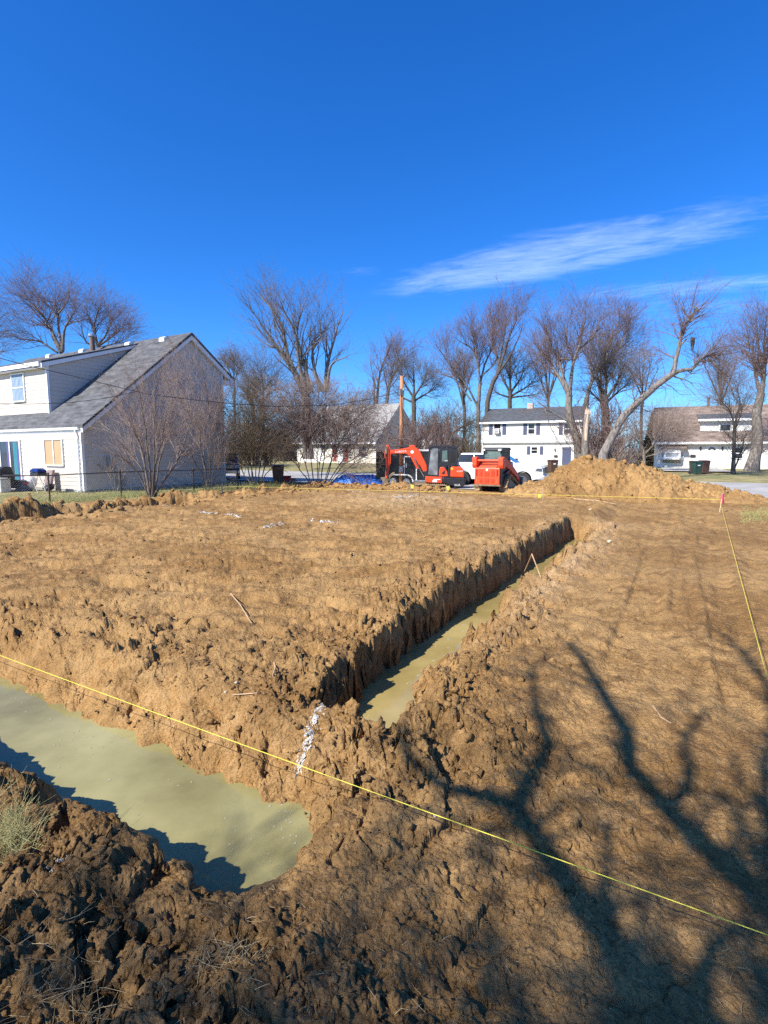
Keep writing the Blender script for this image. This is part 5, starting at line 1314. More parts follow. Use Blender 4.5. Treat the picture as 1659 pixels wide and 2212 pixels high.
    bk.prism(arc, 'y', -.68, -.06); buck = bk.build('bucket', MUDST, root, bevel=.015)
    for k in range(4): MB().prism(q((98, 835), (118, 855), (80, 872)), 'y', -.66 + k * .17, -.58 + k * .17).build('bucket_tooth', DGREY, buck)
    tb = MB(); tb.prism(q((185, 690), (225, 640), (300, 578), (330, 580), (335, 595), (265, 660), (235, 740), (205, 770)), 'y', -.48, -.28); tb.build('thumb', MUDST, root, bevel=.01)
excavator()

def skid_loader():
    c = G(1052, 1061, 0.02); D = c[1]
    root = thing('track_loader', 'orange compact track loader seen from behind, parked before the white pickup', 'track loader', (c[0], D, hz(c[0], D) - .03), -math.radians(33))
    # local: x right, y forward, z up; rear face at y = 0
    H = 2.08
    prof = [(.12, .10), (.30, .0), (1.75, .0), (1.98, .14), (1.95, .30), (.78, .86), (.55, .88), (.38, .80), (.06, .28)]
    for x0 in (-.86, .46):
        # track() builds in x-z with width in y; here swap axes with a child frame
        e = track(root, [(p[0], p[1]) for p in prof], -.40 if x0 < 0 else -.40, 0.0, [(.55, .66, .17), (.32, .20, .16), (1.76, .19, .15), (.70, .14, .11), (1.05, .14, .11), (1.40, .14, .11)])
        e.rotation_euler = (0, 0, math.radians(90)); e.location = (x0, .34, 0)
        f_ = MB(); f_.prism([(.3, .16), (1.75, .16), (1.72, .26), (.75, .62), (.55, .62)], 'x', .06, .34); fo = f_.build('track_frame', BLACKM, root); fo.location = (x0, .34, 0)
    body = MB(); body.prism([(.05, .36), (.02, .44), (.02, 1.20), (.28, 1.34), (.55, 1.40), (2.05, 1.0), (2.10, .36)], 'x', -.64, .64); bo = body.build('body', ORANGED, root, bevel=.02)
    # side chassis, black
    for s_ in (-1, 1):
        MB().prism([(.06, .40), (.06, 1.20), (.50, 1.30), (1.2, .95), (2.0, .7), (2.0, .40)], 'x', s_ * .622, s_ * .665).build('chassis_side', BLACKM, root)
    # rear door with louvres
    dr = MB(); dr.box(-.64, .64, -.06, .018, .42, 1.22); door = dr.build('rear_door', ORANGE, root, bevel=.025)
    for x0, x1, z0, z1 in ((-.40, -.22, .82, 1.10), (-.13, .13, .82, 1.02), (.22, .40, .82, 1.10), (-.39, -.21, .50, .70), (-.12, .12, .50, .71), (.20, .39, .50, .70)):
        MB().box(x0, x1, -.064, -.061, z0, z1).build('grille', mat('grille_red', (.13, .012, .006), .6), door) if 'grille_red' not in bpy.data.materials else MB().box(x0, x1, -.064, -.061, z0, z1).build('grille', bpy.data.materials['grille_red'], door)
        lv = MB(); n = int((z1 - z0) / .036)
        for k in range(n): lv.prism([(-.0645, z0 + k * .036 + .006), (-.088, z0 + k * .036 + .010), (-.0645, z0 + k * .036 + .026)], 'x', x0 + .01, x1 - .01)
        tag(lv.build('louvres', ORANGED, door), kind='stuff')
    for sx in (-1, 1):
        MB().box(min(sx * .50, sx * .56), max(sx * .50, sx * .56), -.085, -.061, .84, 1.14).build('tail_light', mat('tail_red', (.32, .012, .008), .25), door) if 'tail_red' not in bpy.data.materials else MB().box(min(sx * .50, sx * .56), max(sx * .50, sx * .56), -.085, -.061, .84, 1.14).build('tail_light', bpy.data.materials['tail_red'], door)
        MB().box(min(sx * .49, sx * .56), max(sx * .49, sx * .56), -.075, -.061, .50, .70).build('recess', ORANGED, door)
    MB().lathe([(.055, 0), (.055, .01)], 0, 1.13, 16, 'y', -.072).build('badge', WDEC, door)
    MB().box(-.70, .70, -.08, .10, .34, .418).build('bumper', MUDST, root, bevel=.01)
    hd = MB(); hd.prism([(.02, 1.222), (.02, 1.27), (.50, 1.46), (.62, 1.46), (.62, 1.35)], 'x', -.46, .46); hd.build('engine_cover', ORANGE, root, bevel=.02)
    # towers and torque bar, loader arms
    for sx in (-1, 1):
        x0, x1 = sorted((sx * .56, sx * .80))
        t_ = MB(); t_.prism([(.02, 1.20), (-.06, 1.35), (-.05, 1.70), (.02, 1.76), (.28, 1.76), (.36, 1.60), (.34, 1.22)], 'x', x0, x1); t_.build('tower', ORANGE, root, bevel=.025)
        a0, a1 = sorted((sx * .67, sx * .80))
        am = MB(); am.prism([(.20, 1.735), (.37, 1.72), (1.2, 1.40), (2.05, .95), (2.5, .55), (2.55, .30), (2.36, .28), (2.30, .50), (1.95, .74), (1.0, 1.13), (.37, 1.30)], 'x', a0, a1); arm = am.build('loader_arm', ORANGED, root, bevel=.015)
        MB().tube([(sx * .735, .45, .95), (sx * .735, 1.35, 1.18)], .05, 8).build('lift_cylinder', BLACKM, arm)
        MB().tube([(sx * .735, .9, 1.06), (sx * .735, 1.5, 1.22)], .028, 8).build('cylinder_rod', CHROME, arm)
    MB().tube([(-.57, .10, 1.58), (.57, .10, 1.58)], .055, 12).build('torque_bar', ORANGE, root)
    # cab
    cb = MB(); y0, y1, x0, x1, zb = .62, 1.75, -.50, .50, 1.20
    for xx in (x0, x1 - .07):
        for yy in (y0, y1 - .10): cb.box(xx, xx + .07, yy, yy + .10, zb, 1.93)
        cb.box(xx, xx + .07, y0 + .1, y1 - .1, zb, zb + .18)
    cb.box(x0 + .07, x1 - .07, y0, y0 + .07, zb, zb + .22)
    cb.prism([(y0 - .05, 1.93), (y1 + .05, 1.93), (y1 + .02, 2.00), (y1 - .12, 2.07), (y0 + .10, 2.07), (y0 - .04, 2.00)], 'x', x0 - .03, x1 + .03)
    cab = cb.build('cab_frame', BLACKM, root, bevel=.015); cab.location.z = .15
    MB().box(x0 + .07, x1 - .07, y0 + .03, y0 + .04, zb + .22, 1.93).build('rear_glass', CABGL, cab)
    for xx in (x0 + .03, x1 - .04): MB().box(xx, xx + .01, y0 + .1, y1 - .1, zb + .18, 1.93).build('side_glass', CABGL, cab)
    br = MB()
    for k in range(6): br.box(x1 - .025, x1 - .012, y0 + .12, y1 - .12, zb + .24 + k * .115, zb + .25 + k * .115)
    for k in range(8): br.box(x1 - .0115, x1 - .001, y0 + .15 + k * .11, y0 + .16 + k * .11, zb + .19, 1.925)
    for k in range(6): br.box(x0 + .08, x0 + .34, y0 + .015, y0 + .027, zb + .26 + k * .115, zb + .27 + k * .115)
    tag(br.build('guard_mesh', BLACKM, cab), kind='stuff')
    MB().box(-.20, .20, y0 + .25, y0 + .38, zb + .1, 1.80).build('seat', BLACKM, cab, bevel=.04)
    for sx in (-1, 1): MB().box(sx * .42 - .08, sx * .42 + .08, y0 - .16, y0 - .055, 1.90, 1.99).build('work_lamp', LAMPG, cab, bevel=.01)
    bk = MB(); bk.prism([(2.45, .10), (2.45, .62), (2.62, .70), (2.55, .16), (3.25, .06), (3.25, .02), (2.55, .02)], 'x', -.92, .92); bk.build('bucket', DGREY, root)
    MB().tube([(-.46, .55, 1.46), (-.46, .55, 1.62)], .04, 8).build('exhaust', BLACKM, root)
skid_loader()

def wheel(parent, x, y, r, w=.26, rim=CHROME):
    """wheel with its axle along local y; outer face at the smaller |y| side given by sign"""
    s_ = -1 if y < 0 else 1
    MB().lathe([(r * .60, 0), (r * .94, 0), (r, .04), (r, w - .04), (r * .94, w), (r * .60, w)], x, r, 24, 'y', y - w / 2)
    t_ = MB(); t_.lathe([(r * .60, 0), (r * .94, 0), (r, .04), (r, w - .04), (r * .94, w), (r * .60, w)], x, r, 24, 'y', y - w / 2); tyre = t_.build('wheel', RUBBER, parent)
    f_ = MB(); c = y + s_ * (w / 2 + .004) - (.0 if s_ < 0 else .03); f_.lathe([(r * .58, 0), (r * .58, .03)], x, r, 18, 'y', c); f_.build('rim', rim, tyre)
    return tyre

def pickup():
    t, s = LOT.gr(1166, 1052, 0.0); t -= .1
    X, Y = LOT.w(t - 5.85, s + 1.0)
    root = thing('pickup_truck', 'white pickup truck with chrome grille parked behind the orange track loader', 'pickup truck', (X, Y, hz(X, Y) - .0), -math.radians(24))
    def arch(cx, r=.50): return [(cx + r * math.cos(a), .42 + r * math.sin(a) * 1.0) for a in np.linspace(math.pi, 0, 9)]
    low = [(0.05, .62), (.10, .52)] + arch(1.25) + arch(4.75) + [(5.55, .48), (5.82, .55), (5.86, .80), (5.84, 1.10), (5.70, 1.22), (5.0, 1.32), (4.15, 1.38), (1.95, 1.38), (1.90, 1.36), (0.05, 1.34)]
    b = MB(); b.prism(low, 'y', -.98, .98); body = b.build('body', WTRUCK, root, bevel=.05)
    bb = MB(); bb.box(.3, 5.5, -.70, .70, .35, .62); bb.build('underbody', BLACKP, root)
    # cab greenhouse
    def ring(z, xa, xb, w): return [(xa, -w, z), (xb, -w, z), (xb, w, z), (xa, w, z)]
    g = MB(); g.add(ring(1.375, .85, 4.30, .93) + ring(1.88, 1.0, 3.50, .74) + ring(1.95, 1.12, 3.35, .70), [(0, 1, 5, 4), (1, 2, 6, 5), (2, 3, 7, 6), (3, 0, 4, 7), (4, 5, 9, 8), (5, 6, 10, 9), (6, 7, 11, 10), (7, 4, 8, 11), (8, 9, 10, 11)])
    cab = g.build('cab', WTRUCK, root, bevel=.03)
    def lerp3(a, b_, f): return tuple(a[i] + (b_[i] - a[i]) * f for i in range(3))
    for sy in (-1, 1):
        A, B_, C_, D_ = (.85, sy * .93, 1.375), (4.30, sy * .93, 1.375), (3.50, sy * .74, 1.88), (1.0, sy * .74, 1.88)
        for u0, u1 in ((.005, .32), (.335, .64), (.655, .97)):
            p = [lerp3(lerp3(A, D_, v), lerp3(B_, C_, v), u) for u, v in ((u0, .05), (u1, .05), (u1 - .0, .98), (u0, .98))]
            p = [(x, y + sy * .008, z + .003) for x, y, z in p]
            MB().add(p, [(0, 1, 2, 3)]).build('side_window', CARGL, cab)
        MB().tube([(4.0, sy * .95, 1.45), (4.0, sy * 1.12, 1.47)], .03, 6).box(3.92, 4.06, min(sy * 1.05, sy * 1.25), max(sy * 1.05, sy * 1.25), 1.38, 1.62).build('mirror', BLACKP, root)
        for k, xd in enumerate((2.05, 3.12)):
            MB().box(xd + .05, xd + .28, min(sy * .982, sy * 1.005), max(sy * .982, sy * 1.005), 1.13, 1.18).build('door_handle', CHROME, root)
    A, B_, C_, D_ = (4.30, -.93, 1.375), (4.30, .93, 1.375), (3.50, .74, 1.88), (3.50, -.74, 1.88)
    p = [lerp3(lerp3(A, D_, v), lerp3(B_, C_, v), u) for u, v in ((.05, .1), (.95, .1), (.95, .93), (.05, .93))]; p = [(x + .012, y, z + .008) for x, y, z in p]
    MB().add(p, [(0, 1, 2, 3)]).build('windscreen', mat('windscreen_glass', (.045, .075, .12), .05, .2, 3, spec=.6), cab)
    # front
    gr_ = MB(); gr_.box(5.80, 5.885, -.58, .58, .76, 1.16); grille = gr_.build('grille', CHROME, root, bevel=.02)
    for k in range(5): MB().box(5.886, 5.905, -.54, .54, .79 + k * .072, .835 + k * .072).build('grille_bar', BLACKM, grille)
    for sy in (-1, 1):
        a, c = sorted((sy * .60, sy * .965)); hl = MB(); hl.prism([(a, .88), (c, .88), (c, 1.13), (a, 1.13)], 'x', 5.66, 5.872)
        h_ = hl.build('headlight', DGREY, root, bevel=.02)
        for k in range(3): MB().box(5.873, 5.885, a + .05, a + .12, .91 + k * .07, .955 + k * .07).build('lamp', LAMPG, h_)
        a2, c2_ = sorted((sy * .955, sy * .988)); MB().prism([(5.40, .93), (5.80, .90), (5.80, 1.10), (5.52, 1.10)], 'y', a2, c2_).build('headlight', DGREY, root)
        MB().box(5.60, 5.895, *sorted((sy * .66, sy * .93)), .56, .66).build('fog_light', DGREY, root)
    bp = MB(); bp.prism([(5.55, .44), (5.92, .50), (5.96, .70), (5.55, .70)], 'y', -.97, .97); bp.build('bumper', mat('chrome_bumper', (.62, .64, .68), .18, .05, 4, metal=.6), root, bevel=.03)
    MB().box(5.955, 5.965, -.35, .35, .46, .56).build('air_intake', BLACKP, root)
    for x in (1.25, 4.75):
        for y in (-.86, .86): wheel(root, x, y, .42)
    MB().box(.08, .82, -.9, .9, 1.342, 1.37).build('bed_cover', BLACKP, root)
    MB().box(0.02, .06, -.95, -.75, .9, 1.25).build('tail_light', bpy.data.materials['tail_red'], root)
pickup()

def blue_truck():
    c = P(487, 1030, 36); root = thing('pickup_truck', 'dark blue pickup nose just visible past the rear corner of the left house', 'pickup truck', (c.x, 36, .0), math.radians(-75))
    low = [(-4.6, .6), (-3.9, .45), (-3.3, .45), (-.9, .45), (-.1, .5), (0, .8), (-.05, 1.12), (-1.3, 1.22), (-1.7, 1.25), (-4.6, 1.25)]
    b = MB(); b.prism(low, 'y', -.95, .95); b.build('body', DKBLUE, root, bevel=.05)
    g = MB(); g.add([(-3.6, -.9, 1.252), (-1.45, -.9, 1.252), (-1.45, .9, 1.252), (-3.6, .9, 1.252), (-3.3, -.72, 1.82), (-2.15, -.72, 1.82), (-2.15, .72, 1.82), (-3.3, .72, 1.82)], [(0, 1, 5, 4), (1, 2, 6, 5), (2, 3, 7, 6), (3, 0, 4, 7), (4, 5, 6, 7)])
    cab = g.build('cab', DKBLUE, root, bevel=.03)
    MB().add([(-1.50, -.75, 1.32), (-1.50, .75, 1.32), (-2.08, .62, 1.78), (-2.08, -.62, 1.78)], [(0, 1, 2, 3)]).build('windscreen', CARGL, cab).location = (.035, 0, .02)
    gr_ = MB().box(-.02, .03, -.6, .6, .72, 1.06).build('grille', BLACKP, root)
    for k in range(4): MB().box(.031, .05, -.56, .56, .76 + k * .08, .79 + k * .08).build('grille_bar', CHROME, gr_)
    for sy in (-1, 1): MB().box(-.04, .045, *sorted((sy * .62, sy * .9)), .8, 1.02).build('headlight', LAMPG, root)
    MB().box(-.1, .08, -.93, .93, .45, .66).build('bumper', CHROME, root, bevel=.02)
    for x in (-.95, -3.75):
        for y in (-.82, .82): wheel(root, x, y, .38)
blue_truck()

def trailer():
    t1 = LOT.gr(812, 1046, 0.02); fr = Frame(22)
    t0, s0 = fr.gr(812, 1046, 0.03); X, Y = fr.w(t0, s0)
    g = hz(X, Y); root = thing('cargo_trailer', 'black enclosed cargo trailer with an open side door behind the excavator arm', 'trailer', (X, Y, g), -fr.a)
    W, Dp, H = 3.9, 2.0, 2.18
    b = MB(); b.box(0, W, 0, Dp, .38, H - .1); body = b.build('body', TRAILB, root)
    for k in range(8): MB().box(.02 + k * W / 8, (k + 1) * W / 8 - .02, -.012, -.0005, .46, H - .2).build('side_panel', TRAILB, body)
    MB().box(-.02, W + .02, -.04, Dp + .04, H - .1, H).build('roof', mat('trailer_roof', (.50, .50, .52), .4), root)
    MB().box(-.01, W + .01, -.03, -.001, .36, .455).build('skirt', GALV, root)
    f = lambda x, y: (lambda q: (q[0] - t0, q[1] - g))(fr.on_s(x, y, s0))
    x0, z1 = f(873, 985); x1, z0 = f(901, 1043)
    d = MB(); d.box(x0, x0 + .06, -.06, -.013, .42, z1 - .06); d.box(x1 - .06, x1, -.06, -.013, .42, z1 - .06); d.box(x0, x1, -.06, -.013, z1 - .06, z1); door = d.build('door_frame', WDEC, root)
    MB().box(x0 + .06, x0 + .45, -.03, -.014, .42, z1 - .06).build('door', TRAILB, door)
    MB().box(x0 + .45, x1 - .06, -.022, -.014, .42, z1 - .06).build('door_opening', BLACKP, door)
    MB().box(x0 + .12, x0 + .18, -.05, -.031, 1.15, 1.4).build('latch', CHROME, door)
    MB().box(x0 - .22, x0 - .02, -.03, -.013, 1.55, 1.58).box(x0 - .22, x0 - .02, -.03, -.013, .9, .93).build('hinge', GALV, root)
    xw = f(851, 1040)[0]
    for k in range(2): wheel(root, xw + k * .82, -.06, .34, .2, rim=GALV)
    fd = MB(); n = 10
    out_ = [(xw + .43 * math.cos(a), .34 + .43 * math.sin(a)) for a in np.linspace(math.pi, math.pi / 2, n)] + [(xw + .82 + .43 * math.cos(a), .34 + .43 * math.sin(a)) for a in np.linspace(math.pi / 2, 0, n)]
    inn = [(xw + .82 + .37 * math.cos(a), .34 + .37 * math.sin(a)) for a in np.linspace(0, math.pi / 2, n)] + [(xw + .37 * math.cos(a), .34 + .37 * math.sin(a)) for a in np.linspace(math.pi / 2, math.pi, n)]
    fd.prism(out_ + inn, 'y', -.20, .05); fd.build('fender', WDEC, root)
    MB().tube([(W, Dp / 2, .42), (W + 1.1, Dp / 2, .45)], .05, 6).build('tow_bar', BLACKM, root)
trailer()

# ---------------------------------------------------------------- spoil heap
def heap():
    c = G(1342, 1078, 0.0); rng = np.random.default_rng(4)
    cx, cy = c[0], c[1] + 1.3
    n = 260; A, B = np.meshgrid(np.linspace(-6.2, 6.2, n), np.linspace(-3.4, 3.6, 170), indexing='ij')
    a = math.radians(-14); X = A * math.cos(a) - B * math.sin(a); Y = A * math.sin(a) + B * math.cos(a)
    wx, wy = cx + X, cy + Y
    n1 = fbm(wx * .7, wy * .7, 81, 4); n2 = fbm(wx * 2.2, wy * 2.2, 82, 4); n3 = fbm(wx * 7, wy * 7, 83, 3)
    def hump(u, v, ru, rv, h, p=1.0): return h * np.clip(1 - ((A - u) / ru) ** 2 - ((B - v) / rv) ** 2, 0, 1) ** p
    h = np.maximum.reduce([hump(-.4, .3, 3.0, 2.7, 1.62, .9), hump(.9, .1, 3.2, 2.6, 1.30, .9), hump(2.7, -.1, 2.6, 2.1, .80, .9), hump(-2.0, -.6, 2.6, 2.2, .80), hump(4.2, -.9, 1.9, 1.4, .36)])
    m = sm(0, .35, h); h = h * (1 + .22 * n1 + .12 * n2) + m * (.06 * n3 + .10 * facet(wx, wy, .8, 84) + .075 * facet(wx, wy, .34, 85) + .06 * facet(wx, wy, .16, 86) + .04 * facet(wx, wy, .08, 88) + .12 * lump(wx, wy, .3, 87, .4))
    h = h - m * .10 * sm(.1, .5, n2)
    g = field(wx.ravel(), wy.ravel(), False)[0].reshape(A.shape)
    z = g + np.where(h > .02, h, -.25 + h)
    ii = np.arange(A.size).reshape(A.shape); f = np.stack([ii[:-1, :-1], ii[1:, :-1], ii[1:, 1:], ii[:-1, 1:]], -1).reshape(-1, 4)
    keep = (h.ravel()[f] > .0).any(1); f = f[keep]
    us = np.unique(f); mp = np.full(A.size, -1); mp[us] = np.arange(len(us))
    v = np.stack([X.ravel(), Y.ravel(), z.ravel()], 1)[us]
    me = np_mesh('dirt_heap', v, mp[f]); o = link_mesh('dirt_heap', me, SOIL, smooth=True); o.location = (cx, cy, 0)
    ca = me.color_attributes.new('soil', 'FLOAT_COLOR', 'POINT'); d = np.zeros((len(us), 4), np.float32); d[:, 0] = .45 * np.clip(n1.ravel()[us], 0, 1); d[:, 1] = .45 * np.clip(n2.ravel()[us] + .2, 0, 1); d[:, 3] = 1; ca.data.foreach_set('color', d.ravel())
    tag(o, 'big heap of dug up brown soil in front of the leaning tree', 'dirt heap')
    return cx, cy, v
HPX, HPY, HPV = heap()

# ---------------------------------------------------------------- clods strewn over the dug soil
def ico(sub):
    bm = bmesh.new(); bmesh.ops.create_icosphere(bm, subdivisions=sub, radius=1); v = np.array([q.co[:] for q in bm.verts]); f = np.array([[q.index for q in g.verts] for g in bm.faces]); bm.free(); return v, f
def lumpy(v, seed, amp=.35):
    """angular broken lump: the sphere cut back to a few random planes, then roughened"""
    rng = np.random.default_rng(seed); d = v / np.linalg.norm(v, axis=1, keepdims=True)
    nv = rng.normal(size=(9, 3)); nv /= np.linalg.norm(nv, axis=1, keepdims=True); off = rng.uniform(.45, .95, 9)
    dist = np.min(np.where(d @ nv.T > .05, off[None] / np.maximum(d @ nv.T, .05), 9), axis=1); dist = np.minimum(dist, 1.25)
    n = fbm(d[:, 0] * 2.7 + d[:, 2] * 3.1, d[:, 1] * 2.7 - d[:, 2] * 2.3, seed, 3) + .6 * fbm(d[:, 0] * 6 + 3, d[:, 1] * 6 + d[:, 2] * 5.7, seed + 3, 2)
    return d * (dist * (1 + amp * .55 * n))[:, None]
def clods(name, label, px_, n, seed, rlo, rhi, sub, cl=.2, dk=.2, sink=.35):
    """px_(rng, n) -> lot (t, s) positions"""
    rng = np.random.default_rng(seed); t, s = px_(rng, n); X, Y = LOT.w(t, s); z, dirt, clay, dark = field(X, Y)
    keep = (dirt > .6) & (z > WATER_Z - .04); X, Y, z = X[keep], Y[keep], z[keep]; k = len(X)
    r = rlo * (rhi / rlo) ** (rng.random(k) ** 1.8)
    bv, bf = ico(sub); var = [lumpy(bv, 900 + 13 * i, .55) for i in range(14)]
    V_ = np.empty((k, len(bv), 3)); rot = rng.random(k) * 6.283; sc = rng.uniform(.6, 1.25, (k, 3)); sc[:, 2] *= .75
    for i in range(k):
        q = var[i % 14] * sc[i] * r[i]; c, s_ = math.cos(rot[i]), math.sin(rot[i])
        V_[i, :, 0] = q[:, 0] * c - q[:, 1] * s_ + X[i]; V_[i, :, 1] = q[:, 0] * s_ + q[:, 1] * c + Y[i]; V_[i, :, 2] = q[:, 2] + z[i] + r[i] * (.45 - sink)
    F_ = (bf[None] + (np.arange(k) * len(bv))[:, None, None]).reshape(-1, 3)
    me = np_mesh(name, V_.reshape(-1, 3), F_); o = link_mesh(name, me, SOIL, smooth=False)
    ca = me.color_attributes.new('soil', 'FLOAT_COLOR', 'POINT'); d = np.zeros((k, len(bv), 4), np.float32); d[..., 0] = np.clip(rng.normal(cl, .2, k), 0, 1)[:, None]; d[..., 1] = np.clip(rng.normal(dk, .25, k), 0, 1)[:, None]; d[..., 3] = 1; ca.data.foreach_set('color', d.ravel())
    return tag(o, label, 'soil clods', kind='stuff')
def at_banks(rng, n):
    w = rng.random(n); s = rng.uniform(3.2, 15, n) ** 1.0; s = 3.2 + (s - 3.2) * rng.random(n) ** .4
    tl = T_L(s); t = np.where(w < .42, tl - np.abs(rng.normal(0, .35, n)), tl + .75 + np.abs(rng.normal(0, .55, n)))
    return t, s
def at_corner(rng, n): return -1.2 - np.abs(rng.normal(0, 2.2, n)), rng.normal(3.1, .45, n)
def at_front(rng, n): return rng.uniform(-4.2, -.3, n), 1.45 - np.abs(rng.normal(0, .55, n))
def at_pad(rng, n):
    s = 3 + 20 * rng.random(n) ** 1.6; return T_L(np.minimum(s, 15)) - 13 * rng.random(n) ** 1.3, s
def at_right(rng, n):
    s = .9 + 19 * rng.random(n) ** 1.8; return rng.uniform(-1.6, 5, n), s
def at_rear(rng, n): return rng.uniform(-19, -9.5, n), rng.normal(23.7, .6, n)
def at_left(rng, n): return np.where(rng.random(n) < .5, rng.normal(-17.3, .5, n), rng.normal(-14.8, .35, n)), rng.uniform(4, 21, n)
clods('dirt_clods', 'loose clods of clay along both banks of the long trench', at_banks, 1050, 1, .007, .042, 2, .35, .1)
clods('dirt_clods', 'clods on the dug bank between the two trenches', at_corner, 850, 2, .005, .034, 2, .2, .3)
clods('dirt_clods', 'dark clods of topsoil heaped at the lower left', at_front, 1050, 3, .004, .030, 2, .05, .8)
clods('dirt_clods', 'scattered small clods on the graded pad', at_pad, 2600, 4, .007, .042, 1, .2, .25)
clods('dirt_clods', 'crumbs of soil on the track marked strip at the right', at_right, 1500, 5, .004, .022, 1, .15, .3)
clods('dirt_clods', 'clods along the low berm before the machines', at_rear, 420, 6, .05, .22, 1, .6, .1)
clods('dirt_clods', 'clods beside the far trench along the fence', at_left, 500, 7, .03, .16, 1, .5, .2)
def heap_clods():
    rng = np.random.default_rng(9); k = 650; i = rng.integers(0, len(HPV), k); p = HPV[i]; bv, bf = ico(1); var = [lumpy(bv, 700 + 11 * j, .5) for j in range(8)]
    r = .03 * (.16 / .03) ** (rng.random(k) ** 2); V_ = np.array([var[j % 8] * r[j] * rng.uniform(.7, 1.2, 3) + p[j] for j in range(k)])
    me = np_mesh('dirt_clods', V_.reshape(-1, 3), (bf[None] + (np.arange(k) * len(bv))[:, None, None]).reshape(-1, 3)); o = link_mesh('dirt_clods', me, SOIL); o.location = (HPX, HPY, 0)
    ca = me.color_attributes.new('soil', 'FLOAT_COLOR', 'POINT'); d = np.zeros((k, len(bv), 4), np.float32); d[..., 0] = rng.random(k)[:, None]; d[..., 3] = 1; ca.data.foreach_set('color', d.ravel())
    tag(o, 'clods lying on the slopes of the big soil heap', 'soil clods', kind='stuff')
heap_clods()

# ---------------------------------------------------------------- fence, pole, wires
RUSTP = mat('rusty_fence_pipe', (0.075, 0.055, 0.045), 0.6, 0.3, 6, metal=.3)
WIREM = mat('fence_wire', (0.20, 0.19, 0.18), 0.5, 0.2, 9, metal=.5)
WOODP = mat('orange_brown_pole', (0.30, 0.125, 0.055), 0.85, 0.3, 4, 0.006, 30, col2=(0.40, 0.19, 0.09), stretch=(1, 1, .15))
CABLE = mat('black_cable', (0.015, 0.015, 0.016), 0.6)
YELLOW = mat('yellow_twine', (0.78, 0.66, 0.06), 0.6, 0.06, 30)
STAKE = mat('raw_stake_wood', (0.52, 0.36, 0.20), 0.85, 0.2, 12, stretch=(1, 1, .2))
PINK = mat('pink_marking_ribbon', (0.80, 0.10, 0.16), 0.6, 0.06, 6)
FLAGY = mat('yellow_flag', (0.78, 0.74, 0.10), 0.6, 0.05, 6)
BIN = mat('brown_bin_plastic', (0.085, 0.045, 0.032), 0.5, 0.12, 5)
BING = mat('green_bin_plastic', (0.020, 0.055, 0.045), 0.5, 0.12, 5)
TARP = mat('blue_tarpaulin', (0.045, 0.16, 0.58), 0.35, 0.25, 1.8, 0.02, 5, col2=(0.10, 0.28, 0.75))
GRILLB = mat('blue_enamel', (0.012, 0.020, 0.13), 0.15, 0.08, 4)
REDBOX = mat('red_plastic', (0.60, 0.035, 0.035), 0.45, 0.08, 6)
CHALK = mat('marking_powder', (0.46, 0.44, 0.40), 0.95, 0.12, 30)
STRAW = mat('dry_straw', (0.46, 0.35, 0.18), 0.85, 0.25, 8)
GRASSB = mat('grass_blades', (0.38, 0.33, 0.13), 0.8, 0.3, 3, col2=(0.30, 0.31, 0.10))
STICK = mat('peeled_stick', (0.42, 0.27, 0.15), 0.8, 0.2, 10)
FOAM = mat('pale_foam', (0.33, 0.31, 0.21), 0.6, 0.12, 20)
STONE = mat('pale_stone', (0.42, 0.34, 0.24), 0.85, 0.15, 9)
PANELW = mat('grey_white_box', (0.55, 0.55, 0.52), 0.6, 0.05, 4)

def fence():
    q = [LOT.gr(-75, 1092, 0.05), LOT.gr(108, 1084, 0.05), LOT.gr(262, 1072, .05), LOT.gr(419, 1061, 0.05), LOT.gr(514, 1056, 0.05)]
    pts = [Vector((*LOT.w(*a), 0)) for a in q]
    for p in pts: p.z = hz(p.x, p.y)
    o = pts[1]; root = thing('chain_link_fence', 'rusty chain link fence with thin posts along the left side of the lot', 'fence', tuple(o))
    Hh = 1.08
    for p in pts:
        MB().tube([p - o + Vector((0, 0, -.3)), p - o + Vector((0, 0, Hh + .06))], .032, 8).lathe([(.042, p.z - o.z + Hh + .06), (.03, p.z - o.z + Hh + .11)], p.x - o.x, p.y - o.y, 8).build('post', RUSTP, root)
    MB().tube([p - o + Vector((0, 0, Hh)) for p in pts], .024, 6).build('top_rail', RUSTP, root)
    V_, F_ = [], []; n0 = 0; segs = []
    for a, b in zip(pts[:-1], pts[1:]):
        Ln = (b - a).length; n = int(Ln / .085); hh = Hh - .04
        for k in range(-int(hh / .085), n + 1):
            for sgn in (1, -1):
                u0 = k * .085 if sgn > 0 else k * .085 + hh; u1 = u0 + hh * sgn; z0, z1 = .03, hh
                lo, hi = min(u0, u1), max(u0, u1)
                if hi < 0 or lo > Ln: continue
                def cl(u): return min(max(u, 0), Ln)
                c0, c1 = cl(u0), cl(u1)
                if abs(u1 - u0) < 1e-6: continue
                za = z0 + (z1 - z0) * (c0 - u0) / (u1 - u0); zb_ = z0 + (z1 - z0) * (c1 - u0) / (u1 - u0)
                d = (b - a) / Ln; segs.append([a + d * c0 + Vector((0, 0, za)) - o, a + d * c1 + Vector((0, 0, zb_)) - o])
    Pq = np.array([[tuple(x) for x in sg] for sg in segs]); v, f = tubes(Pq, np.full(Pq.shape[:2], .0026), 3)
    tag(link_mesh('chain_link', np_mesh('chain_link', v, f), WIREM, root), kind='stuff')
fence()

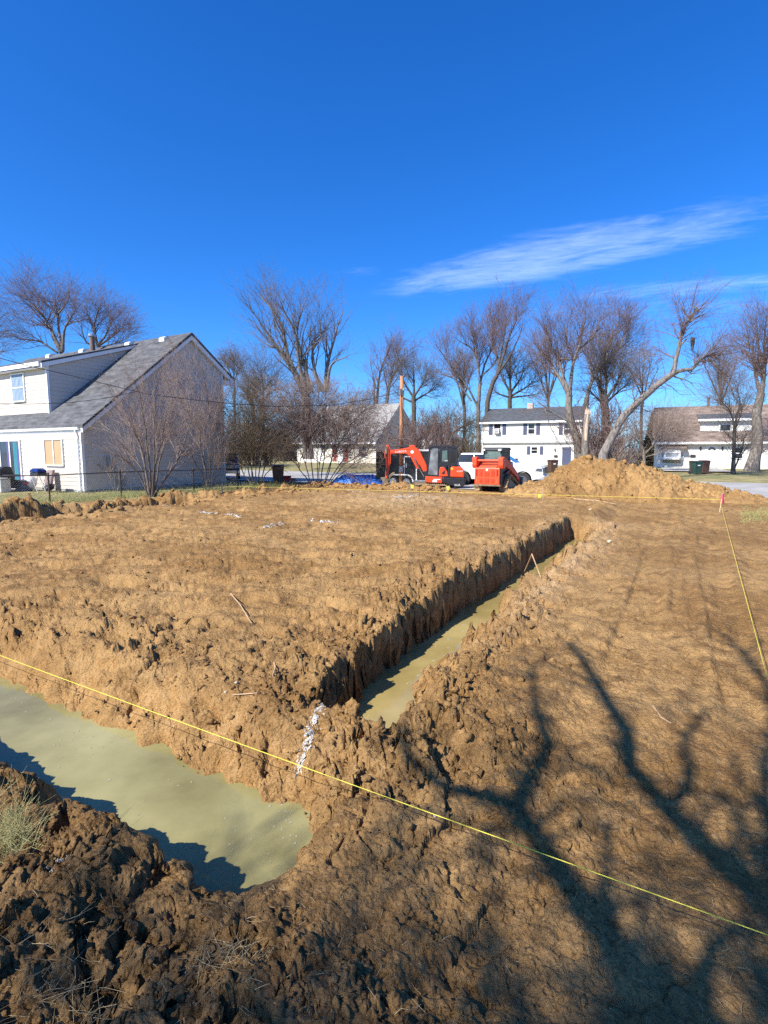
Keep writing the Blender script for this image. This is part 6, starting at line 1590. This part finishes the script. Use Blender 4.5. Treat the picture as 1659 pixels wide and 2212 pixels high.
def pole_and_wires():
    b = P(866, 1050, 30.6); z0 = hz(b.x, 30.6); root = thing('utility_pole', 'short orange brown wooden utility pole between the bushes and the excavator arm', 'utility pole', (b.x, 30.6, z0))
    top = P(866, 812, 30.6).z - z0
    MB().tube([(0, 0, -.5), (0.02, 0, top * .5), (.03, 0, top)], [.125, .115, .095], 12).build('shaft', WOODP, root, True)
    zt = P(866, 845, 30.6).z - z0
    MB().box(-.06, .16, -.16, -.10, zt - .25, zt + .12).build('bracket', DGREY, root)
    MB().lathe([(.04, zt), (.06, zt + .05), (.04, zt + .12)], .12, -.18, 8).build('insulator', GREYBOX, root)
    MB().box(-.12, .12, -.135, -.12, .9, 1.25).build('tag_plate', GREYBOX, root)
    A = P(868, 846, 30.5)
    def wire(pts, r, label):
        w = [Vector(p) for p in pts]; d = MB(); d.tube([p - w[0] for p in w], r, 5); o = d.build('overhead_wire', CABLE); o.location = w[0]; return tag(o, label, 'wire', 'overhead wires to the left house')
    def sag(a, b, s_, n=18): return [a.lerp(b, i / n) - Vector((0, 0, s_ * 4 * (i / n) * (1 - i / n))) for i in range(n + 1)]
    wire([P(866, 846, 30.5), P(800, 862, 29), P(720, 875, 27.5), P(600, 878, 25.5), P(510, 873, 24), P(430, 865, 23), P(330, 853, 22), P(270, 840, 21.5), P(170, 815, 21), P(60, 790, 20.3), P(-80, 752, 19.6)], .014, 'long black overhead wire running from the pole past the gable to the left edge')
    hs = Vector((*LOT.w(LHT + .03, LHS + 2.9), 0)); top_a = P(295, 846, 23.5)
    wire([P(295, 846, 23.4), P(230, 860, 22.6), P(150, 870, 21.9), P(60, 873, 21.2), P(-60, 871, 20.4)], .012, 'lower black wire leaving the roof edge of the left house')
pole_and_wires()

# ---- layout strings and stakes
def string(pts, r, label):
    w = [Vector(p) for p in pts]; d = MB(); d.tube([p - w[0] for p in w], r, 6); o = d.build('layout_string', YELLOW); o.location = w[0]; return tag(o, label, 'string', 'yellow layout strings')
def ptz(px, py, z): return (*G(px, py, z), z)
def stake(x, y, h, label, ribbon=False, lean=(0, 0), w=.022):
    z = hz(x, y); root = thing('wooden_stake', label, 'stake', (x, y, z), random.random(), 'wooden layout stakes')
    mb = MB(); lx, ly = lean; mb.add([(-w, -w * .5, -.1), (w, -w * .5, -.1), (w, w * .5, -.1), (-w, w * .5, -.1), (-w + lx, -w * .5 + ly, h), (w + lx, -w * .5 + ly, h), (w + lx, w * .5 + ly, h), (-w + lx, w * .5 + ly, h)], [(0, 3, 2, 1), (4, 5, 6, 7), (0, 1, 5, 4), (1, 2, 6, 5), (2, 3, 7, 6), (3, 0, 4, 7)])
    mb.build('shaft', STAKE, root)
    if ribbon:
        rb = MB(); rb.box(lx * .8 - w * 1.3, lx * .8 + w * 1.3, ly * .8 - w, ly * .8 + w, h * .62, h * .98); rb.prism([(lx * .6, h * .75), (lx * .6 + .10, h * .62), (lx * .55 + .13, h * .36), (lx * .5, h * .5)], 'y', ly * .7 - w, ly * .7 - w + .006); rb.build('ribbon', PINK, root)
    return root
a0, a1 = Vector(ptz(0, 1412, .2)), Vector(ptz(1659, 2015, .2)); dv = (a1 - a0).normalized()
Lq, Rq_ = a0 - dv * 3.2, a1 + dv * 1.4
string([Lq.lerp(Rq_, i / 12) - Vector((0, 0, .02 * 4 * (i / 12) * (1 - i / 12))) for i in range(13)], .0021, 'yellow layout string crossing the foreground above the near puddle')
r1 = Vector(ptz(1555, 1083, .34)); r0 = Vector(ptz(1659, 1470, .2)); r00 = r0 + (r0 - r1).normalized() * 4.5
string([r1, r0, r00], .0030, 'yellow layout string running down the right side from the ribboned stake')
f1 = Vector(ptz(480, 1050, .35)); f0 = Vector(ptz(1558, 1064, .36)); f0 = Vector((r1.x, r1.y, .40))
string([f1.lerp(f0, i / 8) for i in range(9)], .0048, 'yellow layout string stretched along the back before the machines')
stake(r1.x + .02, r1.y, .62, 'leaning stake with a pink ribbon at the right beside the soil heap', True, (.12, 0), .025)
stake(f1.x, f1.y, .5, 'stake at the far left end of the back string by the fence')
stake(Lq.x, Lq.y, .45, 'stake at the left end of the near string'); stake(Rq_.x, Rq_.y, .45, 'stake at the right end of the near string'); stake(r00.x, r00.y, .45, 'stake at the near end of the right string')
g_ = G(1172, 1085, .1); stake(g_[0], g_[1], .42, 'thin dark stake standing near the yellow flag before the soil heap', w=.012)

def flag(px, py, label, h=.42, wire_only=False):
    x, y = G(px, py, .12); z = hz(x, y); root = thing('marking_flag', label, 'marking flag', (x, y, z), 0, 'yellow marking flags')
    MB().tube([(0, 0, -.05), (.01, 0, h)], .006, 5).build('wire', GALV, root)
    MB().add([(.012, -.004, h), (.13, -.02, h - .02), (.12, .01, h - .15), (.012, .004, h - .13), (.012, -.001, h), (.13, -.017, h - .02), (.12, .013, h - .15), (.012, .007, h - .13)], [(0, 1, 2, 3), (7, 6, 5, 4), (0, 4, 5, 1), (1, 5, 6, 2), (2, 6, 7, 3), (3, 7, 4, 0)]).build('flag', FLAGY, root)
flag(886, 1083, 'yellow pin flag left of the bare pale patch'); flag(963, 1086, 'yellow pin flag at the right end of the white marking line'); flag(1160, 1091, 'yellow pin flag lying low near the thin dark stake', h=.24)
for px, h, lb in ((880, .62, 'white wire pin standing at the left of the marked patch'), (905, .4, 'dark wire pin in the middle of the marked patch'), (958, .34, 'short wire pin beside the right yellow flag')):
    x, y = G(px, 1090, .12); z = hz(x, y); root = thing('wire_pin', lb, 'wire pin', (x, y, z), 0, 'wire pins'); MB().tube([(0, 0, -.05), (.01, .0, h), (.03, .0, h + .01)], .008, 5).build('wire', GALV if px != 905 else RUSTP, root)

# ---- powder lines, sticks, straw, grass, stones, foam
def flecks(name, label, cat, lines, m, size, n_per, width, lift=.006, seed=3):
    rng = np.random.default_rng(seed); V_, F_ = [], []
    for (x0, y0), (x1, y1) in lines:
        A, B = np.array(G(x0, y0, .08)), np.array(G(x1, y1, .08)); n = int(n_per * max(.4, np.linalg.norm(B - A)))
        u = rng.random(n); p = A + (B - A) * u[:, None] + rng.normal(0, width, (n, 2)) * (0.4 + .6 * np.abs(np.sin(u * 5)))[:, None]
        z = field(p[:, 0], p[:, 1])[0]; e = .012; zx = field(p[:, 0] + e, p[:, 1])[0]; zy = field(p[:, 0], p[:, 1] + e)[0]
        for i in range(n):
            k = 7; r = size * rng.uniform(.35, 1.3); a0_ = rng.random() * 6.28; b0 = len(V_); sx = np.clip((zx[i] - z[i]) / e, -1.2, 1.2); sy = np.clip((zy[i] - z[i]) / e, -1.2, 1.2)
            for zz in (lift, lift - .004):
                for j in range(k):
                    a = a0_ + j * 6.283 / k; rr_2 = r * (1 + .35 * math.sin(j * 2.3 + a0_)); dx, dy = math.cos(a) * rr_2, math.sin(a) * rr_2 * .7
                    V_.append((p[i, 0] + dx, p[i, 1] + dy, z[i] + zz + sx * dx + sy * dy))
            F_.append(tuple(range(b0, b0 + k))); 
            for j in range(k): F_.append((b0 + j, b0 + k + j, b0 + k + (j + 1) % k, b0 + (j + 1) % k))
    me = bpy.data.meshes.new(name); me.from_pydata(V_, [], F_); me.update(); o = link_mesh(name, me, m); return tag(o, label, cat, kind='stuff')
flecks('marking_powder', 'white powder line on the soil where the trench is to be dug on', 'marking powder', [((702, 1512), (668, 1552)), ((668, 1552), (640, 1592))], CHALK, .005, 1200, .026, .002)
flecks('marking_powder', 'white powder marks on the pad and around the bare patch', 'marking powder', [((565, 1158), (612, 1146)), ((672, 1140), (730, 1146)), ((480, 1124), (522, 1134)), ((430, 1119), (465, 1124)), ((845, 1097), (900, 1084)), ((880, 1086), (962, 1088)), ((745, 1065), (800, 1071)), ((345, 1103), (365, 1105))], CHALK, .022, 90, .06, seed=5)
flecks('marking_powder', 'faint white powder on the dark spoil at the lower left', 'marking powder', [((105, 1865), (165, 1835))], CHALK, .004, 260, .016, .003, seed=6)

def stick(pts, r, label, lift=.012):
    w = []
    for px, py in pts:
        x, y = G(px, py, .1); w.append(Vector((x, y, hz(x, y) + lift)))
    zz = [max(q.z for q in w)] if False else None
    o = MB(); o.tube([q - w[0] for q in w], [r, r * .95, r * .6] if len(w) == 3 else r, 6); ob = o.build('stick', STICK); ob.location = w[0]; return tag(ob, label, 'stick', 'bare sticks on the soil')
stick([(499, 1299), (520, 1325), (544, 1357)], .0075, 'pale straight stick lying on the graded pad', .03)
stick([(502, 1483), (525, 1484), (556, 1489)], .006, 'short reddish stick on the bank above the near puddle', .02)
stick([(592, 1430), (595, 1445), (588, 1462)], .007, 'small upright twig stuck in the bank left of the trench end', .03)
x0, y0 = G(1128, 1187, .1); x1, y1 = G(1172, 1228, -.02)
w = [Vector((x0, y0, hz(x0, y0) + .03)), Vector(((x0 + x1) / 2, (y0 + y1) / 2, .12)), Vector((x1, y1, hz(x1, y1) + .02))]
o = MB(); o.tube([q - w[0] for q in w], [.014, .012, .008], 6); ob = o.build('stick', STICK); ob.location = w[0]; tag(ob, 'curved orange root bridging the long trench halfway down', 'stick', 'bare sticks on the soil')
stick([(1412, 1498), (1430, 1525), (1452, 1532)], .006, 'thin pale rootlet on the strip at the right', .012)
stick([(1240, 1083), (1290, 1089), (1330, 1092)], .025, 'dark branch lying at the foot of the soil heap', .04)

def straw(name, label, cat, pos, n, seed, ln, m, r, upright=.15, K=3):
    rng = np.random.default_rng(seed); x, y = pos(rng, n); z = field(x, y)[0]
    d = np.stack([rng.normal(size=n), rng.normal(size=n), np.abs(rng.normal(upright, upright, n)) + .02], 1); d /= np.linalg.norm(d, axis=1, keepdims=True)
    Pq = np.empty((n, K, 3)); Pq[:, 0] = np.stack([x, y, z + .004], 1); L_ = ln * rng.uniform(.4, 1.3, n)
    for i in range(1, K): d = d + rng.normal(size=(n, 3)) * .22 - np.array([0, 0, .06 + .1 * upright]); d /= np.linalg.norm(d, axis=1, keepdims=True); Pq[:, i] = Pq[:, i - 1] + d * (L_ / (K - 1))[:, None]
    Rq = np.full((n, 1), r) * np.linspace(1, .45, K)[None]; v, f = tubes(Pq, Rq, 3); o = link_mesh(name, np_mesh(name, v, f), m); return tag(o, label, cat, kind='stuff')
def px_box(*boxes):
    def pos(rng, n):
        i = rng.integers(0, len(boxes), n); b = np.array(boxes)[i]; px = b[:, 0] + rng.random(n) * (b[:, 2] - b[:, 0]); py = b[:, 1] + rng.random(n) * (b[:, 3] - b[:, 1])
        g = [G(x, y, .08) for x, y in zip(px, py)]; return np.array([q[0] for q in g]), np.array([q[1] for q in g])
    return pos
def px_blob(cx, cy, sx, sy):
    def pos(rng, n):
        g = [G(x, y, .15) for x, y in zip(rng.normal(cx, sx, n), rng.normal(cy, sy, n))]; return np.array([q[0] for q in g]), np.array([q[1] for q in g])
    return pos
straw('straw_bits', 'bits of straw and fine roots lying on the dug soil', 'straw', px_box((300, 1900, 1659, 2200), (0, 1850, 700, 2200), (500, 1350, 1659, 1900), (900, 1100, 1659, 1400)), 420, 11, .05, STRAW, .0012)
straw('straw_bits', 'clumps of torn pale roots on the spoil in the foreground', 'straw', px_blob(500, 2020, 40, 35), 70, 12, .12, STRAW, .0012)
straw('straw_bits', 'torn dry grass roots hanging in the dark spoil at lower left', 'straw', px_blob(130, 2060, 70, 55), 130, 13, .14, STRAW, .0013, .3)
straw('grass_tuft', 'tuft of dry green grass on the bank at the left edge', 'grass', px_blob(15, 1760, 22, 24), 520, 14, .16, mat('straw_grass', (0.40, 0.36, 0.15), .8, .25, 3), .0012, .9)
def along_fence(rng, n):
    s = rng.uniform(8, 24, n); t = -21.2 + rng.normal(0, .55, n) + .06 * (s - 14); return LOT.w(t, s)
straw('dry_grass', 'strip of dry grass and weeds along the foot of the fence', 'grass', along_fence, 3800, 15, .30, GRASSB, .005, 1.1)
def lawn_left(rng, n):
    s = rng.uniform(6, 16, n); t = rng.uniform(-27, -21.4, n); return LOT.w(t, s)
straw('grass_blades', 'short lawn blades between the fence and the left house', 'grass', lawn_left, 5000, 16, .12, GRASSB, .006, 1.2, 3)
def edge_right(rng, n):
    x, y = [], []
    g = [G(a, b, 0) for a, b in zip(rng.uniform(1600, 1700, n), rng.normal(1112, 9, n))]; return np.array([q[0] for q in g]), np.array([q[1] for q in g])
straw('grass_blades', 'thin new grass at the edge of the lot beside the road', 'grass', edge_right, 900, 17, .10, GRASSB, .006, 1.1, 3)
def mid_patch(rng, n):
    g = [G(a, b, .1) for a, b in zip(rng.normal(860, 45, n), rng.normal(1100, 8, n))]; return np.array([q[0] for q in g]), np.array([q[1] for q in g])
straw('dry_grass', 'remnant dry grass on the undug patch in the middle of the pad', 'grass', mid_patch, 700, 18, .12, STRAW, .004, .5, 3)

def stones():
    rng = np.random.default_rng(8); bv, bf = ico(1)
    spots = [(260, 1478, .026, 'pale stone high on the bank above the near puddle, under the near string'), (510, 1468, .020, 'small pale stone beside the short reddish stick on the bank'), (1316, 1168, .07, 'pale clay lump on the right bank near the far end of the long trench'),
             (1275, 1107, .07, 'pale stone behind the far end of the long trench'), (378, 1092, .07, 'pale stone beside the far trench along the fence'), (940, 1740, .014, 'small pale pebble just below the near string at mid picture'),
             (488, 1478, .016, 'tiny pale stone left of the short reddish stick'), (905, 1345, .02, 'pale stone on the brink of the long trench wall'), (1045, 1905, .010, 'pale pebble inside the thick branch shadow below the near string')]
    for px, py, r, lb in spots:
        x, y = G(px, py, .08); z = hz(x, y); v = lumpy(bv, int(px), .3) * r * rng.uniform(.7, 1.2, 3); me = np_mesh('stone', v, bf); o = link_mesh('stone', me, STONE, smooth=False); o.location = (x, y, z + r * .2)
        tag(o, lb, 'stone', 'loose pale stones on the soil')
stones()
def foam(name, label, pos, n, seed, size):
    rng = np.random.default_rng(seed); V_, F_ = [], []; x, y = pos(rng, n)
    z = field(x, y)[0]
    for i in range(n):
        if z[i] > WATER_Z - .05: continue
        k = 8; r = size * rng.uniform(.3, 1.5); el = rng.uniform(.35, 1); an = rng.random() * 3.14; b0 = len(V_)
        for zz in (.0022, .0006):
            for j in range(k):
                a = j * 6.283 / k; q = r * (1 + .3 * math.sin(3 * a + i)); dx, dy = math.cos(a) * q, math.sin(a) * q * el; V_.append((x[i] + dx * math.cos(an) - dy * math.sin(an), y[i] + dx * math.sin(an) + dy * math.cos(an), WATER_Z + zz))
        F_.append(tuple(range(b0, b0 + k)))
        for j in range(k): F_.append((b0 + j, b0 + k + j, b0 + k + (j + 1) % k, b0 + (j + 1) % k))
    me = bpy.data.meshes.new(name); me.from_pydata(V_, [], F_); me.update(); o = link_mesh(name, me, FOAM); return tag(o, label, 'foam', kind='stuff')
def on_px(*blobs):
    def pos(rng, n):
        i = rng.integers(0, len(blobs), n); b = np.array(blobs)[i]; g = [G(p, q, WATER_Z) for p, q in zip(rng.normal(b[:, 0], b[:, 2]), rng.normal(b[:, 1], b[:, 3]))]; return np.array([q[0] for q in g]), np.array([q[1] for q in g])
    return pos
foam('foam_flecks', 'pale foam flecks and bubbles floating on the near puddle', on_px((40, 1520, 40, 20), (160, 1610, 60, 25), (640, 1770, 40, 50), (640, 1790, 25, 30), (300, 1660, 160, 60), (520, 1840, 120, 50)), 120, 21, .008)
foam('foam_flecks', 'pale foam patches floating in the long trench', on_px((870, 1460, 25, 15), (920, 1410, 30, 25), (980, 1350, 25, 20), (1120, 1250, 30, 25), (1220, 1190, 20, 15)), 50, 22, .015)

# ---- bins
def bin_(x, y, m, label, h=1.05, w=.58, rz=0.0, deco=True, group='wheeled trash bins'):
    root = thing('trash_bin', label, 'trash bin', (x, y, hz(x, y)), rz, group)
    b = MB(); a, c = w * .40, w * .5
    b.add([(-a, -a, .06), (a, -a, .06), (a, a, .06), (-a, a, .06), (-c, -c, h * .9), (c, -c, h * .9), (c, c, h * .9), (-c, c, h * .9)], [(0, 3, 2, 1), (4, 5, 6, 7), (0, 1, 5, 4), (1, 2, 6, 5), (2, 3, 7, 6), (3, 0, 4, 7)]); b.build('body', m, root, bevel=.02)
    MB().box(-c - .02, c + .02, -c - .03, c + .02, h * .9, h * .93).prism([(-c - .03, h * .932), (c + .02, h * .932), (c * .5, h), (-c * .7, h * .985)], 'x', -c - .015, c + .015).build('lid', m, root, bevel=.015)
    for sx in (-1, 1): MB().lathe([(.03, 0), (.11, .005), (.11, .05), (.03, .055)], a + .03, .11, 12, 'x', sx * (a + .0) - (.055 if sx < 0 else 0)).build('wheel', RUBBER, root)
    MB().tube([(-c * .8, c + .05, h * .88), (c * .8, c + .05, h * .88)], .018, 6).build('handle', m, root)
    if deco: MB().box(-.10, .10, -c * .93 - .012, -c * .93 - .004, h * .66, h * .74).build('label_plate', WDEC, root)
c = P(601, 1040, 32.5); bin_(c.x, 32.5, BIN, 'brown trash bin beside the dense dark bush at the fence', 1.15, .72, .2, False)
c = P(1193, 1025, 42); bin_(c.x, 42, BIN, 'brown trash bin with a white plate in front of the white house', 1.1, .62, .2)
c = P(1519, 1027, 41.0); bin_(c.x, 41.0, BIN, 'brown trash bin right of the green one by the road', 1.05, .62, .1, False)
c = P(1500, 1027, 41.3); bin_(c.x, 41.3, BIN, 'brown trash bin standing behind the green one', 1.0, .62, .1, False)
c = P(1503, 1028, 39.6); bin_(c.x, 39.6, BING, 'green trash bin in front of the two brown ones at the right', .98, .60, .1)

# ---- blue tarpaulin over a heap
def tarp():
    c = P(777, 1045, 31.5); n, m_ = 90, 50; A, B = np.meshgrid(np.linspace(-1.75, 1.75, n), np.linspace(-1.1, 1.1, m_), indexing='ij')
    r2 = (A / 1.75) ** 2 + (B / 1.1) ** 2; base = .72 * np.clip(1 - r2, 0, 1) ** .55 * (1 + .25 * fbm(A * .9, B * .9, 101, 2)) 
    fold = .10 * (1 - np.abs(fbm(A * 1.8 + .8 * B, B * 1.6, 102, 3)) * 3) * sm(1.1, .7, r2) + .05 * (1 - np.abs(fbm(A * 5, B * 4.5, 103, 2)) * 3) * sm(1.05, .8, r2)
    z = np.maximum(base + fold * (.3 + base), 0.0) - .02; ii = np.arange(A.size).reshape(A.shape); f = np.stack([ii[:-1, :-1], ii[1:, :-1], ii[1:, 1:], ii[:-1, 1:]], -1).reshape(-1, 4); f = f[(r2.ravel()[f] < 1.08).all(1)]
    us = np.unique(f); mp = np.full(A.size, -1); mp[us] = np.arange(len(us))
    o = link_mesh('tarpaulin', np_mesh('tarpaulin', np.stack([A.ravel(), B.ravel(), z.ravel()], 1)[us], mp[f]), TARP, smooth=False); o.location = (c.x, 31.5, hz(c.x, 31.5) + .02); sol = o.modifiers.new('thickness', 'SOLIDIFY'); sol.thickness = .01
    tag(o, 'crumpled blue tarpaulin over a low heap beside the black trailer', 'tarpaulin')
tarp()
c = P(619, 1038, 34); root = thing('cooler', 'small red box on the pavement behind the bushes', 'cooler', (c.x, 34, hz(c.x, 34)), .15)
MB().box(-.42, .28, -.2, .2, 0, .40).build('body', REDBOX, root, bevel=.03); MB().box(-.44, .30, -.22, .22, .405, .52).build('lid', REDBOX, root, bevel=.03); MB().box(.30, .62, -.18, .18, 0, .36).build('carton', mat('brown_carton', (.30, .17, .10), .8), root)
for i, (px, dz, a, lb) in enumerate(((705, .04, .3, 'reddish split board lying flat at the foot of the widest bush'), (722, .10, -.35, 'shorter reddish board propped on another by the widest bush'))):
    c = P(px, 1050, 29.8); o = MB().box(-.5, .5, -.08, .08, 0, .03).build('board', mat('red_cedar', (.36, .13, .06), .85, .2, 6)); o.location = (c.x, 29.8, hz(c.x, 29.8) + dz); o.rotation_euler = (.1, .12 + a * .4, a); tag(o, lb, 'board')

# ---- things on the patio of the left house
def patio():
    fr = LOT; s0 = LHS
    def at(px, s): t, z = fr.on_s(px, 1040, s); return fr.w(t, s)
    t0, t1 = LHT - 16, LHT - 4.3
    pm = MB(); pm.box(0, t1 - t0, -2.6, -.05, -.1, .06); p = pm.build('patio', CONCP); p.location = (*fr.w(t0, s0), 0); p.rotation_euler = (0, 0, -fr.a); tag(p, kind='structure')
    x, y = at(84, s0 - 1.2); root = thing('barbecue_grill', 'covered grill with a blue enamel lid on crossed legs by the house wall', 'barbecue', (x, y, .06 if False else hz(x, y)), -fr.a)
    ld = MB(); ld.add([(-.36, -.22, .98), (.36, -.22, .98), (.36, .22, .98), (-.36, .22, .98), (-.34, -.20, 1.08), (.34, -.20, 1.08), (.34, .20, 1.08), (-.34, .20, 1.08), (-.24, -.12, 1.16), (.24, -.12, 1.16), (.24, .12, 1.16), (-.24, .12, 1.16)], [(0, 3, 2, 1), (0, 1, 5, 4), (1, 2, 6, 5), (2, 3, 7, 6), (3, 0, 4, 7), (4, 5, 9, 8), (5, 6, 10, 9), (6, 7, 11, 10), (7, 4, 8, 11), (8, 9, 10, 11)]); ld.build('lid', GRILLB, root, bevel=.03)
    MB().box(-.35, .35, -.21, .21, .80, .975).build('fire_box', BLACKM, root, bevel=.03)
    for yy in (-.18, .18):
        MB().tube([(-.28, yy, .80), (.22, yy, .0)], .014, 6).build('leg', GALV, root); MB().tube([(.28, yy, .80), (-.22, yy, .0)], .014, 6).build('leg', GALV, root)
    MB().tube([(-.1, -.24, 1.05), (-.1, -.30, 1.06), (.1, -.30, 1.06), (.1, -.24, 1.05)], .012, 6).build('handle', BLACKM, root)
    x, y = at(8, s0 - 1.5); root = thing('barbecue_grill', 'large black grill with side shelf standing before the sliding door', 'barbecue', (x, y, hz(x, y)), -fr.a)
    MB().box(-.8, .45, -.3, .3, .15, .80).build('cabinet', BLACKM, root, bevel=.02); MB().prism([(-.32, .81), (-.30, 1.1), (-.1, 1.22), (.2, 1.2), (.32, .81)], 'x', -.85, .40).build('lid', BLACKM, root, bevel=.03); MB().box(.46, 1.1, -.25, .25, .78, .84).build('side_shelf', BLACKM, root)
    MB().tube([(-.7, -.34, .95), (.3, -.34, .95)], .014, 6).build('handle', CHROME, root)
    x, y = at(66, s0 - .7); root = thing('plastic_bag', 'white plastic bag of rubbish against the house wall behind the blue grill', 'bag', (x, y, hz(x, y)), 0)
    bv, bf = ico(2); link_mesh('bag', np_mesh('bag', lumpy(bv, 3, .5) * [.38, .30, .42] + [0, 0, .36], bf), mat('white_plastic_bag', (.74, .70, .68), .5, .06, 5), root)
    MB().box(-.12, .10, -.345, -.335, .36, .46).build('red_print', REDBOX, root)
    x, y = at(50, s0 - .9); root = thing('storage_tote', 'dark blue tote with black bags beside the black grill', 'tote', (x, y, hz(x, y)), -fr.a); MB().box(-.3, .3, -.25, .25, 0, .5).build('body', NAVY, root, bevel=.03); MB().box(-.33, .33, -.28, .28, .505, .56).build('lid', GREYBOX, root)
    x, y = at(102, s0 - .7); root = thing('plastic_bag', 'black rubbish bag slumped under the right side of the blue grill', 'bag', (x, y, hz(x, y)), 0); link_mesh('bag', np_mesh('bag', lumpy(bv, 5, .5) * [.28, .25, .24] + [0, 0, .2], bf), BLACKP, root)
    x, y = at(117, s0 - .12); root = thing('mattress', 'grey brown striped cushion leaning on the house wall right of the blue grill', 'cushion', (x, y, hz(x, y)), -fr.a); m_ = MB(); m_.prism([(-.40, .02), (-.26, .02), (-.03, 1.05), (-.17, 1.05)], 'x', -.25, .25); m_.build('pad', mat('brown_cushion', (.30, .22, .20), .9, .15, 4), root, bevel=.04)
    for k in range(5): MB().prism([(-.405, .06), (-.40, .06), (-.175, 1.02), (-.18, 1.02)], 'x', -.20 + k * .09, -.18 + k * .09).build('stripe', mat('cushion_stripe', (.14, .10, .10), .9) if 'cushion_stripe' not in bpy.data.materials else bpy.data.materials['cushion_stripe'], root)
    x, y = G(4, 1064, .0); root = thing('utility_box', 'pale grey utility box cut by the left edge near the fence', 'utility box', (x, y, hz(x, y)), -.3); MB().box(-.45, .30, -.25, .25, 0, .62).build('body', PANELW, root, bevel=.03); MB().box(-.47, .32, -.27, .27, .625, .68).build('lid', PANELW, root, bevel=.02)
patio()
# driveway of the brown roofed house
sheet_t = FAR.gr(1440, 1012, .27)
A, B = np.meshgrid(np.linspace(-.5, 4.3, 3), np.linspace(-9, -.3, 9), indexing='ij'); X, Y = FAR.w(A + sheet_t[0], B + sheet_t[1]); t_, s_ = LOT.ts(X, Y)
Zd = .25 * sm(27, 48, s_) + .10; ii = np.arange(A.size).reshape(A.shape); f = np.stack([ii[:-1, :-1], ii[1:, :-1], ii[1:, 1:], ii[:-1, 1:]], -1).reshape(-1, 4)
tag(link_mesh('driveway', np_mesh('driveway', np.stack([X.ravel(), Y.ravel(), Zd.ravel()], 1), f), CONC), kind='structure')
